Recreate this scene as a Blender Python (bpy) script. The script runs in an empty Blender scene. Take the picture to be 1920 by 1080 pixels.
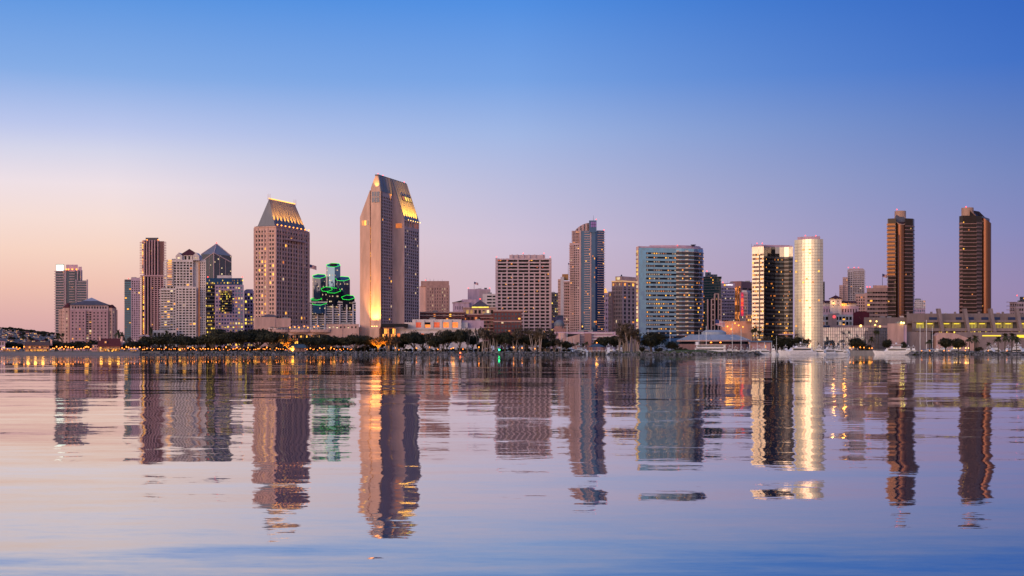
import bpy, math, random
import numpy as np
from mathutils import Vector, Matrix
R = math.radians
random.seed(7)
SC = bpy.context.scene
COL = SC.collection

# ------------------------------------------------------------------ camera
F, HY, CZ = 2400.0, 656.5, 3.5          # focal length and horizon row in photo pixels, eye height in metres
cam = bpy.data.cameras.new('camera'); cam.sensor_width = 36.0; cam.lens = 36.0 * F / 1920
cam.shift_y = (HY - 540) / 1920; cam.clip_start = 0.5; cam.clip_end = 30000
camo = bpy.data.objects.new('camera', cam); COL.objects.link(camo)
camo.location = (0, 0, CZ); camo.rotation_euler = (R(90), 0, 0)
SC.camera = camo

# ------------------------------------------------------------------ sky, sun, exposure
SUN_AZ, SUN_EL = -138.0, 1.5             # behind the viewer's left shoulder, on the horizon
def s2l(c):
    return tuple((x/255/12.92 if x/255 <= .04045 else ((x/255+.055)/1.055)**2.4) for x in c)
w = bpy.data.worlds.new('World'); SC.world = w; w.use_nodes = True
nt = w.node_tree; nt.nodes.clear()
def N(t, **k):
    n = nt.nodes.new(t)
    for a, v in k.items(): setattr(n, a, v)
    return n
def L(a, b): nt.links.new(a, b)
def MATH(op, a, b=None, c=None):
    n = N('ShaderNodeMath', operation=op)
    for i, x in enumerate((a, b, c)):
        if x is None: continue
        if isinstance(x, (int, float)): n.inputs[i].default_value = x
        else: L(x, n.inputs[i])
    return n.outputs[0]
tc = N('ShaderNodeTexCoord'); sep = N('ShaderNodeSeparateXYZ'); L(tc.outputs['Generated'], sep.inputs[0])
el = MATH('DIVIDE', MATH('ARCSINE', sep.outputs[2]), math.pi/2)          # 0 horizon .. 1 zenith
hyp = MATH('SQRT', MATH('ADD', MATH('MULTIPLY', sep.outputs[0], sep.outputs[0]), MATH('ADD', MATH('MULTIPLY', sep.outputs[1], sep.outputs[1]), 1e-6)))
ax, ay = math.sin(R(SUN_AZ+180)), math.cos(R(SUN_AZ+180))                # antisolar direction
dot = MATH('DIVIDE', MATH('ADD', MATH('MULTIPLY', sep.outputs[0], ax), MATH('MULTIPLY', sep.outputs[1], ay)), hyp)
tt = MATH('MULTIPLY', MATH('SUBTRACT', 1.0, dot), .5)                    # 0 away from the sunset, 1 at it
def ramp(stops, lin=False):
    n = N('ShaderNodeValToRGB'); L(el, n.inputs[0]); cr = n.color_ramp; cr.interpolation = 'EASE' if False else 'LINEAR'
    while len(cr.elements) > 1: cr.elements.remove(cr.elements[-1])
    for i, (y, c) in enumerate(stops):
        p = y if lin else math.degrees(math.atan((HY-y)/F))/90
        e = cr.elements[0] if i == 0 else cr.elements.new(p)
        e.position = p; c = c if lin else s2l(c); e.color = (*c, 1)
    return n.outputs[0]
ZEN = (60, 96, 166)
r_right = ramp([(640,(150,133,168)),(550,(146,134,177)),(450,(128,133,187)),(350,(111,130,189)),(250,(86,120,191)),(150,(52,107,196)),(0,(30,94,190)),(-700,ZEN)])
r_mid = ramp([(640,(203,178,192)),(520,(205,184,202)),(450,(204,190,213)),(350,(184,186,219)),(250,(157,180,227)),(150,(115,160,227)),(0,(73,139,224)),(-700,(66,106,180))])
r_left = ramp([(640,(210,164,166)),(600,(221,174,171)),(540,(237,193,179)),(480,(244,210,195)),(420,(243,219,213)),(360,(236,222,229)),(300,(210,211,233)),(260,(186,197,235)),(160,(130,170,229)),(0,(80,144,223)),(-700,(78,114,182))])
r_sun = ramp([(0,(.84,.50,.31)),(.05,(.90,.65,.44)),(.13,(.82,.69,.55)),(.28,(.45,.46,.54)),(.55,(.16,.25,.46)),(1,(.06,.13,.34))], True)
def mixc(fac, a, b, lo, hi):
    mr = N('ShaderNodeMapRange', interpolation_type='LINEAR'); L(fac, mr.inputs[0]); mr.inputs[1].default_value = lo; mr.inputs[2].default_value = hi
    m = N('ShaderNodeMix', data_type='RGBA'); L(mr.outputs[0], m.inputs[0]); L(a, m.inputs[6]); L(b, m.inputs[7]); return m.outputs[2]
c = mixc(tt, r_right, r_mid, .03, .128)
c = mixc(tt, c, r_left, .128, .245)
c = mixc(tt, c, r_sun, .60, .97)
gain = N('ShaderNodeMapRange', interpolation_type='SMOOTHSTEP'); L(tt, gain.inputs[0]); gain.inputs[1].default_value = .6; gain.inputs[2].default_value = 1.0; gain.inputs[3].default_value = 1.0; gain.inputs[4].default_value = 2.2
bg = N('ShaderNodeBackground'); L(c, bg.inputs[0]); L(gain.outputs[0], bg.inputs[1])
sky = N('ShaderNodeTexSky', sky_type='NISHITA'); sky.sun_disc = False; sky.sun_elevation = R(SUN_EL); sky.sun_rotation = R(SUN_AZ); sky.altitude = 0; sky.air_density = 1.3
bg2 = N('ShaderNodeBackground'); L(sky.outputs[0], bg2.inputs[0]); bg2.inputs[1].default_value = .015
add = N('ShaderNodeAddShader'); L(bg.outputs[0], add.inputs[0]); L(bg2.outputs[0], add.inputs[1])
out = N('ShaderNodeOutputWorld'); L(add.outputs[0], out.inputs[0])

sl = bpy.data.lights.new('sun', 'SUN'); sl.energy = 1.6; sl.angle = R(40); sl.color = (1, .56, .36)
so = bpy.data.objects.new('sun', sl); COL.objects.link(so)
sd = Vector((math.sin(R(SUN_AZ))*math.cos(R(9)), math.cos(R(SUN_AZ))*math.cos(R(9)), math.sin(R(9))))
so.rotation_euler = sd.to_track_quat('Z', 'Y').to_euler(); so.location = (-600, -900, 300)

vs = SC.view_settings; vs.view_transform = 'Standard'; vs.look = 'None'; vs.exposure = 0; vs.gamma = 1; vs.use_curve_mapping = False
cy = SC.cycles; cy.use_denoising = True; cy.max_bounces = 6; cy.glossy_bounces = 4; cy.diffuse_bounces = 2; cy.sample_clamp_indirect = 6; cy.caustics_reflective = False; cy.caustics_refractive = False

# ------------------------------------------------------------------ materials
MATS = {}
class NT:
    def __init__(s, name):
        m = bpy.data.materials.new(name); m.use_nodes = True; s.m = m; s.t = m.node_tree
        s.p = s.t.nodes['Principled BSDF']
    def n(s, t, **k):
        x = s.t.nodes.new(t)
        for a, v in k.items(): setattr(x, a, v)
        return x
    def l(s, a, b): s.t.links.new(a, b)
    def math(s, op, a, b=None):
        x = s.n('ShaderNodeMath', operation=op)
        for i, q in enumerate((a, b)):
            if q is None: continue
            if isinstance(q, (int, float)): x.inputs[i].default_value = q
            else: s.l(q, x.inputs[i])
        return x.outputs[0]
def stone(name, c, rough=.85, var=.18, scale=.12, streak=True):
    """weathered matt surface: broad blotches, rain streaks and fine grain"""
    if name in MATS: return MATS[name]
    q = NT(name); tcn = q.n('ShaderNodeTexCoord'); mp = q.n('ShaderNodeMapping'); q.l(tcn.outputs['Object'], mp.inputs[0])
    mp.inputs['Scale'].default_value = (1, 1, .18 if streak else 1)
    a = q.n('ShaderNodeTexNoise'); q.l(mp.outputs[0], a.inputs[0]); a.inputs['Scale'].default_value = scale*3; a.inputs['Detail'].default_value = 5
    b = q.n('ShaderNodeTexNoise'); q.l(tcn.outputs['Object'], b.inputs[0]); b.inputs['Scale'].default_value = scale*20; b.inputs['Detail'].default_value = 3
    f = q.math('ADD', q.math('MULTIPLY', a.outputs[0], .75), q.math('MULTIPLY', b.outputs[0], .25))
    cr = q.n('ShaderNodeValToRGB'); q.l(f, cr.inputs[0]); e = cr.color_ramp.elements
    e[0].position = .32; e[1].position = .68
    e[0].color = (*[x*(1-var) for x in c], 1); e[1].color = (*[min(1, x*(1+var)) for x in c], 1)
    q.l(cr.outputs[0], q.p.inputs['Base Color']); q.p.inputs['Roughness'].default_value = rough
    q.p.inputs['Specular IOR Level'].default_value = .3
    MATS[name] = q.m; return q.m
def glassm(name, c, rough=.06, metal=0.0, tilt=.02, cell=(1.6, 3.4), ior=1.5, perobj=False):
    """reflective glazing whose panels are each set a hair out of true"""
    if name in MATS: return MATS[name]
    q = NT(name); q.p.inputs['Base Color'].default_value = (*c, 1); q.p.inputs['Roughness'].default_value = rough
    q.p.inputs['Metallic'].default_value = metal; q.p.inputs['IOR'].default_value = ior
    if perobj:
        oi = q.n('ShaderNodeObjectInfo'); wn = q.n('ShaderNodeTexWhiteNoise', noise_dimensions='1D'); q.l(oi.outputs['Random'], wn.inputs['W'])
        hs = q.n('ShaderNodeValToRGB'); q.l(oi.outputs['Random'], hs.inputs[0]); e = hs.color_ramp.elements
        e[0].color = (*[x*.6 for x in c], 1); e[1].color = (*[x*1.5 for x in c], 1); e[1].position = .85
        e[1].position = .7; x = hs.color_ramp.elements.new(.86); x.color = (.10, .09, .085, 1); x = hs.color_ramp.elements.new(.97); x.color = (.22, .19, .17, 1)
        q.l(hs.outputs[0], q.p.inputs['Base Color'])
    else:
        g = q.n('ShaderNodeNewGeometry'); sn = q.n('ShaderNodeVectorMath', operation='SNAP'); q.l(g.outputs['Position'], sn.inputs[0])
        sn.inputs[1].default_value = (cell[0], cell[0], cell[1]); wn = q.n('ShaderNodeTexWhiteNoise', noise_dimensions='3D'); q.l(sn.outputs[0], wn.inputs['Vector'])
    g = q.n('ShaderNodeNewGeometry')
    sb = q.n('ShaderNodeVectorMath', operation='SUBTRACT'); q.l(wn.outputs['Color'], sb.inputs[0]); sb.inputs[1].default_value = (.5, .5, .5)
    sc = q.n('ShaderNodeVectorMath', operation='SCALE'); q.l(sb.outputs[0], sc.inputs[0]); sc.inputs['Scale'].default_value = tilt*2
    ns = q.n('ShaderNodeTexNoise'); ns.inputs['Scale'].default_value = .35; q.l(g.outputs['Position'], ns.inputs[0])
    sb2 = q.n('ShaderNodeVectorMath', operation='SUBTRACT'); q.l(ns.outputs['Color'], sb2.inputs[0]); sb2.inputs[1].default_value = (.5, .5, .5)
    sc2 = q.n('ShaderNodeVectorMath', operation='SCALE'); q.l(sb2.outputs[0], sc2.inputs[0]); sc2.inputs['Scale'].default_value = tilt*1.5
    ad = q.n('ShaderNodeVectorMath', operation='ADD'); q.l(g.outputs['Normal'], ad.inputs[0]); q.l(sc.outputs[0], ad.inputs[1])
    ad2 = q.n('ShaderNodeVectorMath', operation='ADD'); q.l(ad.outputs[0], ad2.inputs[0]); q.l(sc2.outputs[0], ad2.inputs[1])
    no = q.n('ShaderNodeVectorMath', operation='NORMALIZE'); q.l(ad2.outputs[0], no.inputs[0]); q.l(no.outputs[0], q.p.inputs['Normal'])
    MATS[name] = q.m; return q.m
def litm(name, c, s, var=True):
    """a window with the lamps on behind it, or a lamp's own glass"""
    if name in MATS: return MATS[name]
    q = NT(name); q.p.inputs['Base Color'].default_value = (.05, .05, .05, 1); q.p.inputs['Roughness'].default_value = .3
    q.p.inputs['Emission Color'].default_value = (*c, 1); q.p.inputs['Emission Strength'].default_value = s
    if var:
        oi = q.n('ShaderNodeObjectInfo'); g = q.n('ShaderNodeNewGeometry'); ns = q.n('ShaderNodeTexNoise'); ns.inputs['Scale'].default_value = .8; q.l(g.outputs['Position'], ns.inputs[0])
        mr = q.n('ShaderNodeMapRange'); q.l(oi.outputs['Random'], mr.inputs[0]); mr.inputs[3].default_value = .3*s; mr.inputs[4].default_value = 1.5*s
        q.l(q.math('MULTIPLY', mr.outputs[0], q.math('ADD', q.math('MULTIPLY', ns.outputs[0], 1.4), .3)), q.p.inputs['Emission Strength'])
        hs = q.n('ShaderNodeHueSaturation'); hs.inputs['Color'].default_value = (*c, 1); q.l(q.math('ADD', q.math('MULTIPLY', oi.outputs['Random'], .05), .47), hs.inputs['Hue'])
        q.l(hs.outputs[0], q.p.inputs['Emission Color'])
    q.m.cycles.emission_sampling = 'NONE'
    MATS[name] = q.m; return q.m
def plain(name, c, rough=.5, metal=0.0):
    if name in MATS: return MATS[name]
    q = NT(name); ns = q.n('ShaderNodeTexNoise'); ns.inputs['Scale'].default_value = 1.7; ns.inputs['Detail'].default_value = 4
    tcn = q.n('ShaderNodeTexCoord'); q.l(tcn.outputs['Object'], ns.inputs[0])
    cr = q.n('ShaderNodeValToRGB'); q.l(ns.outputs[0], cr.inputs[0]); e = cr.color_ramp.elements
    e[0].color = (*[x*.8 for x in c], 1); e[1].color = (*[min(1, x*1.15) for x in c], 1); e[0].position = .3; e[1].position = .7
    q.l(cr.outputs[0], q.p.inputs['Base Color']); q.p.inputs['Roughness'].default_value = rough; q.p.inputs['Metallic'].default_value = metal
    MATS[name] = q.m; return q.m

GL = glassm('window_glass', (.014, .015, .022), .08, 0, .02, perobj=True, ior=1.2)
GLB = glassm('blue_glass', (.06, .14, .25), .05, .55, .012)
GLD = glassm('dark_glass', (.012, .014, .022), .06, .0, .015, ior=1.2)
GLT = glassm('teal_glass', (.028, .046, .095), .06, .4, .02)
GLM = glassm('mirror_glass', (.43, .40, .36), .22, .9, .016, (1.7, 3.6))
GLMB = glassm('blue_mirror_glass', (.24, .37, .52), .05, .75, .010, (1.7, 3.6))
GLZ = glassm('bronze_glass', (.13, .055, .034), .30, .75, .012)
LIT = litm('lit_window', (1, .38, .045), 1.4)
LITY = litm('lit_office_window', (1, .66, .09), 1.15)
LITP = litm('pale_lit_window', (1, .72, .42), .75)
LITR = litm('red_orange_lit_window', (1, .22, .03), 1.2)
LAMP = litm('lamp_glass', (1, .26, .03), 4.2, False)
LAMPW = litm('white_lamp_glass', (1, .58, .15), 4, False)
REDL = litm('red_beacon_glass', (1, .06, .05), 4, False)
GREENL = litm('green_neon', (.02, 1, .06), 1.6, False)
LITD = litm('dim_lit_window', (1, .46, .13), .32)

# ------------------------------------------------------------------ mesh builder
class MB:
    def __init__(s): s.v = []; s.f = []; s.mi = []
    def add(s, v, f, mi=0):
        o = len(s.v); s.v += [tuple(x) for x in v]; s.f += [tuple(i+o for i in q) for q in f]; s.mi += [mi]*len(f); return s
    def box(s, x0, x1, y0, y1, z0, z1, mi=0):
        return s.prism([(x0, y0), (x1, y0), (x1, y1), (x0, y1)], z0, z1, mi)
    def prism(s, p, z0, z1, mi=0, top=True, bot=True):
        n = len(p); zt = z1 if isinstance(z1, (list, tuple)) else [z1]*n
        v = [(x, y, z0) for x, y in p] + [(x, y, zt[i]) for i, (x, y) in enumerate(p)]
        f = [(i, (i+1) % n, n+(i+1) % n, n+i) for i in range(n)]
        if top: f.append(tuple(range(n, 2*n)))
        if bot: f.append(tuple(range(n-1, -1, -1)))
        return s.add(v, f, mi)
    def quad(s, a, b, c, d, mi=0): return s.add([a, b, c, d], [(0, 1, 2, 3)], mi)
    def tube(s, p, q, r0, r1=None, n=6, mi=0, cap=True):
        p = Vector(p); q = Vector(q); r1 = r0 if r1 is None else r1; d = (q-p).normalized()
        a = d.orthogonal().normalized(); b = d.cross(a); v = []
        for c, r in ((p, r0), (q, r1)):
            for i in range(n):
                t = 2*math.pi*i/n; v.append(c + a*math.cos(t)*r + b*math.sin(t)*r)
        f = [(i, (i+1) % n, n+(i+1) % n, n+i) for i in range(n)]
        if cap: f += [tuple(range(n-1, -1, -1)), tuple(range(n, 2*n))]
        return s.add(v, f, mi)
    def cone(s, x, y, z0, z1, r0, r1, n=12, mi=0, sy=1.0, rot=0):
        p = [(x+r0*math.cos(2*math.pi*i/n+rot), y+sy*r0*math.sin(2*math.pi*i/n+rot), z0) for i in range(n)] + [(x+r1*math.cos(2*math.pi*i/n+rot), y+sy*r1*math.sin(2*math.pi*i/n+rot), z1) for i in range(n)]
        return s.add(p, [(i, (i+1) % n, n+(i+1) % n, n+i) for i in range(n)] + [tuple(range(n-1, -1, -1)), tuple(range(n, 2*n))], mi)
    def ball(s, x, y, z, r, mi=0, n=8, m=5, sz=1.0):
        v = [(x, y, z-r*sz)]; 
        for j in range(1, m):
            a = -math.pi/2 + math.pi*j/m
            v += [(x+r*math.cos(a)*math.cos(2*math.pi*i/n), y+r*math.cos(a)*math.sin(2*math.pi*i/n), z+r*sz*math.sin(a)) for i in range(n)]
        v.append((x, y, z+r*sz)); f = [(0, 1+(i+1) % n, 1+i) for i in range(n)]
        for j in range(m-2):
            f += [(1+j*n+i, 1+j*n+(i+1) % n, 1+(j+1)*n+(i+1) % n, 1+(j+1)*n+i) for i in range(n)]
        k = 1+(m-2)*n; f += [(k+i, k+(i+1) % n, len(v)-1) for i in range(n)]
        return s.add(v, f, mi)
    def mesh(s, name, mats, off=(0, 0, 0), smooth=False):
        me = bpy.data.meshes.new(name); ox, oy, oz = off
        me.from_pydata([(x-ox, y-oy, z-oz) for x, y, z in s.v], [], s.f)
        mats = mats if isinstance(mats, (list, tuple)) else [mats]
        for m in mats: me.materials.append(m)
        if len(mats) > 1: me.polygons.foreach_set('material_index', s.mi)
        if smooth: me.polygons.foreach_set('use_smooth', [True]*len(s.f))
        me.update(); return me
    def build(s, name, mats, parent=None, smooth=False):
        """one object; the vertices are in world space, the parent's base is taken off"""
        o = bpy.data.objects.new(name, s.mesh(name, mats, BASE.get(parent.name, (0, 0, 0)) if parent else (0, 0, 0), smooth)); COL.objects.link(o)
        if parent: o.parent = parent
        return o
BASE = {}
def thing(name, label, cat, loc, group=None):
    o = bpy.data.objects.new(name, None); COL.objects.link(o); o.empty_display_size = 1
    o.location = loc; o['label'] = label; o['category'] = cat
    if group: o['group'] = group
    BASE[o.name] = tuple(loc); return o
def tag(o, label, cat, group=None):
    o['label'] = label; o['category'] = cat
    if group: o['group'] = group
    return o
def struct(o, k='structure'): o['kind'] = k; return o
def link_copy(src, loc, rotz=0, scale=1, parent=None):
    c = src.copy(); COL.objects.link(c); c.parent = parent; c.location = loc; c.rotation_euler = (0, 0, rotz)
    c.scale = (scale, scale, scale) if isinstance(scale, (int, float)) else scale
    return c
def copy_tree(src, loc, rotz=0, scale=1):
    r = link_copy(src, loc, rotz, scale)
    for ch in src.children:
        c = ch.copy(); COL.objects.link(c); c.parent = r
        for g in ch.children:
            d = g.copy(); COL.objects.link(d); d.parent = c
    return r

def X(px, d): return (px-960)/F*d
def Z(py, d): return CZ+(HY-py)/F*d
G = 3.0
def hit(P, dr, px):
    """how far to walk from P along dr until the sight line of column px is met"""
    k = (px-960)/F; return (k*P[1]-P[0])/(dr[0]-k*dr[1])
def mv(P, dr, s): return (P[0]+dr[0]*s, P[1]+dr[1]*s)
def corner(xc, xl, xr, d, th, l=None, r=None):
    """plan of a block seen over a corner: [left, corner, right, back]"""
    C = (X(xc, d), d); dl = (-math.cos(R(th)), math.sin(R(th))); dr = (math.sin(R(th)), math.cos(R(th)))
    l = l or hit(C, dl, xl); r = r or hit(C, dr, xr)
    Lp = mv(C, dl, l); Rp = mv(C, dr, r); return [Lp, C, Rp, mv(Lp, dr, r)]
def front(x0, x1, d, depth, th=0):
    P = (X(x0, d), d); dr = (math.cos(R(th)), math.sin(R(th))); Q = mv(P, dr, hit(P, dr, x1))
    ex = lambda q: (q[0]*(1+depth/q[1]), q[1]+depth)      # flanks follow the viewer's sight lines, shaped so the sides stay hidden
    return [P, Q, ex(Q), ex(P)]
def inset(p, a):
    """shrink a convex counter-clockwise plan by a metres"""
    n = len(p); out = []
    for i in range(n):
        A, B, C = p[i-1], p[i], p[(i+1) % n]
        def nn(P, Q):
            dx, dy = Q[0]-P[0], Q[1]-P[1]; m = math.hypot(dx, dy) or 1; return (-dy/m, dx/m)
        n1, n2 = nn(A, B), nn(B, C); k = 1+n1[0]*n2[0]+n1[1]*n2[1]; k = max(k, .3)
        out.append((B[0]+(n1[0]+n2[0])/k*a, B[1]+(n1[1]+n2[1])/k*a))
    return out

_um = {}
def unit_pane(m):
    if m.name not in _um:
        b = MB().box(-.5, .5, -.06, .06, -.5, .5); _um[m.name] = b.mesh('window', m)
    return _um[m.name]

class Bld:
    def __init__(s, name, label, poly_or_pt, cat='building', group=None, z=G):
        if isinstance(poly_or_pt[0], (tuple, list)):
            cx = sum(p[0] for p in poly_or_pt)/len(poly_or_pt); cyy = sum(p[1] for p in poly_or_pt)/len(poly_or_pt)
        else: cx, cyy = poly_or_pt
        s.o = thing(name, label, cat, (cx, cyy, z), group); s.base = (cx, cyy, z); s.panes = []; s.walls = {}; s.z = z; s.blk = 0
    def w(s, m, name='wall'):
        k = (name, m.name, s.blk)
        if k not in s.walls: s.walls[k] = (MB(), m)
        return s.walls[k][0]
    def part(s, name, mb, m, parent=None, smooth=False):
        if parent is None: return mb.build(name, m, s.o, smooth)
        o = bpy.data.objects.new(name, mb.mesh(name, m, s.base, smooth)); COL.objects.link(o); o.parent = parent; return o
    def prism(s, name, poly, z0, z1, m, parent=None): return s.part(name, MB().prism(poly, z0, z1), m, parent)
    def pane(s, c, wd, h, rz, m, sc=1): s.panes.append((c, wd, h, rz, m))
    def face(s, P, Q, z0, z1, nc, nr, wf=.6, hf=.6, m=None, lit=.06, mg=(1, 1, 1, 1), dep=.45, g=None, lm=None, skip=None, litf=None, wn='wall'):
        """one facade from P to Q (left to right seen from outside) with recessed windows and a pane in each"""
        W = math.hypot(Q[0]-P[0], Q[1]-P[1]); du = ((Q[0]-P[0])/W, (Q[1]-P[1])/W); n = (du[1], -du[0]); rz = math.atan2(du[1], du[0])
        g = g or GL; lm = lm or LIT; wl = s.w(m, wn)
        def pt(u, z, d=0): return (P[0]+du[0]*u-n[0]*d, P[1]+du[1]*u-n[1]*d, z)
        def q(u0, u1, a, b):
            if u1-u0 > 1e-4 and b-a > 1e-4: wl.quad(pt(u0, a), pt(u1, a), pt(u1, b), pt(u0, b))
        if nc == 0 or nr == 0: q(0, W, z0, z1); return
        ml, mr, mb_, mt = mg; cw = (W-ml-mr)/nc; rh = (z1-z0-mb_-mt)/nr
        zp = z0
        for j in range(nr):
            a = z0+mb_+rh*(j+.5)-rh*hf/2; b = a+rh*hf; q(0, W, zp, a); zp = b; up = 0
            for i in range(nc):
                if skip and skip(i, j): continue
                u0 = ml+cw*(i+.5)-cw*wf/2; u1 = u0+cw*wf; q(up, u0, a, b); up = u1
                wl.quad(pt(u0, a), pt(u0, b), pt(u0, b, dep), pt(u0, a, dep)); wl.quad(pt(u1, a), pt(u1, a, dep), pt(u1, b, dep), pt(u1, b))
                wl.quad(pt(u0, a), pt(u0, a, dep), pt(u1, a, dep), pt(u1, a)); wl.quad(pt(u0, b), pt(u1, b), pt(u1, b, dep), pt(u0, b, dep))
                isl = litf(i, j) if litf else random.random() < lit
                pm = (isl if hasattr(isl, 'name') else lm) if isl else g
                if isl and pm in (LIT, LITY):
                    rv = random.random(); pm = LITD if rv < .18 else LITP if rv < .34 else pm
                if isl and random.random() < .3:        # blind half drawn
                    k_ = random.uniform(.35, .7); zc = a+(b-a)*k_; s.pane(pt((u0+u1)/2, (a+zc)/2, dep), u1-u0, zc-a, rz, pm); s.pane(pt((u0+u1)/2, (zc+b)/2, dep), u1-u0, b-zc, rz, g)
                else: s.pane(pt((u0+u1)/2, (a+b)/2, dep), u1-u0, b-a, rz, pm)
            q(up, W, a, b)
        q(0, W, zp, z1)
    def block(s, poly, z0, z1, m, specs, roof=None, parapet=.9):
        """a walled block: poly [left, corner, right, back]; specs gives a facade for each of its sides (None = plain)"""
        s.blk += 1; n = len(poly)
        for i in range(n):
            sp = specs[i] if i < len(specs) else None
            if sp == 0: continue
            if sp: s.face(poly[i], poly[(i+1) % n], z0, z1, m=m, **sp)
            else: s.face(poly[i], poly[(i+1) % n], z0, z1, 0, 0, m=m)
        ip = inset(poly, .5)
        wl = s.w(m)
        wl.add([(x, y, z1) for x, y in poly]+[(x, y, z1) for x, y in ip], [(i, (i+1) % n, n+(i+1) % n, n+i) for i in range(n)])
        wl.add([(x, y, z1) for x, y in ip]+[(x, y, z1-parapet) for x, y in ip], [(i, n+i, n+(i+1) % n, (i+1) % n) for i in range(n)])
        s.w(roof or stone('flat_roof', (.20, .19, .19)), 'roof').add([(x, y, z1-parapet) for x, y in ip], [tuple(range(n))])
        cx = sum(q[0] for q in poly)/n; cyy = sum(q[1] for q in poly)/n; w0 = min(math.hypot(poly[i][0]-poly[i-1][0], poly[i][1]-poly[i-1][1]) for i in range(n))
        if w0 > 9 and z1 > 16:                # air handlers and aerials on the flat roof
            for _ in range(2):
                ux, uy = cx+random.uniform(-.28, .28)*w0, cyy+random.uniform(-.2, .1)*w0; a, b_, h = random.uniform(1, 2.6), random.uniform(1, 2), random.uniform(1.6, 2.7)
                s.part('roof_unit', MB().box(ux-a, ux+a, uy-b_, uy+b_, z1-parapet, z1-parapet+h), stone('roof_unit_metal', (.26, .25, .26), .6))
            if random.random() < .6: s.mast(cx+random.uniform(-.3, .3)*w0, cyy, z1-parapet, random.uniform(3, 6), .10)
    def stack(s, name, path, zs, h, outw, m, inw=.25, closed=False):
        """the same slab or spandrel repeated up a facade, each one a part"""
        n = len(path); nr = []
        for i in range(n):
            ds = []
            if i > 0 or closed: ds.append((path[i][0]-path[i-1][0], path[i][1]-path[i-1][1]))
            if i < n-1 or closed: ds.append((path[(i+1) % n][0]-path[i][0], path[(i+1) % n][1]-path[i][1]))
            ns = [(d[1]/math.hypot(*d), -d[0]/math.hypot(*d)) for d in ds]
            if len(ns) == 1: nr.append(ns[0])
            else:
                k = max(.3, 1+ns[0][0]*ns[1][0]+ns[0][1]*ns[1][1]); nr.append(((ns[0][0]+ns[1][0])/k, (ns[0][1]+ns[1][1])/k))
        mb = MB(); v = []
        for (x, y), (a, b) in zip(path, nr):
            v += [(x-a*inw, y-b*inw, 0), (x+a*outw, y+b*outw, 0), (x+a*outw, y+b*outw, h), (x-a*inw, y-b*inw, h)]
        f = []
        for i in range(n if closed else n-1):
            a = 4*i; b = 4*((i+1) % n)
            for k in range(4): f.append((a+k, b+k, b+(k+1) % 4, a+(k+1) % 4))
        if not closed: f += [(3, 2, 1, 0), (4*n-4, 4*n-3, 4*n-2, 4*n-1)]
        mb.add(v, f); me = mb.mesh(name, m, (s.base[0], s.base[1], 0))
        for z in zs:
            o = bpy.data.objects.new(name, me); COL.objects.link(o); o.parent = s.o; o.location = (0, 0, z-s.base[2])
    def litrow(s, P, Q, zs, h, n, prob, m=None, wf=.7, off=.08, g=None, g_prob=0):
        W = math.hypot(Q[0]-P[0], Q[1]-P[1]); du = ((Q[0]-P[0])/W, (Q[1]-P[1])/W); nn = (du[1], -du[0]); rz = math.atan2(du[1], du[0])
        for z in zs:
            for i in range(n):
                r = random.random()
                if r < prob or r < prob+g_prob:
                    u = W*(i+.5)/n; mm = (m or LIT); rv = random.random(); mm = LITD if rv < .3 and mm in (LIT, LITY) else mm; s.pane((P[0]+du[0]*u+nn[0]*off, P[1]+du[1]*u+nn[1]*off, z), W/n*wf*random.uniform(.55, 1.15), h*random.uniform(.6, 1), rz, mm if r < prob else g)
    def beacon(s, x, y, z, r=.55):
        mb = MB(); mb.tube((x, y, z), (x, y, z+1.0), .12, n=5); p = s.part('beacon_mast', mb, plain('dark_steel', (.06, .06, .07), .5, .6))
        s.part('beacon', MB().ball(x, y, z+1.2, r, n=6, m=4), REDL, p)
    def mast(s, x, y, z, h, r=.15): s.part('antenna', MB().tube((x, y, z), (x, y, z+h), r, r*.5, 5), plain('dark_steel', (.06, .06, .07), .5, .6))
    def boxroof(s, poly, z0, h, m, name='plant_room'):
        mb = MB().prism(poly, z0, z0+h); return s.part(name, mb, m)
    def done(s):
        for (nm, _, _), (mb, m) in s.walls.items(): s.part(nm, mb, m)
        ps = s.panes
        if len(ps) > 300:
            order = sorted(range(len(ps)), key=lambda i: (ps[i][4].name.startswith('window_glass'), -ps[i][1]*ps[i][2]*(0.6+.8*random.random())))
            keep = [ps[i] for i in order[:290]]; rest = [ps[i] for i in order[290:]]
            mats = []; mb = MB()
            for c, wd, h, rz, m in rest:
                if m not in mats: mats.append(m)
                du = (math.cos(rz), math.sin(rz)); nn = (du[1]*.06, -du[0]*.06)
                a = (c[0]-du[0]*wd/2, c[1]-du[1]*wd/2); b = (c[0]+du[0]*wd/2, c[1]+du[1]*wd/2)
                mb.prism([(a[0]+nn[0], a[1]+nn[1]), (b[0]+nn[0], b[1]+nn[1]), (b[0]-nn[0], b[1]-nn[1]), (a[0]-nn[0], a[1]-nn[1])], c[2]-h/2, c[2]+h/2, mats.index(m))
            struct(s.part('small_windows', mb, mats), 'stuff')
        else: keep = ps
        for c, wd, h, rz, m in keep:
            o = bpy.data.objects.new('window', unit_pane(m)); COL.objects.link(o); o.parent = s.o
            o.location = (c[0]-s.base[0], c[1]-s.base[1], c[2]-s.base[2]); o.rotation_euler = (0, 0, rz); o.scale = (wd, 1, h)
        return s.o
def rng(a, b, n): return [a+(b-a)*i/(n-1) for i in range(n)] if n > 1 else [a]
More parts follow.
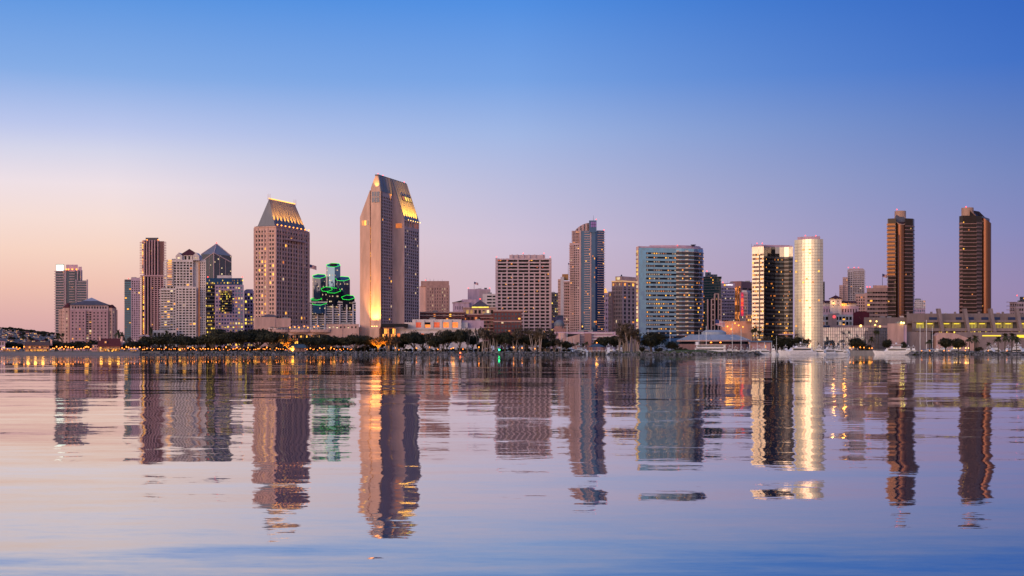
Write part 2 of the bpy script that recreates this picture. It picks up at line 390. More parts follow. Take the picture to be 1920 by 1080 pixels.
def spot(name, loc, target, power, color, size=60, blend=.7, radius=.3, parent=None):
    l = bpy.data.lights.new(name, 'SPOT'); l.energy = power; l.color = color; l.spot_size = R(size); l.spot_blend = blend; l.shadow_soft_size = radius
    o = bpy.data.objects.new(name, l); COL.objects.link(o); b = BASE.get(parent.name, (0, 0, 0)) if parent else (0, 0, 0)
    o.parent = parent; o.location = tuple(loc[i]-b[i] for i in range(3)); d = Vector(target)-Vector(loc); o.rotation_euler = d.to_track_quat('-Z', 'Y').to_euler(); return o
def point(name, loc, power, color, radius=.3, parent=None):
    l = bpy.data.lights.new(name, 'POINT'); l.energy = power*.6; l.color = color; l.shadow_soft_size = radius*3.5
    o = bpy.data.objects.new(name, l); COL.objects.link(o); b = BASE.get(parent.name, (0, 0, 0)) if parent else (0, 0, 0)
    o.parent = parent; o.location = tuple(loc[i]-b[i] for i in range(3)); return o

# ------------------------------------------------------------------ setting: water, land, hills
def water_mat():
    q = NT('bay_water'); q.t.nodes.remove(q.p); g = q.n('ShaderNodeNewGeometry'); sp = q.n('ShaderNodeSeparateXYZ'); q.l(g.outputs['Position'], sp.inputs[0])
    sh = q.n('ShaderNodeMapRange', interpolation_type='SMOOTHSTEP'); wn = q.n('ShaderNodeTexNoise'); wm = q.n('ShaderNodeMapping'); wm.inputs['Scale'].default_value = (.05, .10, 1); q.l(g.outputs['Position'], wm.inputs[0]); q.l(wm.outputs[0], wn.inputs[0]); wn.inputs['Scale'].default_value = 1; wn.inputs['Detail'].default_value = 1; q.l(q.math('ADD', sp.outputs[1], q.math('MULTIPLY', q.math('SUBTRACT', wn.outputs[0], .5), 16)), sh.inputs[0]); sh.inputs[1].default_value = 27; sh.inputs[2].default_value = 17   # swell steepens in the shallows by the viewer
    acc = None
    #        along-shore scale, toward-viewer scale, slope, share along the shore, shallows only
    for i, (sx, sy, a, ax_, near) in enumerate(((.014, .055, .022, .5, 0), (.07, .30, .023, 1.4, 0), (.30, 1.1, .015, 1.6, 0), (1.3, 4.5, .011, 1.0, 0), (5, 15, .007, 1.0, 0), (.055, .20, .07, .3, 1), (.30, 1.1, .03, .6, 1))):
        mp = q.n('ShaderNodeMapping'); q.l(g.outputs['Position'], mp.inputs[0]); mp.inputs['Scale'].default_value = (sx, sy, 1); mp.inputs['Location'].default_value = (3.1*i+.7, 5.7*i, 1.3*i); mp.inputs['Rotation'].default_value = (0, 0, R((6, -5, 4, -3, 5, 7, -8)[i]))
        n = q.n('ShaderNodeTexNoise'); q.l(mp.outputs[0], n.inputs[0]); n.inputs['Scale'].default_value = 1; n.inputs['Detail'].default_value = 2.0; n.inputs['Roughness'].default_value = .5
        s = q.n('ShaderNodeVectorMath', operation='SUBTRACT'); q.l(n.outputs['Color'], s.inputs[0]); s.inputs[1].default_value = (.5, .5 if not near else .518, .5)
        m = q.n('ShaderNodeVectorMath', operation='MULTIPLY'); q.l(s.outputs[0], m.inputs[0]); m.inputs[1].default_value = (a*2*ax_, a*2, 0); o = m.outputs[0]
        if near:
            v = q.n('ShaderNodeVectorMath', operation='SCALE'); q.l(o, v.inputs[0]); q.l(sh.outputs[0], v.inputs['Scale']); o = v.outputs[0]
        if acc is None: acc = o
        else:
            d = q.n('ShaderNodeVectorMath', operation='ADD'); q.l(acc, d.inputs[0]); q.l(o, d.inputs[1]); acc = d.outputs[0]
    d = q.n('ShaderNodeVectorMath', operation='ADD'); q.l(acc, d.inputs[0]); d.inputs[1].default_value = (0, 0, 1)
    no = q.n('ShaderNodeVectorMath', operation='NORMALIZE'); q.l(d.outputs[0], no.inputs[0])
    df = q.n('ShaderNodeBsdfDiffuse'); df.inputs[0].default_value = (.012, .045, .11, 1); gl = q.n('ShaderNodeBsdfGlossy'); gl.inputs['Color'].default_value = (.93, .945, .955, 1); gl.inputs['Roughness'].default_value = .02; q.l(no.outputs[0], gl.inputs['Normal'])
    fr = q.n('ShaderNodeFresnel'); fr.inputs['IOR'].default_value = 1.34; pw = q.math('POWER', fr.outputs[0], .42)
    mx = q.n('ShaderNodeMixShader'); q.l(pw, mx.inputs[0]); q.l(df.outputs[0], mx.inputs[1]); q.l(gl.outputs[0], mx.inputs[2]); q.l(mx.outputs[0], q.t.nodes['Material Output'].inputs[0])
    return q.m
struct(MB().quad((-5000, -600, 0), (5000, -600, 0), (5000, 1060, 0), (-5000, 1060, 0)).build('water', water_mat()))
GRASS = stone('park_grass', (.055, .075, .025), .95, .4, .25, False)
PAVE = stone('paving', (.16, .15, .145), .9, .2, .1, False)
SAND = stone('beach_sand', (.20, .165, .15), .95, .15, .2, False)
SEAWALL = stone('seawall_concrete', (.30, .27, .25), .9, .2, .2)
# mainland: one sheet to the horizon, its edge stepping back behind the marina
edge = [(-5000, 903), (X(300, 903), 903), (X(300, 990), 990), (X(1700, 990), 990), (5000, 990)]
struct(MB().prism(edge + [(9000, 14000), (-9000, 14000)], -3, 2.6).build('ground', PAVE))
struct(MB().prism([(-5000, 897), (X(262, 897), 897), (X(262, 902.9), 902.9), (-5000, 902.9)], -2, [.15, .15, 2.0, 2.0]).build('beach', SAND))
def pen(x0, x1, y0, y1, z=2.3):
    p = [(X(x0, y0)+3, y0), (X(x1, y0)-3, y0), (X(x1, y0), y0+4), (X(x1, y1), y1), (X(x0, y1), y1), (X(x0, y0), y0+4)]
    return struct(MB().prism(p, -3, z).build('park_ground', GRASS))
pen(301.5, 1080, 905, 938); pen(1150, 1419, 904, 936); pen(1712, 2300, 903, 934)
mo = MB()                              # headland mound behind the rocks
xs = rng(X(1238, 907), X(1352, 907), 13); hs = [2.25+1.5*math.sin(math.pi*i/12)**.7 for i in range(13)]
v = []
for x, h in zip(xs, hs): v += [(x, 906, 2.25), (x, 910, h), (x, 918, h), (x, 924, 2.25)]
mo.add(v, [(4*i+k, 4*i+4+k, 4*i+5+k, 4*i+1+k) for i in range(12) for k in range(3)]); struct(mo.build('grass_bank', GRASS, smooth=True))
# inland hills on the left
hv = []; nx, ny = 90, 14
rh = random.Random(3)
ph = [(rh.uniform(.001, .006), rh.uniform(0, 6), rh.uniform(2, 9)) for _ in range(8)]
def hillz(x, y):
    t = (y-2300)/1100; base = 58*math.sin(min(1, max(0, t))*math.pi/2)*(1+.12*math.sin(x*.004+1))
    fall = 1/(1+math.exp((x+1180)/120)); fall = .18+.82*fall
    return 2+fall*(base+sum(a*math.sin(f*x*1.6+p)*t for f, p, a in ph)*.35)
for j in range(ny):
    for i in range(nx):
        x = -4200+i*(4200+2600)/(nx-1); y = 2300+j*1100/(ny-1); hv.append((x, y, hillz(x, y)))
struct(MB().add(hv, [(j*nx+i, j*nx+i+1, (j+1)*nx+i+1, (j+1)*nx+i) for j in range(ny-1) for i in range(nx-1)]).build('hills', stone('scrub_hill', (.15, .115, .11), .95, .35, .01, False), smooth=True))

# ------------------------------------------------------------------ wall colours
def wallc(name, c, *a): return stone(name, (min(.8, c[0]*1.32), c[1]*1.03, c[2]*1.06), *a)
PINK = wallc('pink_stucco', (.36, .29, .265)); BEIGE = wallc('beige_concrete', (.47, .37, .31)); GREY = wallc('grey_concrete', (.36, .32, .33))
WHITE = stone('white_concrete', (.62, .52, .51)); BROWN = wallc('brown_stone', (.25, .17, .15)); DKBROWN = wallc('dark_brown_cladding', (.13, .085, .08)); BRICK = wallc('brick_facade', (.12, .055, .052), .9, .25)
LAV = wallc('lavender_concrete', (.37, .32, .39)); MAUVE = wallc('mauve_stone', (.33, .25, .26)); MAROON = stone('maroon_wall', (.12, .018, .03)); REDROOF = stone('red_tile_roof', (.085, .018, .022), .8, .25, .6)
SLATE = stone('slate_roof', (.11, .085, .09), .6); ZINC = stone('zinc_roof', (.15, .16, .19), .38, .12); STEEL = plain('dark_steel', (.06, .06, .07), .5, .6); WHITEP = plain('white_paint', (.78, .78, .80), .35)
DKGREY = stone('dark_grey_cladding', (.09, .085, .10)); SALMON = wallc('salmon_stucco', (.38, .30, .255)); FLATROOF = stone('flat_roof', (.20, .19, .19))

# ---- teal condominium tower, far left
d = 1450
pf = front(104, 153, d, 22, 2); z1 = Z(508, d)
b = Bld('condo_tower', 'teal glass condominium tower with bright white sign box at its top corner', pf, 'tower')
zs = rng(G+6, z1-1, 30)
b.prism('glass_front', pf, G, z1, GLT)
b.stack('balcony_slab', [mv(pf[0], (-1, .0), 1.2), (X(121, d), d-.2)], zs, .9, .9, GREY)
b.stack('balcony_slab', [(X(130, d), d), (X(140, d), d+.4)], zs, .8, .9, GREY)
for px in (121, 123.5, 146, 152): b.part('pier', MB().box(X(px, d)-.5, X(px, d)+.5, d-.7, d+3, G, z1+1), GREY)
s2 = front(142, 164, d-12, 22, 2); b.prism('lower_wing', s2, G, Z(526, d-12), GLT)
b.stack('balcony_slab', [s2[0], s2[1]], rng(G+6, Z(529, d-12), 27), .7, .5, GREY)
b.part('pier', MB().box(X(143, d-12)-.5, X(143, d-12)+.5, d-13, d-11, G, Z(524, d-12)), GREY)
b.part('pier', MB().box(X(163.5, d-12)-.5, X(163.5, d-12)+.5, d-13, d-11, G, Z(524, d-12)), GREY)
b.prism('penthouse', front(124, 146, d+2, 14), z1-.5, Z(496, d), LAV); b.prism('penthouse', front(147, 153.5, d+1, 12), z1-.5, Z(500, d), LAV)
b.prism('sign_frame', front(105, 120.2, d, 10), z1-.5, Z(495.5, d), STEEL)
b.part('sign_light', MB().box(X(106, d), X(119.2, d), d-.8, d-.05, z1+.4, Z(496.5, d)), litm('sign_white', (.86, 1, .86), 1.8, False))
for px in (125, 129, 136, 144): b.part('roof_lamp', MB().ball(X(px, d), d-1, z1+1.8, .9), LAMP)
b.litrow(pf[0], pf[1], zs[2:], 1.7, 18, .035); b.litrow(s2[0], s2[1], zs[:20], 1.7, 9, .03)
b.done()

# ---- cream hotel with hipped roof and octagonal corner turrets
d = 1080
A, Bp = (X(131, d), d), (X(203, d+6), d+6); th = math.atan2(Bp[1]-A[1], Bp[0]-A[0]); nb = (-math.sin(th), math.cos(th))
p = [A, Bp, mv(Bp, nb, 34), mv(A, nb, 34)]; z1 = Z(581, d)
b = Bld('hotel', 'cream stucco hotel with grey hipped roof and two turrets under dark red caps', p, 'hotel')
W = math.hypot(Bp[0]-A[0], Bp[1]-A[1])
def msub(P, Q, a): return (P[0]+(Q[0]-P[0])*a, P[1]+(Q[1]-P[1])*a)
c0, c1 = msub(A, Bp, .41), msub(A, Bp, .57)
b.block([A, c0, mv(c0, nb, 33), mv(A, nb, 33)], G, z1, MAUVE, [dict(nc=4, nr=10, wf=.38, hf=.44, lit=.06, mg=(.8, .4, 6, 1))])
b.block([c1, Bp, mv(Bp, nb, 33), mv(c1, nb, 33)], G, z1, MAUVE, [dict(nc=4, nr=10, wf=.38, hf=.44, lit=.04, mg=(.4, .8, 6, 1))])
b.block([mv(c0, nb, 1), mv(c1, nb, 1), mv(c1, nb, 32), mv(c0, nb, 32)], G, z1, MAUVE, [dict(nc=2, nr=14, wf=.72, hf=.62, lit=.3, mg=(.2, .2, 6, 1))])
b.stack('balcony_rail', [mv(c0, nb, .8), mv(c1, nb, .8)], rng(G+8, z1-5, 12), .35, .25, GREY)
pu = [mv(A, nb, 1.2), mv(Bp, nb, 1.2), mv(Bp, nb, 32), mv(A, nb, 32)]; z2 = Z(571.5, d)
b.block(pu, z1, z2, GREY, [dict(nc=13, nr=1, wf=.55, hf=.5, lit=0, mg=(1, 1, .3, .3))])
hp = inset(pu, -1.2); ctr = (sum(q[0] for q in hp)/4, sum(q[1] for q in hp)/4); sm = [msub(q, ctr, .62) for q in hp]; zr = Z(563, d)
b.part('hipped_roof', MB().add([(x, y, z2) for x, y in hp]+[(x, y, zr) for x, y in sm], [(0, 1, 5, 4), (1, 2, 6, 5), (2, 3, 7, 6), (3, 0, 4, 7), (3, 2, 1, 0)]), SLATE)
sk = MB().add([(x, y, zr) for x, y in sm]+[(ctr[0], ctr[1], Z(557, d+10))], [(0, 1, 4), (1, 2, 4), (2, 3, 4), (3, 0, 4)]); b.part('skylight', sk, plain('skylight_panel', (.34, .32, .36), .4))
def turret(px0, px1, dd, ytop, yroof, nrow, m):
    b.blk += 1; cx, r = X((px0+px1)/2, dd), (px1-px0)/2/F*dd; cyy = dd+r; zt = Z(ytop, dd)
    pts = [(cx+r*1.06*math.cos(2*math.pi*i/8+math.pi/8), cyy+r*1.06*math.sin(2*math.pi*i/8+math.pi/8)) for i in range(8)]
    for i in range(8):
        P, Q = pts[i], pts[(i+1) % 8]
        fr = ((P[1]+Q[1])/2 < cyy)
        b.face(P, Q, G, zt, 1 if fr else 0, nrow, .34, .4, m=m, lit=.12, mg=(.2, .2, 6, 2), lm=LITP)
    b.part('turret_roof', MB().cone(cx, cyy, zt, Z(yroof, dd), r*1.12, r*.25, 8, rot=math.pi/8), REDROOF)
turret(115, 135, d+2, 577, 568, 10, SALMON); turret(199.5, 215, d+7.5, 577.5, 571, 10, SALMON)
b.block(front(110, 118, d+6, 16), G, Z(579, d), SALMON, [dict(nc=2, nr=10, wf=.3, hf=.4, lit=.1, mg=(.2, .2, 6, 1), lm=LITP)]); b.prism('corner_wall', front(212.5, 220.5, d+11, 14), G, Z(580, d), SALMON)
b.done()

# ---- slim lilac tower
d = 1400; p = front(233.5, 263, d, 24, 4); z1 = Z(524, d)
b = Bld('slim_tower', 'slim lilac tower with dark window stripes between the hotel and the brown tower', p, 'tower')
a1, a2 = msub(p[0], p[1], .42), msub(p[0], p[1], .62)
b.block([p[0], a1, msub(p[3], p[2], .42), p[3]], G, z1, DKGREY, [dict(nc=3, nr=30, wf=.9, hf=.62, lit=.02, mg=(.2, .1, 3, 2), g=GLB)])
b.block([a1, p[1], p[2], msub(p[3], p[2], .42)], G, z1+2, LAV, [dict(nc=4, nr=30, wf=.55, hf=.62, lit=.02, mg=(.2, .1, 3, 3))])
b.stack('balcony_slab', [mv(p[0], (-1, 0), .6), p[0]], rng(G+9, z1-2, 28), .5, .6, WHITE)
b.beacon(X(240, d), d+2, z1); b.done()

# ---- brown fin tower
d = 1300; b = Bld('brown_tower', 'tall brown tower with vertical fins and lamp lit balconies glowing along one edge', (X(286, d), d+15), 'tower')
pU = front(270, 308, d+2, 24, 3); zu = Z(453, d); zm = Z(517, d)
pL = front(264, 312, d, 27, 3)
b.prism('glass_body', pU, zm, zu, GLD); b.prism('lower_body', inset(pL, .8), G, zm, GLD)
for i, px in enumerate((270, 275, 280, 285, 290, 296)): b.part('fin', MB().box(X(px, d)-.55, X(px, d)+.55, d-.4, d+4, zm+.3, zu+1.5), MAUVE)
for i, px in enumerate((272, 278, 284, 290, 296, 302, 307)): b.part('fin', MB().box(X(px, d)-.5, X(px, d)+.5, d-1.6, d+3, G, zm-1), MAUVE)
b.prism('brown_slab', front(297, 308, d+.8, 22, 3), zm, zu+.5, DKBROWN)
b.prism('cornice', front(263, 312.5, d-1.8, 3), zm-.8, zm+.6, MAUVE)
zsU = rng(zm+2, zu-1, 20); zsL = rng(G+8, zm-2, 33)
b.stack('balcony_slab', [mv(pU[0], (-1, .2), 4.2), pU[0]], zsU, .75, .9, BEIGE); b.stack('balcony_slab', [(X(306, d), d+.2), (X(311.5, d), d+.4)], zsU, .7, 1.0, MAUVE)
b.stack('balcony_slab', [(X(262.5, d), d-.2), (X(268, d), d-.6)], zsL, .7, 1.1, BEIGE)
for z in zsU: b.pane((X(268.2, d), d+1.4, z+1.5), 2.6, 1.6, 0, LIT if random.random() < .75 else GL)
for z in zsL[:]:
    if random.random() < .8: b.pane((X(269.6, d), d-.3, z+1.4), 1.4, 1.6, 0, LIT)
b.litrow(pU[0], msub(pU[0], pU[1], .7), zsU, 1.4, 8, .03, off=1.8); b.litrow(pL[0], pL[1], zsL, 1.4, 10, .03, off=.9)
b.stack('spandrel', [(X(286, d), d-.9), (X(311.5, d), d-.5)], zsL, .8, .35, MAUVE)
b.prism('plant_room', front(273, 297, d+4, 14), zu-.5, Z(445, d), DKGREY)
for px in (275, 296): b.part('roof_lamp', MB().ball(X(px, d), d+1, zu+1.6, .8), LAMP)
b.done()

# ---- white stepped condominium with red gable roof
d = 1150; th = 10
b = Bld('white_condo', 'white stepped condominium block with red hipped roof and a golden lit vertical strip', (X(345, d), d+14), 'building')
zA = Z(487, d)                        # main slab
m1 = front(312, 362, d, 26, th/2); m2 = front(360, 386, d+5, 22, 0)
b.block(m1, G, zA, WHITE, [dict(nc=8, nr=31, wf=.7, hf=.64, lit=.10, mg=(.4, .4, 4, 1.5))])
b.block(m2, G, zA+.5, WHITE, [dict(nc=3, nr=34, wf=.5, hf=.5, lit=.03, mg=(7.0, .4, 4, 2))])
lo = front(301, 331, d-5, 20, th/2); b.block(lo, G, Z(541, d-5), WHITE, [dict(nc=5, nr=22, wf=.72, hf=.6, lit=.14, mg=(.3, .3, 4, 1))])
lo2 = front(300, 380, d-9, 8, 1); zb = Z(638, d-9)
lm_ = front(328, 368, d-3.5, 8, 2); b.block(lm_, G, Z(538, d-3), WHITE, [dict(nc=6, nr=22, wf=.7, hf=.58, lit=.05, mg=(.3, .3, 4, 1))])
b.block(front(286, 331, d-11, 9), G, Z(619, d-11), WHITE, [dict(nc=6, nr=3, wf=.8, hf=.55, lit=.1, mg=(.5, .5, 1, 1))])
zsA = rng(Z(540, d)+2, zA-2.5, 15); b.stack('balcony_slab', [mv(m1[0], (-1, .2), 2.6), msub(m1[0], m1[1], .26)], zsA, .8, 1.3, WHITE)
b.stack('balcony_slab', [mv(lo[0], (-1, .2), 1.2), msub(lo[0], lo[1], .6)], rng(G+5, Z(545, d), 22), .7, 1.2, WHITE)
for z in zsA: b.pane((X(317, d), d+.2, z+1.6), 4.5, 1.7, 0, LIT if random.random() < .85 else GL)
gs = front(369.5, 372.5, d+4.5, 2); b.part('lit_strip', MB().box(X(370, d), X(372, d), d+4.2, d+5.2, G+6, Z(492, d)), litm('golden_strip', (1, .44, .06), .8))
gc = front(338, 372, d+3, 20); zg = Z(478, d)
b.block(gc, zA-.5, zg, WHITE, [dict(nc=3, nr=1, wf=.5, hf=.75, lit=.1, mg=(3, 3, .3, .3))])
for px in (336, 368):                  # gabled corner bays
    x, r = X(px, d+2), 2.9; zt = Z(480, d)
    b.part('gable_bay', MB().prism([(x-r, d+1), (x+r, d+1), (x+r, d+12), (x-r, d+12)], zA-.4, zt), WHITE)
    b.part('gable', MB().add([(x-r-.3, d+.8, zt), (x+r+.3, d+.8, zt), (x, d+.8, zt+3.2), (x-r-.3, d+12, zt), (x+r+.3, d+12, zt), (x, d+12, zt+3.2)], [(0, 1, 2), (3, 5, 4), (0, 2, 5, 3), (1, 4, 5, 2), (0, 3, 4, 1)]), WHITE)
    b.pane((x, d+.9, (zA+zt)/2), 2.2, zt-zA-2, 0, LITP)
hp = inset(gc, -.8); ctr = (sum(q[0] for q in hp)/4, sum(q[1] for q in hp)/4)
b.part('hipped_roof', MB().add([(x, y, zg) for x, y in hp]+[(ctr[0], ctr[1], Z(466, d+10))], [(0, 1, 4), (1, 2, 4), (2, 3, 4), (3, 0, 4), (3, 2, 1, 0)]), REDROOF)
b.done()

# ---- crystal-topped glass tower
d = 1500; b = Bld('crystal_tower', 'dark glass tower with faceted pyramid crown behind the white condominium', (X(402, d), d+20), 'tower')
x0, x1 = X(374, d), X(431, d); xm = X(401, d); zs_, za = Z(474, d), Z(457, d+18); D = 38
body = [(x0, d+8), (xm, d), (x1, d+9), (x1*1.02, d+D), (x0*1.02, d+D)]
CRG = glassm('crystal_glass', (.030, .040, .075), .08, .3, .012); b.prism('glass_body', body, G, Z(500, d), CRG)
ap = (xm-1, d+18, za); zl, zr2, zv = Z(476, d), Z(479, d), Z(500, d)
cr = MB(); V = [(x0, d+8, zl), (x1, d+9, zr2), (x1*1.02, d+D, zr2), (x0*1.02, d+D, zl), ap, (xm, d, Z(476, d)), (X(384, d), d+5, zv), (X(420, d), d+5, zv), (x0, d+8, zv), (x1, d+9, zv), (x1*1.02, d+D, zv), (x0*1.02, d+D, zv), (xm, d, zv)]
cr.add(V, [(0, 5, 4), (5, 1, 4), (1, 2, 4), (2, 3, 4), (3, 0, 4)]); b.part('crown', cr, plain('crown_panel', (.17, .17, .20), .35))
b.part('crown_wall', MB().add(V, [(8, 12, 5, 0), (12, 9, 1, 5), (9, 10, 2, 1), (10, 11, 3, 2), (11, 8, 0, 3)]), CRG)
def rib(P, Q, r=.55, nm='rib', m=None): b.part(nm, MB().tube(P, Q, r, n=5), m or GREY)
for P, Q in (((xm, d-.3, Z(474, d)), (x0, d+7.7, Z(490, d))), ((xm, d-.3, Z(474, d)), (x1, d+8.7, Z(491, d))), (ap, V[5]), (ap, V[0]), (ap, V[1]), ((xm, d-.3, G), (xm, d-.3, Z(474, d)))): rib(P, Q)
for k in (.33, .66):
    rib((x0+(xm-x0)*k, d+8-8*k-.3, G), (x0+(xm-x0)*k, d+8-8*k-.3, Z(490-16*k, d)), .2, 'mullion'); rib((xm+(x1-xm)*k, d+9*k-.3, G), (xm+(x1-xm)*k, d+9*k-.3, Z(474+17*k, d)), .2, 'mullion')
b.litrow((x0, d+8), (xm, d), rng(Z(530, d), Z(480, d), 10), 1.6, 10, .05, LITP); b.litrow((xm, d), (x1, d+9), rng(Z(530, d), Z(480, d), 10), 1.6, 10, .1, LITP)
b.beacon(ap[0], ap[1], ap[2], .7); b.done()

# ---- office block with many yellow windows
d = 1230; b = Bld('office_block', 'grey office block with many yellow lit windows and a dark glass corner', (X(420, d), d+16), 'building')
pm = front(403, 457, d, 30, 2); zt = Z(534, d); lw = lambda i, j: (random.random() < (.66 if j in (2, 3, 4, 13) else .46)) and (LITY if random.random() < .8 else LIT)
b.block(pm, G, zt, LAV, [dict(nc=10, nr=17, wf=.6, hf=.52, mg=(.6, .6, 4, 1), litf=lw, g=GLB)])
pc = front(385.5, 403, d+2, 28); b.prism('glass_corner', pc, G, Z(532, d), GLD)
b.prism('penthouse_floor', front(386, 455, d+4, 24), zt-.5, Z(521, d), GLB); b.prism('plant_room', front(407, 435, d+8, 14), Z(521, d), Z(515.5, d), WHITE)
b.stack('spandrel', [pc[0], pc[1]], rng(G+5, Z(535, d), 17), .9, .3, DKGREY)
b.litrow(pc[0], pc[1], [z+2 for z in rng(G+5, Z(535, d), 17)], 1.7, 7, .4, LITY); b.litrow((X(386, d), d+4), (X(455, d), d+4), [Z(525.5, d), Z(530, d)], 1.8, 22, .35, LITY)
dk = front(413, 435, d-.6, 2); b.prism('glass_bay', dk, Z(585, d), Z(545, d), GLD)
for z in rng(Z(583, d), Z(547, d), 9): b.litrow(dk[0], dk[1], [z], 1.5, 8, .3 if z < Z(552, d) else .9, LITY)
b.stack('spandrel', [dk[0], dk[1]], rng(Z(585, d), Z(547, d), 9), .5, .2, DKGREY)
b.beacon(X(387, d), d+6, Z(521, d)); b.beacon(X(452, d), d+6, Z(521, d)); b.done()
# ---- low lilac block beside it
d = 1260; p = front(457.5, 480, d, 24)
b = Bld('lilac_block', 'low lilac block with a grid of dark windows, tucked beside the office block', p)
b.block(p, G, Z(545, d), LAV, [dict(nc=4, nr=15, wf=.62, hf=.6, lit=.42, mg=(.4, .4, 4, 2), lm=LITY)]); b.prism('plant_room', inset(p, 3), Z(545.5, d), Z(542, d), LAV); b.done()

# ---- hotel tower with steep metal roof
d = 1045; P = corner(517, 477, 579.5, d, 20); z1 = Z(424, d)
b = Bld('hotel_tower', 'pink stone hotel tower with steep metal roof edged in golden floodlights', P, 'hotel')
Lp, C, Rp, Bk = P; HS = stone('hotel_stone', (.60, .37, .315))
lf = lambda i, j: (random.random() < .9 and LIT) if i == 3 and j < 21 else random.random() < .11
b.block(P, G, z1, HS, [dict(nc=7, nr=25, wf=.6, hf=.58, mg=(.9, 1.3, 12, 2.5), litf=lf), dict(nc=12, nr=25, wf=.62, hf=.62, lit=.03, mg=(1.6, 1.5, 12, 2.5), dep=.7)], parapet=.6)
b.stack('cornice', [Lp, C, Rp], [Z(437, d), z1-.6], .7, .5, HS)
for P0, Q0, ks in ((Lp, C, (0, .17, .45, .62)), (C, Rp, (0, .17, .33, .5, .67, .83, 1))):
    for k in ks:
        q0 = msub(P0, Q0, k); b.part('pier', MB().prism([(q0[0]-.55, q0[1]-.55), (q0[0]+.55, q0[1]-.55), (q0[0]+.55, q0[1]+.55), (q0[0]-.55, q0[1]+.55)], G, z1-1), HS)
dr = (math.sin(R(20)), math.cos(R(20))); dl = (-math.cos(R(20)), math.sin(R(20)))
arc = [mv(mv(C, dr, s), (math.cos(R(20)), -math.sin(R(20))), 1.6*math.sin(math.pi*(s-12)/36)+.1) for s in rng(12, 48, 9)]
b.stack('curved_cornice', arc, [Z(447, d)], 1.6, .6, HS, inw=.9)
ins = inset(P, 1.8); l_len = math.hypot(Lp[0]-C[0], Lp[1]-C[1]); r_len = math.hypot(Rp[0]-C[0], Rp[1]-C[1])
mid = mv(C, dl, l_len/2); s0 = hit(mid, dr, 504.5); s1 = hit(mid, dr, 553); RA, RB = mv(mid, dr, s0), mv(mid, dr, s1); zr = Z(373, RA[1]); z0r = z1+.6
iL, iC, iR, iB = ins
rf = MB().add([(iL[0], iL[1], z0r), (iC[0], iC[1], z0r), (iR[0], iR[1], z0r), (iB[0], iB[1], z0r), (RA[0], RA[1], zr), (RB[0], RB[1], zr)], [(0, 1, 4), (1, 2, 5, 4), (2, 3, 5), (3, 0, 4, 5), (3, 2, 1, 0)])
rfo = b.part('roof', rf, ZINC)
def lerp3(a, c_, k): return tuple(a[i]+(c_[i]-a[i])*k for i in range(3))
for k in rng(.04, .97, 13):            # standing seams
    lo_ = lerp3((iC[0], iC[1], z0r), (iR[0], iR[1], z0r), k); hi_ = lerp3((RA[0], RA[1], zr), (RB[0], RB[1], zr), k)
    b.part('roof_seam', MB().tube(lo_, hi_, .28, n=4), ZINC, rfo)
b.part('ridge_light', MB().tube((RA[0], RA[1], zr+.5), (RB[0], RB[1], zr+.5), .42, n=6), litm('golden_ridge', (1, .40, .05), 2.6, False), rfo)
for q0 in (RA, RB):
    for o in (-.8, .8): b.part('finial', MB().tube((q0[0]+o, q0[1], zr-1), (q0[0]+o, q0[1], zr+4.2), .25, .12, 5), SALMON, rfo)
b.prism('roof_step', inset(P, .7), z1-.6, z0r, SLATE)
for k in rng(.03, .97, 9):
    e = lerp3((C[0], C[1], z1+.9), (Rp[0], Rp[1], z1+.9), k); t = lerp3((RA[0], RA[1], zr), (RB[0], RB[1], zr), k*.9+.03)
    e2 = (e[0]+.6*math.cos(R(20)), e[1]-.6*math.sin(R(20)), e[2]+.4)
    fl = b.part('floodlight', MB().ball(*e2, .6, n=6, m=4), LAMP)
    tq = lerp3((iC[0]+(iR[0]-iC[0])*k, iC[1]+(iR[1]-iC[1])*k, z0r), t, .5)
    spot('floodlight_lamp', (e2[0]+.5, e2[1]-.15, e2[2]+.5), tq, 105000, (1, .36, .035), 36, 1, .15, b.o)
b.done()
# flag behind it
FLAGM = None
def flag_mat():
    q = NT('flag_cloth'); t = q.n('ShaderNodeTexCoord'); s = q.n('ShaderNodeSeparateXYZ'); q.l(t.outputs['Generated'], s.inputs[0])
    st = q.math('GREATER_THAN', q.math('MODULO', q.math('MULTIPLY', s.outputs[2], 6.5), 1.0), .5)
    m1_ = q.n('ShaderNodeMix', data_type='RGBA'); q.l(st, m1_.inputs[0]); m1_.inputs[6].default_value = (.45, .03, .05, 1); m1_.inputs[7].default_value = (.65, .62, .62, 1)
    cn = q.math('MULTIPLY', q.math('LESS_THAN', s.outputs[0], .4), q.math('GREATER_THAN', s.outputs[2], .5))
    m2_ = q.n('ShaderNodeMix', data_type='RGBA'); q.l(cn, m2_.inputs[0]); q.l(m1_.outputs[2], m2_.inputs[6]); m2_.inputs[7].default_value = (.03, .04, .16, 1)
    q.l(m2_.outputs[2], q.p.inputs['Base Color']); q.p.inputs['Roughness'].default_value = .8; return q.m
FLAGM = flag_mat()
def flag(px, py, d, zb, lab, size=5.0):
    x = X(px, d); zt = Z(py, d); o = thing('flag', lab, 'flag', (x, d, zb), 'national flags flying over the waterfront')
    MB().tube((x, d, zb), (x, d, zt), .22, .12, 6).build('flagpole', STEEL, o)
    v = []; n = 9
    for i in range(n):
        u = i/(n-1); yy = d+.35*math.sin(u*7); zz = zt-.2-u*size*.28
        v += [(x+.15+u*size, yy, zz), (x+.15+u*size, yy, zz-size*.58)]
    cl = MB(); cl.add(v+[(a, b_+.06, c_) for a, b_, c_ in v], [(2*i, 2*i+2, 2*i+3, 2*i+1) for i in range(n-1)]+[(2*n+2*i, 2*n+2*i+1, 2*n+2*i+3, 2*n+2*i+2) for i in range(n-1)]); cl.build('flag_cloth', FLAGM, o)
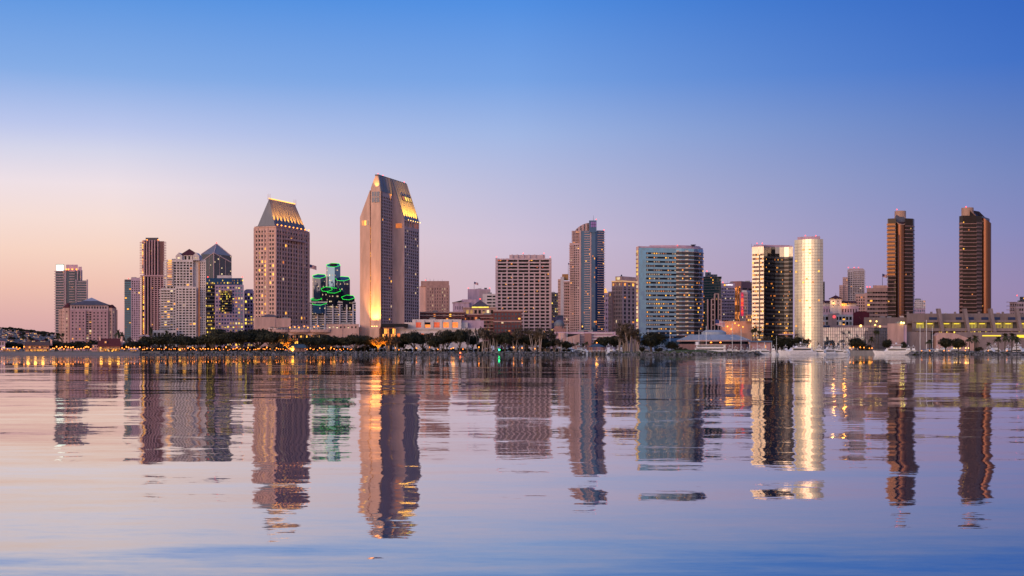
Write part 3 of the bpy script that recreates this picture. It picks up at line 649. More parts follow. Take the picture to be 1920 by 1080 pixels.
flag(580.2, 495, 1128, G, 'striped flag on a tall pole showing past the steep metal roofed hotel', 6)

# ---- podium and terraces between the two hotel towers
d = 985
b = Bld('hotel_podium', 'salmon hotel podium with lit terraces, bowed balconies and arched windows', (X(560, d), d+20), 'building')
b.block(front(477, 507, d+3, 30), G, Z(612, d), SALMON, [dict(nc=3, nr=1, wf=.5, hf=.3, lit=0, mg=(6, 1, 5, 0))])
b.block(front(478, 516, d+6, 26, 6), Z(612, d)-.5, Z(594, d), SALMON, [None])
b.block(front(516, 545, d+8, 24, 12), Z(612, d)-.5, Z(596, d), SALMON, [None])
dm = front(490, 522, d+8, 20); ctr = (sum(q[0] for q in dm)/4, sum(q[1] for q in dm)/4)
b.part('low_roof', MB().add([(x, y, Z(593.5, d)) for x, y in dm]+[(msub(q, ctr, .6)[0], msub(q, ctr, .6)[1], Z(588.5, d)) for q in dm], [(0, 1, 5, 4), (1, 2, 6, 5), (2, 3, 7, 6), (3, 0, 4, 7), (4, 5, 6, 7), (3, 2, 1, 0)]), SLATE)
pt_ = front(507, 612, d+2, 26); b.block(pt_, G, Z(618, d), SALMON, [None])
for cx_ in (521, 562, 600):             # bowed balconies over arched glass
    x, r = X(cx_, d), 6.0; zb = Z(620, d)
    bw = [(x+r*1.35*math.sin(t), d+2-3.4*math.cos(t)) for t in rng(-math.pi/2, math.pi/2, 9)]
    b.part('bowed_balcony', MB().prism(bw, zb-1.0, zb+.9), SALMON); b.part('balcony_soffit', MB().prism([(x+(q[0]-x)*.8, d+2+(q[1]-d-2)*.7) for q in bw], zb-1.7, zb-1.0), SALMON)
    for q in bw[1:-1]: b.part('baluster', MB().tube((q[0], q[1]+.1, zb+.9), (q[0], q[1]+.1, zb+2.0), .1, n=4), WHITEP)
    b.part('handrail', MB().add([], []).tube((bw[0][0], bw[0][1], zb+2), (bw[0][0]+.1, bw[0][1], zb+2), .1) if False else (lambda m_: [m_.tube((bw[i][0], bw[i][1], zb+2.0), (bw[i+1][0], bw[i+1][1], zb+2.0), .12, n=4) for i in range(8)] and m_)(MB()), WHITEP)
    ga = MB(); za_, zb2 = G+1.0, Z(626.5, d); wq = 7.4
    arcp = [(x-wq, d+1.9, za_), (x+wq, d+1.9, za_), (x+wq, d+1.9, zb2-1.2)]+[(x+wq*math.cos(t), d+1.9, zb2-1.2+1.2*math.sin(t)) for t in rng(.3, math.pi-.3, 7)]+[(x-wq, d+1.9, zb2-1.2)]
    ga.add(arcp+[(a, b_-.25, c_) for a, b_, c_ in arcp], [tuple(range(len(arcp), 2*len(arcp)))]+[(i, (i+1) % len(arcp), len(arcp)+(i+1) % len(arcp), len(arcp)+i) for i in range(len(arcp))]); gw = b.part('arched_window', ga, GLD)
    for k in rng(-.75, .75, 6): b.part('mullion', MB().box(x+k*wq-.12, x+k*wq+.12, d+1.5, d+1.7, za_, zb2-.3), DKGREY, gw)
    b.litrow((x-wq, d+1.62), (x+wq, d+1.62), [Z(631, d), Z(637, d), Z(642, d)], 2.0, 10, .5)
b.block(front(612, 673, d+2, 30), G, Z(607.5, d), SALMON, [dict(nc=8, nr=1, wf=.42, hf=.5, lit=.45, mg=(1, 1, Z(617, d)-G, 1), litf=lambda i, j: (i < 3 or i == 5) and LITP)])
b.part('pilaster', MB().box(X(641, d)-.3, X(641, d)+.3, d+1.6, d+2.2, G, Z(607.8, d)), SALMON)
for px in (540, 549, 557, 567, 574, 586, 593): 
    pl = b.part('terrace_parasol_pole', MB().tube((X(px, d), d+6, Z(618, d)-.6), (X(px, d), d+6, Z(610.5, d)), .1, n=5), STEEL); b.part('terrace_lamp', MB().ball(X(px, d)+.6, d+5, Z(613, d)+random.uniform(-.6, .8), .55), LAMP, pl)
    b.part('terrace_parasol', MB().cone(X(px, d), d+6, Z(612, d), Z(609.5, d), 2.2, .1, 8), SALMON, pl)
b.litrow((X(508, d), d+1.9), (X(612, d), d+1.9), [Z(616, d)], 1.4, 40, 0)
b.done()

# ---- chisel-topped tower
TH = 18; dl = (-math.cos(R(TH)), math.sin(R(TH))); dr = (math.sin(R(TH)), math.cos(R(TH))); nrr = (-dl[0], -dl[1])
C = (X(714, 1000), 1000.0); WA = hit(C, dl, 675); LA = hit(C, dr, 737); RAp = mv(C, dr, LA); WB = hit(RAp, nrr, 758); CB = mv(RAp, nrr, WB); LB = hit(CB, dr, 786)
zt, zl, zra, zrb = Z(329, 1001), Z(407, 1005), Z(355, 1000), Z(411, CB[1])
b = Bld('chisel_tower', 'tallest hotel tower, chisel topped and sandy, its end wall washed by golden uplights', (C[0]-4, C[1]+25), 'tower')
TS = stone('tower_stone', (.60, .375, .29)); TSR = stone('tower_shaded_stone', (.55, .36, .335))  # side stone coloured darker and cooler, as the shaded faces look
def uz(u, v): q = mv(mv(C, dl, u), dr, v); return q
def prof(pts, v0, v1, m, name, faces):
    n = len(pts); V = [(*uz(u, v0), z) for u, z in pts]+[(*uz(u, v1), z) for u, z in pts]
    mb = MB(); allf = {'front': tuple(range(n-1, -1, -1)), 'back': tuple(range(n, 2*n))}
    for i in range(n): allf[i] = (i, (i+1) % n, n+(i+1) % n, n+i)
    mb.add(V, [allf[k] for k in faces]); return b.part(name, mb, m)
pA = [(0, G), (0, zra), (2.2, zt), (4.6, zt), (WA, zl), (WA, G)]; pB = [(-WB, G), (-WB, zrb), (1.4, zt-.3), (4.6, zt-.3), (WA, zl), (WA, G)]
us = WA*(714-694.5)/(714-675)           # vertical slot splits the end wall in two
prof([(0, G), (0, zra), (2.2, zt), (4.6, zt), (us-.35, zt-(us-.35-4.6)*(zt-zl)/(WA-4.6)), (us-.35, G)], 0, 3, TS, 'end_wall', ['front', 0, 3, 4, 'back'])
prof([(us+.35, G), (us+.35, zt-(us+.35-4.6)*(zt-zl)/(WA-4.6)), (WA, zl), (WA, G)], -.12, 3, TS, 'end_wall', ['front', 0, 1, 2, 3, 'back'])
prof([(us-.6, G), (us-.6, zt-(us-4)*(zt-zl)/(WA-4.6)-1), (us+.6, zt-(us-3)*(zt-zl)/(WA-4.6)-1), (us+.6, G)], 1.4, 2.6, TSR, 'slot_wall', ['front', 0, 1, 2])
for z in rng(Z(610, 1000), Z(427, 1000), 36):
    q = uz(us, 1.3); b.pane((q[0], q[1], z), .9, 1.5, math.atan2(-dl[1], -dl[0]), LIT)
prof(pA, 3, LA+.0, TSR, 'front_slab', ['back', 3, 4]); prof(pB, LA, LA+LB, TSR, 'rear_slab', ['front', 'back', 3, 4])
b.face(uz(0, 0), uz(0, LA), G, zra-1.5, 6, 43, .66, .64, m=TSR, lit=.02, mg=(2.0, 1.6, 14, 3))
b.face(uz(-WB, LA), uz(-WB, LA+LB), G, zrb-6.5, 7, 33, .66, .64, m=TSR, lit=.07, mg=(.8, .8, 12, 1), dep=.6, lm=LITP)
zo = zrb-6.5; b.face(uz(-WB, LA), uz(-WB, LA+LB), zo, zrb, 6, 1, .7, .75, m=TSR, lit=.5, mg=(.8, .8, .4, .4), dep=2.5)
ZB = stone('bronze_roof', (.20, .19, .21), .42, .15)
def slab_roof(pu0, pz0, pu1, pz1, v0, v1, name, m, off=.3):
    A_, B_, C_, D_ = [(*uz(u, v), z) for u, v, z in ((pu0, v0, pz0), (pu0, v1, pz0), (pu1, v1, pz1), (pu1, v0, pz1))]
    nx_ = Vector(B_)-Vector(A_); ny_ = Vector(D_)-Vector(A_); nn = nx_.cross(ny_).normalized()*off
    mb = MB(); top_ = [tuple(Vector(q)+nn) for q in (A_, B_, C_, D_)]; bt = [tuple(Vector(q)-nn) for q in (A_, B_, C_, D_)]
    mb.add(top_+bt, [(0, 1, 2, 3), (7, 6, 5, 4), (0, 4, 5, 1), (1, 5, 6, 2), (2, 6, 7, 3), (3, 7, 4, 0)]); return b.part(name, mb, m)
slab_roof(0, zra-1.5, 2.2, zt, -.3, LA, 'front_roof', ZB); rfb = slab_roof(-WB, zrb, 1.4, zt-.3, LA+.2, LA+LB, 'sloping_roof', ZB)
slab_roof(2.0, zt+.3, 4.8, zt+.3, -.3, LA+LB, 'ridge_cap', SLATE, .5)
for k in rng(0, 1, 7):
    v_ = LA+.8+k*(LB-1.6); b.part('roof_rib', MB().tube((*uz(-WB+.2, v_), zrb+.2), (*uz(1.4, v_), zt+.2), .6, n=4), ZB, rfb)
for k in rng(0.05, .95, 5):
    v_ = k*LA; b.part('roof_rib', MB().tube((*uz(-.3, v_), zra-1.2), (*uz(2.0, v_), zt+.2), .4, n=4), ZB, rfb)
def rk(k, v_): return -WB+(WB+1.4)*k, zrb+(zt-.3-zrb)*k
(ua, za_), (ub, zb_) = rk(.50, 0), rk(.64, 0); slab_roof(ua, za_, ub, zb_, LA+9, LA+LB-2, 'roof_window_band', GLD, .5)
for k in rng(.1, .9, 4):
    v_ = LA+9+k*(LB-13); (ua, za_), (ub, zb_) = rk(.52, 0), rk(.62, 0); slab_roof(ua, za_, ub, zb_, v_, v_+3.0, 'roof_window', LITY if k > .2 else LIT, .62)
# dark square window, lit corner loggia, podium lamps
def endpane(u0, u1, y0, y1, m, name, dpt=-.25):
    A_, B_ = uz(u1, dpt), uz(u0, dpt); b.part(name, MB().prism([A_, B_, mv(B_, dr, .6), mv(A_, dr, .6)], Z(y1, 1000), Z(y0, 1000)), m)
endpane(1.2, 7.6, 359, 379, GLT, 'sky_window')
for u in (3.2, 5.4): endpane(u-.15, u+.15, 358.6, 379.4, TS, 'window_bar', -.4)
endpane(1.0, 7.8, 368.6, 369.4, TS, 'window_bar', -.38)
for u in (11.2, 13.2, 15.2): endpane(u-.75, u+.75, 412.5, 421.5, LITP if u < 12 else LIT, 'loggia_window', -.35)
q0 = uz(-WB*.45, LA); A_, B_ = mv(RAp, nrr, WB*.25), mv(RAp, nrr, WB*.8); o_ = (-dr[0]*.25, -dr[1]*.25)
b.part('loggia_window', MB().prism([mv(A_, o_, 1), mv(B_, o_, 1), B_, A_], Z(426, 1015), Z(417.5, 1015)), LIT)
bx_ = [uz(WA+.6, -4), uz(-1.2, -4), uz(-1.2, 1), uz(WA+.6, 1)]; b.prism('plinth', bx_, G, Z(613, 1000), TS)
bx_ = [uz(6.6, -7), uz(-1.8, -7), uz(-1.8, -3.9), uz(6.6, -3.9)]; b.prism('plinth', bx_, G, Z(616, 1000), TS)
zl_ = Z(612.4, 1000)
for u in (2.0, 4.0, 6.0):
    q = uz(u, -3.3); b.part('uplight', MB().box(q[0]-.5, q[0]+.5, q[1]-.25, q[1]+.25, zl_, zl_+.5), LAMPW); t = uz(u, .4)
    spot('uplight_lamp', (q[0], q[1], zl_+.8), (t[0], t[1], zl_+30), 62000, (1, .46, .08), 66, .9, .4, b.o)
    spot('uplight_beam', (q[0], q[1], zl_+.9), (t[0], t[1], zl_+58), 80000, (1, .46, .09), 20, 1, .4, b.o)
q = uz(3.4, -1.0); spot('gable_uplight', (q[0]-.4, q[1]-1.2, Z(353, 1000)), (*uz(3.3, 0), Z(340, 1000)), 6000, (1, .48, .08), 70, .8, .2, b.o)
for k in rng(.08, .86, 6):
    v_ = LA+k*LB; q = uz(-WB-2.6, v_); t = uz(-2, v_); b.part('eave_floodlight', MB().ball(q[0], q[1], zrb-.4, .35, n=6, m=4), LAMPW)
    spot('eave_floodlight_lamp', (q[0], q[1], zrb+.2), (*uz(-WB*.55, v_), zrb+(zt-zrb)*.5), 120000, (1, .46, .03), 60, 1, .2, b.o)
for k in (0, .18, 1): q = uz(3.4, LA*.1+k*(LA+LB-3)); b.beacon(q[0], q[1], zt+.5, .35)
b.done()
# glazed lobby and stepped white conference building
d = 985
b = Bld('glass_lobby', 'glazed lobby glowing orange at the foot of the chisel topped tower', (X(730, d), d+6))
p = front(717, 742, d, 14); b.prism('lobby_core', inset(p, .5), G, Z(612, d), BROWN)
for i in range(8):
    for j in range(4):
        u0, u1 = i/8+.015, (i+1)/8-.015; za_, zb_ = G+j*(Z(616, d)-G)/4+.2, G+(j+1)*(Z(616, d)-G)/4-.1; A_, B_ = msub(p[0], p[1], u0), msub(p[0], p[1], u1)
        b.pane(((A_[0]+B_[0])/2, d+.2, (za_+zb_)/2), B_[0]-A_[0], zb_-za_, 0, LIT if random.random() < .55 else GLD)
b.prism('canopy', front(715, 765, d-1.5, 16), Z(613, d), Z(607, d), GLD); b.done()
d = 990
b = Bld('conference_building', 'white stepped conference building with a row of orange lit openings', (X(820, d), d+20))
b.block(front(738, 905, d, 20), G, Z(617, d), WHITE, [dict(nc=10, nr=1, wf=.6, hf=.42, lit=.3, mg=(2, 30, 5, 0), dep=1.5, lm=LITR)])
b.block(front(758, 877, d+9.5, 12), Z(617, d)-.5, Z(604, d), WHITE, [None])
b.block(front(773, 865, d+5, 17), Z(617, d)-.4, Z(598.5, d), WHITE, [dict(nc=5, nr=1, wf=.62, hf=.62, lit=1, mg=(1.2, 1.2, .4, 1.0), dep=2.0, lm=LITR)])
b.block(front(866, 907, d+14, 18), G, Z(600, d), LAV, [None])
for px in (778, 794, 811, 828, 846): b.part('pilaster', MB().box(X(px, d)+.0-.4, X(px, d)+.4, d+4.2, d+4.9, Z(617, d), Z(600, d)), WHITE)
b.stack('roof_slab', [(X(737, d), d), (X(906, d), d)], [Z(618, d)], .8, 1.0, WHITE)
b.done()

# ---- hexagon cluster tower with green neon rims
d = 1350; b = Bld('hexagon_tower', 'cluster of dark glass hexagonal shafts with green neon rims over white banded floors', (X(624, d), d+22), 'tower')
def hexshaft(x0, x1, yf, yb, dd, zbot, m):
    """six-sided shaft whose slanted top falls toward the water, a green tube round its rim"""
    cx, r = X((x0+x1)/2, dd), (x1-x0)/2/F*dd; rot = R(-12); cyy = dd+r
    pts = [(cx+r*math.cos(2*math.pi*i/6+rot), cyy+r*math.sin(2*math.pi*i/6+rot)) for i in range(6)]
    zf, zb = Z(yf, dd), Z(yb, dd+2*r); y0 = min(q[1] for q in pts); y1 = max(q[1] for q in pts)
    zt = [zf+(zb-zf)*(q[1]-y0)/(y1-y0) for q in pts]
    s = b.part('hexagonal_shaft', MB().prism(pts, zbot, zt), m); mb = MB()
    for i in range(6): mb.tube((*pts[i], zt[i]+.2), (*pts[(i+1) % 6], zt[(i+1) % 6]+.2), .16, n=5)
    b.part('neon_rim', mb, GREENL, s)
    for i in range(6):
        P, Q = pts[i], pts[(i+1) % 6]
        if (P[1]+Q[1])/2 < cyy: b.litrow(P, Q, rng(zf-14, zf-3, 3), 1.6, 5, .22, LITP)
    return cx, cyy, zf, r
c_ = hexshaft(609, 637, 501, 493.5, d+18, G, GLB); b.part('plant_room', MB().cone(c_[0], c_[1], c_[2]-1, Z(491, d), c_[3]*.5, c_[3]*.5, 6), GLD)
hexshaft(583, 610, 522, 514, d+10, G, GLT); hexshaft(626.5, 655, 527, 518.5, d+10, G, GLT)
hexshaft(600, 622, 547, 538, d+3, Z(572, d), GLD); hexshaft(609, 637.5, 550, 540, d-1, Z(574, d), GLD)
hexshaft(638, 664, 562.5, 553.5, d-1, Z(580, d), GLD); hexshaft(580, 602, 563, 558.5, d+1, Z(585, d), GLD); hexshaft(582, 611, 572.5, 564, d-5, Z(588, d), GLB)
pb = front(581, 667, d+2, 40, 2); b.prism('base_core', pb, G, Z(566, d), GLD); b.stack('white_floor_band', [mv(pb[3], (0, -1), 1), pb[0], pb[1]], rng(G+2, Z(567.5, d), 21), 1.2, .9, WHITE)
for px in (583, 595, 609, 624, 637, 650, 662): b.part('white_pier', MB().box(X(px, d)-.7, X(px, d)+.7, d-.2, d+2.5, G, Z(571, d)), WHITE)
b.litrow(pb[0], pb[1], [z+2 for z in rng(G+2, Z(575, d), 18)], 1.1, 26, .07, off=.3)
b.done()

# ---- brown office block with lit slits
d = 1350; P = corner(797.5, 787, 843, d, 25, r=40); P = corner(798, 786, 0, d, 8, l=None, r=40); pf = front(798, 843, d, 34, 1)
b = Bld('brown_block', 'brown windowless looking block with narrow lit window slits behind the conference building', pf)
z1 = Z(535, d); BB = stone('brown_block_stone', (.38, .22, .195))
b.block(pf, G, z1, BB, [dict(nc=9, nr=18, wf=.22, hf=.6, mg=(1.2, 1.2, 4, 2), litf=lambda i, j: i in (1, 2, 6, 7) and random.random() < .55 and LITP)])
b.prism('side_wing', front(786.5, 798.2, d+5, 26), G, Z(536, d), BEIGE); b.prism('upper_floor', front(789, 842, d+4, 24), z1-.8, Z(526.5, d), BB)
for k in (.35, .65, .95): q = msub(pf[0], pf[1], k); b.part('pilaster', MB().box(q[0]-.7, q[0]+.7, q[1]-.5, q[1]+.6, G, z1-2), BB)
for px in (798, 805, 812, 820, 828): b.mast(X(px, d), d+12, Z(527, d), random.uniform(2, 4.5))
b.beacon(X(797, d), d+8, Z(526.5, d)); b.done()

# ---- pale civic blocks
d = 1420; p = front(877, 919, d, 30, 0)
b = Bld('pale_block', 'pale lilac windowless block carrying a flagpole', p); b.block(p, G, Z(542, d), LAV, [None]); 
b.prism('dark_side', front(899, 919.5, d-.6, 10), G, Z(544, d), GREY); b.prism('plant_room', front(908, 913, d+8, 6), Z(542.5, d), Z(539, d), STEEL); b.beacon(X(878, d), d+3, Z(542, d)); b.beacon(X(918, d), d+3, Z(542, d)); b.done()
flag(889, 528, 1425, Z(542.5, 1425), 'small striped flag on the pale lilac roof', 4.5)
d = 1300; p = front(905, 934, d, 24, 0)
b = Bld('striped_block', 'white block with grey window stripes beside the grid tower', p); b.block(p, G, Z(551, d), WHITE, [dict(nc=2, nr=17, wf=.86, hf=.5, lit=.02, mg=(4, .4, 2, 1))]); b.done()
d = 1300; p = front(849, 880, d, 26, 0)
b = Bld('courthouse', 'low pale block with curved roof edge behind the brick apartments', p); b.block(p, G, Z(567, d), LAV, [dict(nc=5, nr=6, wf=.3, hf=.5, lit=0, mg=(2, 6, 4, 2))])
b.prism('attic', front(866, 893, d+4, 20), G, Z(561, d), LAV); b.part('roof', MB().add([(X(848, d), d-.5, Z(567, d)), (X(866, d), d-.5, Z(563, d)), (X(866, d), d+20, Z(563, d)), (X(848, d), d+20, Z(567, d))], [(0, 1, 2, 3)]).prism(front(848, 881, d-.4, 21), Z(568, d), Z(566.4, d)), GREY); b.done()

# ---- brick apartments with pavilion roof
d = 1060
b = Bld('brick_apartments', 'dark brick apartment block with balconies and a lit pavilion under a pyramid roof', (X(885, d), d+14))
b.block(front(787, 872, d+4, 22), G, Z(585, d), BRICK, [dict(nc=14, nr=8, wf=.62, hf=.6, lit=.1, mg=(.5, .5, 2, .8))])
b.block(front(867, 932, d+6, 20), G, Z(590, d), BRICK, [dict(nc=9, nr=7, wf=.62, hf=.6, lit=.12, mg=(.5, .5, 2, 1))])
b.block(front(925, 978, d-6, 26), G, Z(583, d), BRICK, [dict(nc=8, nr=9, wf=.62, hf=.62, lit=.1, mg=(.5, .5, 2, 1.2), g=GLT)])
b.block(front(905, 932, d-3, 16), G, Z(590, d), BRICK, [dict(nc=4, nr=8, wf=.6, hf=.6, lit=.14, mg=(.4, .4, 2, 1))])
b.stack('stone_band', [(X(787, d), d+4), (X(870, d), d+4)], [Z(586, d), Z(592, d)], .8, .4, SALMON); b.stack('stone_band', [(X(925, d), d-6), (X(978, d), d-6)], [Z(584.5, d), Z(604, d)], .9, .5, SALMON)
b.stack('balcony_slab', [(X(900, d), d-3), (X(926, d), d-3)], rng(G+8, Z(596, d), 8), .5, 1.1, SALMON)
lt = front(868, 931, d+8, 16); b.block(lt, Z(590, d)-.5, Z(576.5, d), SALMON, [dict(nc=7, nr=1, wf=.6, hf=.62, lit=0, mg=(2, 2, .6, .9), litf=lambda i, j: i in (0, 1, 4, 5) and LITY)])
b.stack('cornice', [lt[0], lt[1]], [Z(577.5, d)], .8, .7, SALMON)
hp = front(883, 918, d+6, 16); ctr = (sum(q[0] for q in hp)/4, sum(q[1] for q in hp)/4)
b.prism('pavilion', inset(hp, .8), Z(576.5, d), Z(574.5, d), LITY)
b.part('pyramid_roof', MB().add([(x, y, Z(574.5, d)) for x, y in hp]+[(ctr[0], ctr[1], Z(562, d+8))], [(0, 1, 4), (1, 2, 4), (2, 3, 4), (3, 0, 4), (3, 2, 1, 0)]), SLATE)
b.beacon(ctr[0], ctr[1], Z(562, d+8)-.3); b.done()

# ---- grid tower
d = 1150; pf = front(930, 1033, d, 34, 0)
b = Bld('grid_tower', 'broad grey concrete tower with rows of dark windows and stepped white fins', pf, 'tower'); z1 = Z(484, d); z0 = G; GT = stone('grid_concrete', (.60, .43, .45))
b.prism('window_core', inset(pf, 1.2), G, z1-1, GLD)
rows = rng(G+2, z1-1.6, 27); b.stack('spandrel', [pf[3], pf[0], pf[1], pf[2]], rows, 1.25, .0, GT, inw=1.3)
for i in range(11):
    x = X(930, d)+(X(1033, d)-X(930, d))*i/10; e = 1.1 if i in (0, 10) else .6
    b.part('corner_pier' if i in (0, 10) else 'pier', MB().box(x-e+(.6 if i == 0 else -.6 if i == 10 else 0), x+e+(.6 if i == 0 else -.6 if i == 10 else 0), d-.45, d+2, G, z1 if i in (0, 2, 4, 6, 8, 10) else z1-14), GT)
for i in range(1, 10):                  # chamfered fins between the bays
    x = X(930, d)+(X(1033, d)-X(930, d))*i/10
    for z in rows[:]: 
        if i % 2 == 0 or z < z1-15: pass
b.stack('fin_step', [(X(930.5, d), d-.4), (X(1032.5, d), d-.4)], rows, .4, .5, GT)
zw = [z+2.9 for z in rows[:-1]]; b.litrow(mv(pf[0], (0, 1), 1.2), mv(pf[1], (0, 1), 1.2), zw, 1.6, 30, .035, off=.12)
b.litrow(mv(pf[0], (0, 1), 1.2), mv(pf[1], (0, 1), 1.2), zw, 1.7, 30, .16, plain('window_blind', (.11, .09, .09), .8), off=.09)
b.litrow(mv(pf[0], (0, 1), 1.2), mv(pf[1], (0, 1), 1.2), [zw[-1], zw[-2], zw[-3]], 1.6, 30, .08, LITR, off=.14)
b.prism('plant_room', front(955, 1022, d+6, 18), z1-1, Z(477, d), GT)
for px in (960, 970, 981, 992, 1003, 1017): b.part('plant_room_pier', MB().box(X(px, d)-.8, X(px, d)+.8, d+5, d+6.2, z1-.5, Z(476.5, d)), GT)
for px in (931, 981, 1020, 1032): b.beacon(X(px, d), d+2, z1 if px in (931, 1032) else Z(477, d), .4)
b.done()

# ---- small blocks between the grid tower and the blue tower
d = 1330; p = front(1030, 1047, d, 20); b = Bld('dark_office', 'small dark office with two rows of lit windows beside the grid tower', p); b.block(p, G, Z(549, d), DKGREY, [dict(nc=5, nr=20, wf=.6, hf=.5, lit=.2, mg=(.3, .3, 3, 1), lm=LITY)]); b.done()
d = 1290; p = front(1046, 1051, d+3, 20); b = Bld('white_slab', 'narrow pale slab tower with an orange capped roof', p, 'tower'); b.block(p, G, Z(523, d), BEIGE, [dict(nc=2, nr=24, wf=.4, hf=.5, lit=0, mg=(.2, .2, 3, 1))]); 
b.block(front(1051, 1057.5, d, 20), G, Z(519, d), WHITE, [None]); b.prism('orange_cap', front(1054, 1066, d+4, 12), Z(524, d), Z(513.5, d), stone('orange_panel', (.42, .20, .08))); b.done()
flag(1065.4, 492.5, 1285, Z(516, 1292), 'tiny flag above the narrow pale slab tower', 3)
d = 1200; p = front(1033, 1066, d, 16); b = Bld('cream_hall', 'low cream hall with a yellow lit strip between two towers', p); b.block(p, G, Z(594, d), LAV, [dict(nc=6, nr=4, wf=.7, hf=.3, lit=.3, mg=(.3, .3, 2, 1), lm=LITY)]); b.done()
d = 1050; b = Bld('domed_house', 'small brown building with a blue grey dome and arched lower windows', (X(1049, d), d+6)); b.block(front(1036, 1064, d, 14), G, Z(616, d), BROWN, [dict(nc=6, nr=2, wf=.5, hf=.6, lit=.2, mg=(.4, .4, 3, 1))])
b.part('drum', MB().cone(X(1049, d), d+6, Z(616, d)-.4, Z(609, d), 4.2, 4.2, 12), BROWN); b.part('dome', MB().ball(X(1049, d), d+6, Z(609, d), 4.4, n=14, m=8), ZINC, smooth=True); b.done()

# ---- blue glass residential tower
d = 1110; b = Bld('blue_tower', 'tall blue glass residential tower with pale balconies and a purple lit crown', (X(1102, d), d+16), 'tower')
lw_ = corner(1087, 1068, 0, d, 12, r=26); zL = Z(455, d); PG = stone('pale_grid', (.52, .345, .34))
b.block(lw_, G, zL, PG, [dict(nc=5, nr=44, wf=.6, hf=.6, lit=.03, mg=(.5, .5, 3, 1.5))])
b.stack('balcony_slab', [mv(lw_[0], (-1, .2), .4), msub(lw_[0], lw_[1], .45)], rng(G+7, zL-3, 44), .7, .8, PG)
gc = [(X(1087, d), d+.2), (X(1107, d), d-1.6), (X(1116, d), d-1.6), (X(1133, d), d+2), (X(1133, d+28), d+28), (X(1088, d+28), d+28)]
b.prism('glass_body', gc, G, Z(433, d), glassm('navy_glass', (.03, .07, .17), .06, .5, .012)); zs = rng(G+7, Z(436, d), 48)
A1, A2 = msub(gc[0], gc[1], .42), msub(gc[0], gc[1], 1.02); B1, B2 = msub(gc[2], gc[3], .25), mv(gc[3], (1, .2), .6)
b.stack('balcony_slab', [A1, A2], zs, .5, .8, PG); b.stack('balcony_slab', [B1, B2], zs, .5, .8, PG)
b.litrow(gc[0], gc[1], [z+1.8 for z in zs[:-1]], 1.6, 6, .05); b.litrow(gc[2], gc[3], [z+1.8 for z in zs[:-1]], 1.6, 6, .06); b.litrow(gc[1], gc[2], [z+1.8 for z in zs[:-1]], 1.6, 3, .03)
b.part('pier', MB().box(X(1088, d)-.8, X(1088, d)+.6, d-.6, d+3, G, Z(432, d)), PG); b.part('pier', MB().box(X(1107.3, d)-.45, X(1107.3, d)+.45, d-2.2, d-1.2, G, Z(430, d)), PG)
up = front(1073, 1090, d+3, 20, 0); b.block(up, zL-.5, Z(432, d), PG, [dict(nc=3, nr=8, wf=.7, hf=.5, lit=.05, mg=(.3, .3, .3, .5))])
b.stack('balcony_slab', [mv(up[0], (-1, 0), .6), up[1]], rng(zL+1, Z(434, d), 8), .7, .9, PG)
cv = MB(); xs_ = rng(X(1079, d), X(1106, d), 9); pts = [(x, Z(431-14*math.sin(math.pi/2*i/8)**.8, d)) for i, x in enumerate(xs_)]
v = []
for x, z in pts: v += [(x, d+4, z), (x, d+20, z), (x, d+4, Z(434, d)), (x, d+20, Z(434, d))]
cv.add(v, [q for i in range(8) for q in ((4*i, 4*i+4, 4*i+5, 4*i+1), (4*i, 4*i+2, 4*i+6, 4*i+4), (4*i+1, 4*i+5, 4*i+7, 4*i+3))]+[(32, 33, 35, 34)]); b.part('curved_crown', cv, PG)
for i in range(1, 8, 2): b.part('crown_louvre', MB().box(pts[i][0]-.3, pts[i][0]+.3, d+3.4, d+4.1, Z(433, d), pts[i][1]-.2), DKGREY)
b.prism('crown_tower', front(1104.5, 1118.5, d-3, 14), Z(436, d), Z(414, d), MATS['navy_glass']); b.part('crown_light', MB().box(X(1107.5, d), X(1117.5, d), d-3.5, d-2.9, Z(426.5, d), Z(416.5, d)), litm('purple_crown', (.60, .16, .75), .75))
for k in (.33, .66): b.part('crown_bar', MB().box(X(1107.5+10*k, d)-.12, X(1107.5+10*k, d)+.12, d-3.8, d-3.55, Z(426.5, d), Z(416.5, d)), DKGREY)
b.part('crown_bar', MB().box(X(1107.5, d), X(1117.5, d), d-3.8, d-3.55, Z(421.7, d), Z(421.2, d)), DKGREY)
b.mast(X(1113, d), d+3, Z(414, d), 5); b.beacon(X(1118, d), d, Z(414, d), .4); b.beacon(X(1133, d), d+4, Z(433, d), .4)
b.prism('roof_terrace', front(1119, 1133, d+3, 14), Z(434, d), Z(431.5, d), DKGREY)
b.done()
d = 1120; p = front(1057, 1068.5, d, 18, 0); b = Bld('balcony_block', 'narrow balconied wing standing against the blue glass tower', p); b.block(p, G, Z(527, d), PG, [dict(nc=3, nr=22, wf=.6, hf=.5, lit=.05, mg=(.3, .3, 3, 1))]); b.stack('balcony_slab', [mv(p[0], (-1, 0), .5), msub(p[0], p[1], .7)], rng(G+5, Z(530, d), 22), .6, .9, PG); b.done()
d = 1330; p = front(1131, 1143, d, 16); b = Bld('spire_block', 'distant block topped by a small golden lit lantern', p); b.block(p, G, Z(549, d), LAV, [dict(nc=3, nr=12, wf=.5, hf=.5, lit=.1, mg=(.3, .3, 3, 1))]); b.part('lantern', MB().cone(X(1135.5, d), d+5, Z(549.5, d), Z(540, d), 2.6, .6, 6), LIT); b.done()

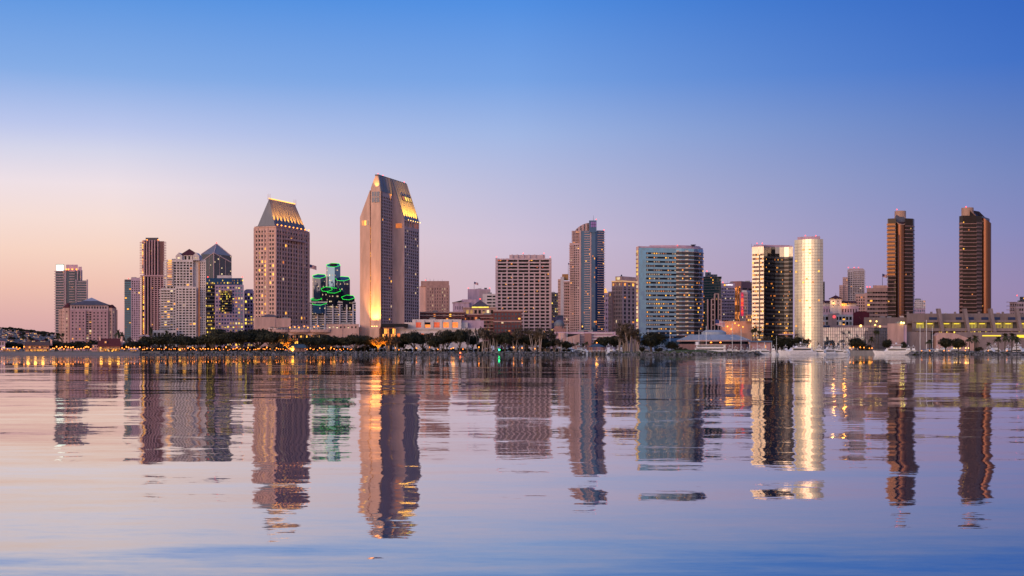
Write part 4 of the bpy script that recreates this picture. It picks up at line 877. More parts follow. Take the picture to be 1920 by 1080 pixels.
# ---- tan stepped tower
d = 1160; P = corner(1167, 1147, 1200, d, 40); b = Bld('tan_tower', 'tan stone tower with stepped shoulders and golden lit top floor windows', P, 'tower'); TN = stone('tan_stone', (.74, .43, .36)); z1 = Z(527, d)
topl = lambda i, j: (j == 14 and LIT) or random.random() < .04
b.block(P, G, z1, TN, [dict(nc=6, nr=15, wf=.5, hf=.62, mg=(.6, .6, 6, 1), litf=topl), dict(nc=4, nr=15, wf=.5, hf=.66, mg=(1, 1, 6, 1), litf=topl)])
b.block(corner(1147, 1140.5, 0, d+5, 40, r=16), G, Z(546, d), TN, [dict(nc=3, nr=13, wf=.5, hf=.6, lit=.05, mg=(.4, .4, 6, 1))])
b.stack('cornice', [P[0], P[1], P[2]], [z1-.4], .9, .7, litm('glowing_cornice', (1, .55, .25), .7, False)); b.stack('stone_band', [P[0], P[1], P[2]], [Z(541, d)], .7, .3, TN)  # cornice glow is its own emission; no lamp shines on it
ph_ = inset(P, 2.4); b.prism('plant_room', ph_, z1-.8, Z(517.5, d), TN)
for i, (wd, h) in enumerate(((1.2, 2.2), (1.4, 2.2), (1.3, 2.2))):
    q = msub(ph_[0], ph_[1], .16+.22*i); b.pane((q[0]-.2, q[1]-.25, Z(521.5, d)), 1.6, 2.3, R(-40), LITP if i else LITY)
b.part('dish', MB().tube((ph_[1][0], ph_[1][1]+3, Z(517.5, d)), (ph_[1][0], ph_[1][1]+3, Z(514, d)), .9, .4, 6), STEEL); b.done()

# ---- mirrored hotel, bluish twin
d = 1020; b = Bld('blue_mirror_hotel', 'broad curved hotel of blue mirror glass with lit window rows and one sparkling lit edge', (X(1257, d), d+20), 'hotel')
z1 = Z(465, d); A = (X(1196.5, d+1), d+1)
A = (X(1196.5, d-4), d-4); FE = (X(1268, d+4), d+4)
flat = [A, FE]; t0 = FE
arc = [(FE[0]+24.6*math.sin(t), FE[1]+20*(1-math.cos(t))) for t in rng(.18, math.pi/2, 7)]
path = flat+arc; body = path+[(arc[-1][0]+4, d+60), (A[0]+5, d+60)]
BT = glassm('hotel_blue_glass', (.17, .33, .51), .06, .82, .012, (1.7, 3.6)); b.prism('glass_body', body, G, z1, BT)
zr = rng(G+10, Z(477, d), 21); h = zr[1]-zr[0]
SB = glassm('hotel_dark_glass', (.03, .03, .04), .08, .1, .03, (2.2, 3.6))
# window ribbons: dark strips let into the mirror, each with its bedside lamps
P0, Q0 = msub(A, FE, .21), FE
b.stack('window_ribbon', [P0, Q0], zr, 1.55, .10, GLD, inw=.1)
b.stack('window_ribbon', [t0]+arc, zr, 2.3, .12, SB, inw=.1)
b.stack('floor_edge', [t0]+arc, [z+2.3 for z in zr], .35, .35, GREY)
for z in zr:
    for i in range(13):
        if random.random() < .62:
            u = (i+.5)/13; b.pane((P0[0]+(Q0[0]-P0[0])*u, P0[1]+(Q0[1]-P0[1])*u-.2, z+.75), 1.0, .9, math.atan2(Q0[1]-P0[1], Q0[0]-P0[0]), LIT if random.random() < .22 else litm('bedside_light', (1, .62, .42), .42))
for i in range(len(arc)-1): b.litrow(arc[i], arc[i+1], [z+1.1 for z in zr], 1.4, 4, .10, off=.25)
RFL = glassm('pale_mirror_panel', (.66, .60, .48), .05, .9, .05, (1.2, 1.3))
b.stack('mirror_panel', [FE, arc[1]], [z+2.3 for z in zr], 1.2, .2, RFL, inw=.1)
b.prism('edge_tower', [(X(1193, d), d+1), (X(1196.4, d), d-5), (X(1198, d), d+10), (X(1194.6, d+12), d+12)], G, z1+1, BEIGE)
for z in zr+[z1-4]: b.pane((X(1194.7, d)-.2, d-2.1, z+.9), 3.0, 2.0, R(-76), LITY if random.random() < .5 else LITP)
for z in zr+[z1-4]: b.part('edge_balcony', MB().box(X(1192.4, d), X(1194.6, d), d-2, d+1.4, z-.7, z-.3), DKBROWN)
b.prism('roof_drum', [(X(1220, d), d+10)]+[(x-1.5, y+5) for x, y in [t0]+arc]+[(X(1314, d+50), d+50), (X(1220, d+50), d+50)], z1-.5, Z(458, d), LAV)
b.prism('parapet', inset(body, .3), z1, z1+1.2, LAV)
b.beacon(X(1270, d), d-.5, z1+.8, .4); b.part('dish', MB().tube((X(1304, d), d+12, Z(458.5, d)), (X(1304, d), d+12, Z(456.5, d)), 1.2, 2.4, 8), STEEL); b.done()

# ---- towers behind and between the two mirrored hotels
d = 1220; p = front(1318, 1352, d, 28, 3); b = Bld('teal_tower', 'dark teal glass tower with a beige balcony frame between the mirrored hotels', p, 'tower'); b.prism('glass_body', p, G, Z(519, d), glassm('deep_teal_glass', (.012, .04, .05), .08, .2, .02)); b.prism('upper_floor', front(1322, 1333, d+4, 18), Z(519, d), Z(510, d), GLT)
b.prism('upper_floor', front(1333, 1345, d+4, 18), Z(519, d), Z(514, d), GLT); b.prism('roof_slab', front(1318, 1353, d-1.5, 26), Z(519.8, d), Z(518.6, d), DKGREY)
zs = rng(G+6, Z(523, d), 25); b.stack('floor_edge', [p[0], p[1]], zs, .5, .6, DKGREY); b.litrow(p[0], p[1], [z+1.6 for z in zs], 1.5, 10, .09)
fr = front(1326, 1352.5, d-9, 9); zs2 = rng(G+4, Z(562, d-9), 10)
for px, yt in ((1327, 561), (1334, 561), (1340, 551), (1347, 551), (1352, 561)): b.part('beige_post', MB().box(X(px, d-9)-.6, X(px, d-9)+.6, d-9.4, d-8, G, Z(yt, d-9)), SALMON)
b.stack('beige_balcony', [(X(1334, d-9), d-8.5), (X(1340, d-9), d-8.5)], zs2, .9, .7, SALMON); b.stack('beige_balcony', [(X(1347, d-9), d-8.5), (X(1352.5, d-9), d-8.5)], zs2, .9, .7, SALMON)
b.prism('glass_base', front(1327, 1352, d-7.5, 7), G, Z(562, d-9), GLD); b.prism('beige_lintel', front(1339.5, 1348, d-9.6, 2), Z(551.8, d-9), Z(550.2, d-9), SALMON); b.beacon(X(1327, d), d+6, Z(510, d)); b.done()
d = 1260; p = front(1352, 1378, d, 24, 1); b = Bld('lilac_office', 'lilac office tower with a grid of windows and a small white lit sign', p, 'tower'); b.block(p, G, Z(531, d), LAV, [dict(nc=8, nr=19, wf=.7, hf=.42, lit=.06, mg=(.4, .4, 3, 4), lm=LITP)])
b.part('sign_disc', MB().cone(0, 0, 0, .3, 1.2, 1.2, 12) if False else MB().tube((X(1358.8, d), d-.3, Z(534.4, d)), (X(1358.8, d), d+.1, Z(534.4, d)), .85, n=12), litm('amber_sign', (1, .5, .03), 1.6, False))
for i in range(9): b.part('sign_letter', MB().box(X(1361.2+i*1.45, d), X(1361.2+i*1.45, d)+.58, d-.3, d+.1, Z(535, d), Z(535, d)+random.choice((.75, .75, 1.05))), litm('white_sign', (1, .95, 1), 1.6, False))
b.beacon(X(1358, d), d+8, Z(531, d)); b.done()
d = 1330; P = corner(1389.5, 1369.5, 1425, d, 35); b = Bld('copper_tower', 'broad red brown office tower whose glass strip is tinted copper like the reflected sunset', P, 'tower'); CT = stone('copper_tower_stone', (.27, .13, .13)); z1 = Z(527, d)
b.block(P, G, z1, CT, [None, dict(nc=3, nr=18, wf=.8, hf=.55, lit=.05, mg=(2, 1, 3, 6))])
u_ = [(P[1][0]+(P[0][0]-P[1][0])*k, P[1][1]+(P[0][1]-P[1][1])*k) for k in (.72, .36, .30, .06)]
CG = glassm('sunset_tint_glass', (.62, .28, .10), .10, .85, .04, (2, 3.6))  # sunset reflection put into the glass as a copper tint
for a_, c2 in ((0, 1), (2, 3)): b.part('sunset_tint_strip', MB().prism([mv(u_[a_], (-.57, -.82), .3), mv(u_[c2], (-.57, -.82), .3), mv(u_[c2], (.57, .82), .3), mv(u_[a_], (.57, .82), .3)], G+5, Z(537, d)), CG)
b.done()
d = 1240; P = corner(1402, 1387, 1412, d, 25, r=18); b = Bld('neon_block', 'grey block with balconies and a vertical strip of red neon', P); b.block(P, G, Z(548, d), GREY, [dict(nc=5, nr=17, wf=.6, hf=.5, lit=.06, mg=(.8, .3, 3, 1)), dict(nc=2, nr=17, wf=.4, hf=.5, lit=0, mg=(.3, .3, 3, 1))])
b.prism('plant_room', inset(P, 1.5), Z(549, d), Z(544, d), WHITE); q = msub(P[0], P[1], .3)
for z in rng(Z(592, d), Z(551, d), 12): b.part('neon_bar', MB().box(q[0]-1.1, q[0]+1.1, q[1]-.8, q[1]-.3, z, z+1.5), litm('red_neon', (1, .02, .03), 1.1, True))
b.done()
d = 1060; p = front(1353, 1412, d, 30); b = Bld('pink_hall', 'long low pink hall washed by orange floodlights behind the round pavilion', p); b.block(p, G, Z(602, d), PINK, [dict(nc=6, nr=1, wf=.3, hf=.3, lit=.3, mg=(2, 8, 2, 10))])
b.prism('low_canopy', front(1372, 1414, d-8, 7), G, Z(625, d), SALMON); b.block(front(1398, 1412, d-2, 2), Z(604, d), Z(590, d), SALMON, [dict(nc=4, nr=2, wf=.5, hf=.5, lit=.5, mg=(.3, .3, .3, .3))])
for px, py in ((1364, 612), (1371, 617), (1385, 610), (1393, 613), (1378, 606)):
    b.part('flood_lamp', MB().ball(X(px, d-3), d-3, Z(py, d-3), .6, n=6, m=4), LAMP); point('flood_lamp_light', (X(px, d-4), d-4, Z(py, d-3)), 1100 if px < 1375 else 350, (1, .40, .05), .5, b.o)
b.done()
flag(1341, 598, 1000, G, 'large striped flag on a pole behind the round pavilion', 7.5)

# ---- mirrored hotel, bright twin
d = 1000; b = Bld('bright_mirror_hotel', 'mirror glass hotel with a bright faceted tower catching the sunset and a banded hollow coloured dark as a reflection', (X(1475, d), d+20), 'hotel')
zA, zB = Z(462, d), Z(450.5, d)
Lp_ = [(X(1410, d+6), d+6), (X(1432, d), d)]; hol = [(X(1432, d), d)]+[(X(1432+57*k, d), d+9*math.sin(math.pi*k*.85)) for k in (.15, .3, .45, .6, .75, .88, 1)]
base = Lp_+hol[1:]
body = base+[(hol[-1][0]+5, d+40), (Lp_[0][0]*1.036, d+42)]
b.prism('glass_body', body, G, zA, GLM)
fac = [(X(1488.6+48.4*k, d), d-2-9.6*math.sin(math.pi*.62*k**.9)) for k in rng(0, 1, 10)]; bodyB = fac+[(X(1540, d), d+2), (X(1540, d+30), d+30), (X(1491, d+30), d+30)]
b.prism('mirror_tower', bodyB, G, zB, GLM)
b.stack('floor_joint', fac, rng(G+6, zB-3.5, 34), .2, .05, plain('joint_grey', (.22, .20, .19), .5), inw=.03)
for q in fac[1:-1]: b.part('vertical_joint', MB().tube((q[0], q[1]-.02, G), (q[0], q[1]-.02, zB-.2), .08, n=4), MATS['joint_grey'])
b.part('blue_edge', MB().prism([(X(1536.8, d), d-8.3), (X(1540.4, d), d+1.8), (X(1540.4, d)-.8, d+2), (X(1536.4, d), d-7.4)], G, zB+.1), GLMB)
for i in range(len(fac)-1):
    for z in rng(G+8, zB-8, 26): 
        if random.random() < .07: q = msub(fac[i], fac[i+1], .5); b.pane((q[0]-.1, q[1]-.25, z), 1.3, 1.3, math.atan2(fac[i+1][1]-fac[i][1], fac[i+1][0]-fac[i][0]), LIT)
zr = rng(G+8, Z(479, d), 22)
b.stack('window_ribbon', [msub(Lp_[0], Lp_[1], .04), msub(Lp_[0], Lp_[1], .58)], zr, 1.5, .12, DKBROWN, inw=.1); b.stack('window_ribbon', [msub(Lp_[0], Lp_[1], .70), msub(Lp_[0], Lp_[1], .98)], zr, 1.5, .12, DKBROWN, inw=.1)
b.litrow(msub(Lp_[0], Lp_[1], .04), msub(Lp_[0], Lp_[1], .58), [z+.75 for z in zr], 1.1, 4, .6, LIT, off=.25); b.litrow(msub(Lp_[0], Lp_[1], .7), msub(Lp_[0], Lp_[1], .98), [z+.75 for z in zr], 1.1, 2, .55, LIT, off=.25)
b.part('groove', MB().prism([mv(msub(Lp_[0], Lp_[1], .60), (-.2, -1), .3), mv(msub(Lp_[0], Lp_[1], .67), (-.2, -1), .3), msub(Lp_[0], Lp_[1], .67), msub(Lp_[0], Lp_[1], .60)], G, Z(477, d)), DKGREY)
HB = glassm('dark_reflection_glass', (.014, .013, .017), .07, .05, .04, (2.2, 3.6), ior=1.25); HB2 = glassm('dark_reflection_spandrel', (.05, .055, .075), .08, .3, .04, (2.2, 3.6))  # the neighbour's dark reflection is put into the hollow as darker glass
zd = Z(483, d); b.stack('dark_reflection_glazing', [mv(hol[0], (1, 0), .4)]+hol[1:], [G], zd-G, .10, HB, inw=.05)
b.stack('dark_reflection_glazing', [hol[1], hol[2], hol[3], hol[4]], [zd], Z(474, d)-zd, .10, HB, inw=.05); b.stack('dark_reflection_glazing', [hol[2], hol[3]], [Z(474, d)], Z(466, d)-Z(474, d), .10, HB, inw=.05)
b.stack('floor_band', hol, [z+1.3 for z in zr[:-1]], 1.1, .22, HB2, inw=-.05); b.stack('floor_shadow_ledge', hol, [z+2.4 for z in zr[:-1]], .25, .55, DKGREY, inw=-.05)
for i in range(len(hol)-1): b.litrow(hol[i], hol[i+1], [z+.4 for z in zr[:-1]], 1.3, 4, .10, off=.3)
b.litrow(hol[0], hol[-1], [G+5.2], 2.4, 14, .7, LIT, off=-1.6) if False else None
b.prism('parapet', inset(body, .4), zA, zA+1.0, LAV); b.prism('roof_house', [(X(1418, d), d+9), (X(1488, d), d+14), (X(1488, d), d+34), (X(1418, d+30), d+30)], zA, Z(457, d), LAV)
b.prism('roof_house', inset([(x, y) for x, y in fac]+[(X(1538, d+26), d+26), (X(1493, d+26), d+26)], 2.2), zB, Z(445, d), LAV)
b.part('entrance_canopy', MB().box(X(1462, d-6), X(1491, d-6), d-6, d-.5, Z(628, d), Z(626.5, d)), LAV); b.litrow((X(1463, d-3), d-3), (X(1488, d-3), d-3), [Z(624.5, d)], 1.6, 8, .8)
for x_, yy, zz in ((X(1424, d), d+10, zA+2), (X(1434, d), d+10, zA+2), (X(1509, d), d-2, Z(445, d)), (X(1529, d), d-1, Z(445, d))): b.beacon(x_, yy, zz, .42)
b.mast(X(1413, d), d+9, zA, 3); b.done()
d = 1500; p = front(1539, 1546.5, d, 20); b = Bld('dark_slab', 'thin dark slab tower peeping out beside the bright mirror tower', p, 'tower'); b.block(p, G, Z(528, d), DKGREY, [dict(nc=2, nr=24, wf=.7, hf=.6, lit=.06, mg=(.3, .3, 3, 2))]); b.done()

# ---- grey condominium, stepped
d = 1420; b = Bld('stepped_condo', 'grey stepped condominium tower with pale corner bays and red roof beacons', (X(1600, d), d+14), 'tower'); SC_ = stone('condo_grey', (.42, .35, .37))
b.block(front(1589, 1621, d, 26), G, Z(505, d), SC_, [dict(nc=7, nr=40, wf=.68, hf=.55, lit=.03, mg=(.5, .5, 3, 3))]); b.block(front(1580, 1590, d-3, 22), G, Z(520, d), PINK, [dict(nc=3, nr=36, wf=.5, hf=.5, lit=.02, mg=(.3, .3, 3, 2))]); b.block(front(1573.5, 1581, d-6, 20), G, Z(535, d), PINK, [dict(nc=2, nr=32, wf=.5, hf=.5, lit=.02, mg=(.3, .3, 3, 2))])
zs = rng(Z(580, d), Z(509, d), 22); b.stack('balcony_slab', [(X(1600, d), d), (X(1622.5, d), d+.3)], zs, .7, 1.0, SC_)
b.prism('roof_house', front(1592, 1619, d+4, 16), Z(506, d), Z(503, d), PINK)
for px in (1592, 1603, 1611): b.beacon(X(px, d), d+3, Z(503, d)-.2, .5)
b.done()
d = 1240; p = front(1604, 1628, d, 18); b = Bld('cream_condo', 'cream condominium with corner bays in front of the grey stepped tower', p); b.block(p, G, Z(551, d), BEIGE, [dict(nc=5, nr=18, wf=.55, hf=.55, lit=.04, mg=(.4, .8, 3, 2))]); b.prism('corner_bay', front(1621.5, 1628.5, d-1, 8), G, Z(549, d), BEIGE); b.done()
# ---- old hotel with red roofs
d = 1160; b = Bld('red_roofed_hotel', 'old cream hotel with dark red roofs and a floodlit gallery', (X(1573, d), d+10), 'hotel')
b.block(front(1536, 1610, d+2, 18), G, Z(574, d), LAV, [dict(nc=14, nr=6, wf=.4, hf=.5, lit=.06, mg=(1, 1, 3, 1))]); tw = front(1556, 1578, d, 14); b.block(tw, G, Z(560, d), WHITE, [dict(nc=2, nr=2, wf=.3, hf=.3, lit=.2, mg=(1, 1, Z(575, d)-G, 1))])
hp = inset(tw, -1); ctr = (sum(q[0] for q in hp)/4, sum(q[1] for q in hp)/4); b.part('pyramid_roof', MB().add([(x, y, Z(560, d)) for x, y in hp]+[(ctr[0], ctr[1], Z(553.5, d+7))], [(0, 1, 4), (1, 2, 4), (2, 3, 4), (3, 0, 4), (3, 2, 1, 0)]), REDROOF); b.mast(ctr[0], ctr[1], Z(554.5, d+7), 2.5)
for x0_, x1_, yb in ((1536, 1558, 567), (1577, 1606, 568)):
    r_ = front(x0_, x1_, d+1, 14); b.part('tiled_roof', MB().add([(x, y, Z(yb, d)) for x, y in r_]+[((r_[0][0]+r_[3][0])/2, d+8, Z(yb-4, d)), ((r_[1][0]+r_[2][0])/2, d+8, Z(yb-4, d))], [(0, 1, 5, 4), (1, 2, 5), (2, 3, 4, 5), (3, 0, 4), (3, 2, 1, 0)]), REDROOF)
b.block(front(1578, 1592, d+3, 8), Z(574.5, d), Z(568, d), WHITE, [dict(nc=4, nr=1, wf=.7, hf=.7, lit=1, mg=(.2, .2, .2, .2))]); b.prism('upper_gallery', front(1537, 1558, d+3, 8), Z(574.5, d), Z(567, d), WHITE); b.prism('upper_gallery', front(1592, 1606, d+3, 8), Z(574.5, d), Z(568, d), WHITE)
point('gallery_lamp', (X(1583, d), d-1.5, Z(571, d)), 2200, (1, .42, .06), .3, b.o); point('corner_lamp', (X(1562, d), d-2, Z(568.5, d)), 1500, (1, .5, .12), .3, b.o); b.part('lamp_globe', MB().ball(X(1562, d), d-1.5, Z(569, d), .7), LAMPW); b.done()
d = 1090; b = Bld('pink_apartments', 'pink and white low block with dark balcony bays and a red oval sign', (X(1570, d), d+8))
b.block(front(1540, 1599, d, 16), G, Z(590, d), WHITE, [dict(nc=9, nr=6, wf=.72, hf=.66, mg=(.4, .4, 4, 1), lit=.14)]); b.prism('pink_tower', front(1553, 1569, d-1, 8), G, Z(588, d), SALMON); b.prism('stair_tower', front(1556, 1561, d+2, 6), Z(590, d), Z(584, d), WHITE)
b.part('sign', MB().tube((X(1563.5, d), d-1.4, Z(594, d)), (X(1563.5, d), d-1.0, Z(594, d)), 1.3, n=14), litm('red_sign', (1, .08, .10), 1.3, False)); b.done()
d = 1100; p = front(1599.5, 1630, d-4, 18); b = Bld('maroon_block', 'plain maroon block beside the pink apartments', p); b.block(p, G, Z(586, d), MAROON, [dict(nc=5, nr=5, wf=.12, hf=.3, lit=.3, mg=(1, 8, 4, 2), lm=LITP)]); b.prism('roof_rail', inset(p, 2), Z(586.6, d), Z(584, d), MAROON); b.done()
d = 1190; p = front(1625, 1667, d, 26, -2); b = Bld('striped_office', 'beige office block with dark horizontal window stripes beside the notched bronze tower', p); b.block(p, G, Z(540, d), PINK, [dict(nc=8, nr=14, wf=.92, hf=.4, lit=.03, mg=(.6, 1, 3, 2.5))]); b.prism('plant_room', front(1637, 1668, d+5, 16), Z(541, d), Z(534.5, d), BEIGE); b.beacon(X(1627, d), d+2, Z(540, d)); b.beacon(X(1633, d), d+4, Z(540, d)); b.done()
flag(1654.5, 513, 1196, Z(535, 1196), 'striped flag over the beige striped office roof', 5)

# ---- bronze towers
def slantcyl(cx, cyy, r, z0, zlo, zhi, ang, n=40):
    pts = [(cx+r*math.cos(2*math.pi*i/n), cyy+r*math.sin(2*math.pi*i/n)) for i in range(n)]; dx, dy = math.cos(ang), math.sin(ang)
    zt = [zlo+(zhi-zlo)*(.5-.5*((x-cx)*dx+(y-cyy)*dy)/r) for x, y in pts]; return pts, zt
BZ = stone('bronze_spandrel', (.20, .105, .09), .45); BZL = stone('bronze_pale_spandrel', (.30, .165, .15), .6); BZC = stone('bronze_crown', (.40, .24, .18), .6); BZD = glassm('bronze_dark_glass', (.030, .018, .018), .10, 0, .015, ior=1.24); GOLDG = glassm('gold_glint_glass', (.10, .046, .02), .2, .8, .01)
d = 1130
b = Bld('bronze_tower', 'bronze glass tower with banded wings and a round core cut by a curved notch', (X(1689, d), d+16), 'tower')
zW = Z(409, d); lw_ = [(X(1663.5, d+9), d+9), (X(1665, d+4), d+4), (X(1680, d+1), d+1)]; rw = [(X(1697, d+1), d+1), (X(1712, d+4), d+4), (X(1714.5, d+10), d+10)]
b.prism('left_wing', lw_+[(X(1682, d+26), d+26), (X(1663.8, d+26), d+26)], G, zW, BZD); b.prism('right_wing', rw+[(X(1714.4, d+26), d+26), (X(1697, d+26), d+26)], G, zW, BZD)
zs = rng(G+8, Z(424, d), 31); zg_ = Z(518, d)
b.stack('floor_band', lw_, zs, .6, .3, BZL); b.stack('floor_band', rw, zs, .6, .3, BZL); b.stack('gold_glint_glazing', [(X(1665, d), d+4), (X(1679, d), d+1.2)], [z+.9 for z in zs if z > zg_], 1.65, .12, GOLDG, inw=.05)  # gold sunset reflection of the upper floors is put into the glass colour
pts, zt_ = slantcyl(X(1688.5, d+6), d+6, 4.95, G, Z(421, d), Z(400, d), -math.pi/2); b.part('round_core', MB().prism(pts, G, zt_, top=True), [GLZ], smooth=False)
rim = MB(); [rim.tube((*pts[i], zt_[i]), (*pts[(i+1) % 40], zt_[(i+1) % 40]), .42, n=5) for i in range(40)]; b.part('notch_rim', rim, BZC)
b.part('notch_recess', MB().prism([(X(1688.5, d+6)+(x-X(1688.5, d+6))*.9, d+6+(y-d-6)*.9) for x, y in pts], Z(430, d), [z+.25 for z in zt_]), DKGREY)
b.part('crown_drum', MB().cone(X(1688, d+13), d+13, Z(425, d), Z(393, d), 4.9, 4.9, 20), BZC); b.part('core_slot', MB().box(X(1684.5, d), X(1685.6, d), d+.2, d+2, G, Z(440, d)), DKBROWN)
b.stack('core_ledge', [pts[i] for i in (28, 30, 32, 34)], zs[:-3], .5, .3, DKBROWN); b.beacon(X(1688, d), d+10, Z(393, d), .5); b.litrow(lw_[1], lw_[2], [z+1.6 for z in zs], 1.2, 5, .02, off=.2); b.litrow(rw[0], rw[1], [z+1.6 for z in zs], 1.2, 5, .02, off=.2); b.done()
b = Bld('slanted_bronze_tower', 'bronze glass tower with striped balcony front and a round corner sliced at a slant', (X(1828, d), d+16), 'tower')
zW = Z(404, d); fw = [(X(1798.5, d+6), d+6), (X(1805, d+1), d+1), (X(1831, d+1), d+1), (X(1841, d+5), d+5)]
b.prism('balcony_wing', fw+[(X(1855.5, d+28), d+28), (X(1798.6, d+28), d+28)], G, zW, BZD); zs = rng(G+8, Z(420, d), 32); b.stack('floor_band', fw[1:3], zs, .6, .8, BZL); b.stack('side_band', [fw[0], fw[1]], zs, 1.6, .25, BZL); b.stack('floor_band', fw[2:4], [z+.3 for z in zs[8:]], 1.6, .15, BZ)
cx_, cyy_, r_ = X(1848, d+10), d+10, 4.7
pts, zt_ = slantcyl(cx_, cyy_, r_, G, Z(417, d), Z(403, d), R(-20)); b.part('round_corner', MB().prism(pts, G, zt_), GLZ)
# sloped slice running up from the round corner to the crown
xa, xb = X(1824, d), X(1857, d); za_, zb_ = Z(394, d), Z(416, d)
b.part('crown_drum', MB().cone(X(1814, d+8), d+8, Z(406, d), Z(388, d), 5.2, 5.2, 20), BZC)
V = [(X(1820, d), d+2, Z(393.5, d)), (X(1842, d), d+4.6, Z(412.5, d)), (X(1856.5, d), d+8, Z(416, d)), (X(1855.5, d+22), d+22, Z(411, d)), (X(1836, d+24), d+24, Z(391, d)), (X(1822, d+22), d+22, Z(389, d))]
b.part('slanted_roof', MB().add(V+[(x, y, Z(430, d)) for x, y, z in V], [(0, 1, 2, 3, 4, 5)]+[(i, i+6, (i+1) % 6+6, (i+1) % 6) for i in range(6)]), BZD); rim = MB(); [rim.tube(V[i], V[(i+1) % 6], .36, n=5) for i in range(2)]; b.part('roof_rim', rim, BZC)
b.prism('core_panel', [(X(1831, d), d+.8), (X(1841, d), d+4.6), (X(1841, d), d+6), (X(1831, d), d+4)], Z(420, d), Z(404, d), BZD)
b.litrow(fw[1], fw[2], [z+1.6 for z in zs], 1.2, 8, .03, off=.3); b.litrow((X(1843, d), d+6.2), (X(1855.5, d), d+6.8), [z+1.6 for z in zs[:28]], 1.1, 5, .05, off=.6)
for z in zs[16:28]: b.pane((X(1855.2, d), cyy_-3.4, z+1), .9, 1.0, R(40), LITP)
b.beacon(X(1819, d), d+10, Z(388, d), .5); b.done()

# ---- small distant blocks on the right
d = 1330; p = front(1714, 1735, d, 18); b = Bld('lilac_condo', 'short lilac condominium with a white gridded top just beyond the notched bronze tower', p); b.block(p, G, Z(566, d), LAV, [dict(nc=6, nr=14, wf=.6, hf=.55, lit=.02, mg=(.3, .3, 3, 1), g=GLB)]); b.prism('dark_cap', front(1716, 1726, d+4, 10), Z(567, d), Z(559.5, d), GLT); b.block(front(1715, 1735.5, d-.5, 10), Z(578, d), Z(563, d), WHITE, [dict(nc=5, nr=4, wf=.5, hf=.5, lit=.05, mg=(.3, .3, .3, .3))]); b.done()
d = 1200; b = Bld('terrace_block', 'grey terraced block with cantilevered balconies beyond the slanted bronze tower', (X(1908, d), d+10)); b.block(front(1893, 1945, d, 20), G, Z(566, d), GREY, [dict(nc=12, nr=10, wf=.7, hf=.55, lit=.05, mg=(.5, .5, 3, 1))]); b.block(front(1912, 1945, d+4, 16), Z(567, d), Z(556, d), DKGREY, [dict(nc=6, nr=2, wf=.6, hf=.5, lit=.1, mg=(.3, .3, .3, .3))]); b.stack('balcony_slab', [(X(1887, d), d-.3), (X(1905, d), d-.3)], rng(Z(596, d), Z(567, d), 5), .5, 1.4, GREY); b.beacon(X(1911, d), d+5, Z(556, d)); b.done()
d = 1350; b = Bld('coral_house', 'distant coral coloured house row beyond the hall roof', (X(1878, d), d+5)); b.block(front(1862, 1888, d, 12), G, Z(589, d), SALMON, [dict(nc=6, nr=3, wf=.4, hf=.4, lit=.1, mg=(.5, .5, Z(595, d)-G-6, .5))]); b.prism('tower', front(1868, 1875, d-1, 8), G, Z(586, d), SALMON); b.done()
b = Bld('white_dome_house', 'tiny white house with a dome beyond the hall roof', (X(1777, d), d+5)); b.block(front(1771, 1783, d, 10), G, Z(590, d), SALMON, [dict(nc=3, nr=1, wf=.4, hf=.4, lit=.2, mg=(.5, .5, Z(597, d)-G, .5))]); b.part('dome', MB().ball(X(1775, d), d+4, Z(589.5, d), 2.2), WHITE); b.done()

# ---- convention hall with raking pylons
d = 1030; b = Bld('convention_hall', 'long beige waterfront hall with raking concrete pylons and a yellow lit glass gallery', (X(1830, d), d+25), 'building'); CC = stone('hall_concrete', (.235, .175, .172))
b.block(front(1620, 1714, d+18, 30), G, Z(594, d), CC, [None]); b.prism('upper_wall', front(1700, 1990, d+12, 40), Z(606, d), Z(587, d), CC)
b.prism('roof_edge', front(1712, 1990, d+1, 12), Z(604, d), Z(600, d), CC); b.prism('gallery_core', front(1716, 1990, d+4.5, 8), G, Z(600, d), DKGREY)
b.prism('left_pier', front(1710, 1718, d+2, 10), G, Z(600, d), CC)
YG = litm('yellow_gallery_glass', (.85, .60, .08), .34); YGL = litm('gallery_ceiling_lamp', (1, .72, .03), 1.3, False)
for x0_ in (1718.5, 1737.5, 1769, 1788, 1817.5, 1836, 1866, 1885, 1914.5, 1933):
    w_ = 17; b.part('gallery_window', MB().box(X(x0_, d), X(x0_+w_, d), d+3.8, d+4.3, Z(615.5, d), Z(604.5, d)), YG); b.part('gallery_lamp', MB().box(X(x0_+3.5, d), X(x0_+13.5, d), d+3.3, d+3.7, Z(607.6, d), Z(606, d)), YGL)
    for k in (.33, .66): b.part('mullion', MB().box(X(x0_+w_*k, d)-.12, X(x0_+w_*k, d)+.12, d+3.4, d+3.8, Z(615.5, d), Z(604.5, d)), CC)
b.prism('terrace_wall', front(1716, 1990, d-2, 6), Z(621, d), Z(615.5, d), CC); b.prism('lower_gallery', front(1716, 1990, d+2, 2), Z(625, d), Z(621, d), DKBROWN); b.litrow((X(1716, d), d+2), (X(1925, d), d+2), [Z(623, d)], 1.4, 60, .4, LITY)
b.prism('lower_terrace', front(1792, 1990, d-14, 12), G, Z(622.5, d-14), CC); b.part('terrace_light', MB().box(X(1842, d-14.4), X(1877, d-14.4), d-14.4, d-14.1, Z(630.5, d-14), Z(628.5, d-14)), YGL); b.part('terrace_light', MB().box(X(1907, d-14.4), X(1950, d-14.4), d-14.4, d-14.1, Z(633, d-14), Z(628, d-14)), YGL)
b.prism('lower_wall', front(1835, 1990, d-20, 6), G, Z(638, d-20), CC)
NB = plain('navy_banner', (.02, .035, .11), .6)
for x0_, x1_ in ((1742, 1757), (1792, 1803), (1815, 1826), (1840, 1853), (1863, 1875), (1890, 1904), (1913, 1930)): b.prism('blue_panel', front(x0_, x1_, d+11.4, .5), Z(599, d), Z(594, d), NB)
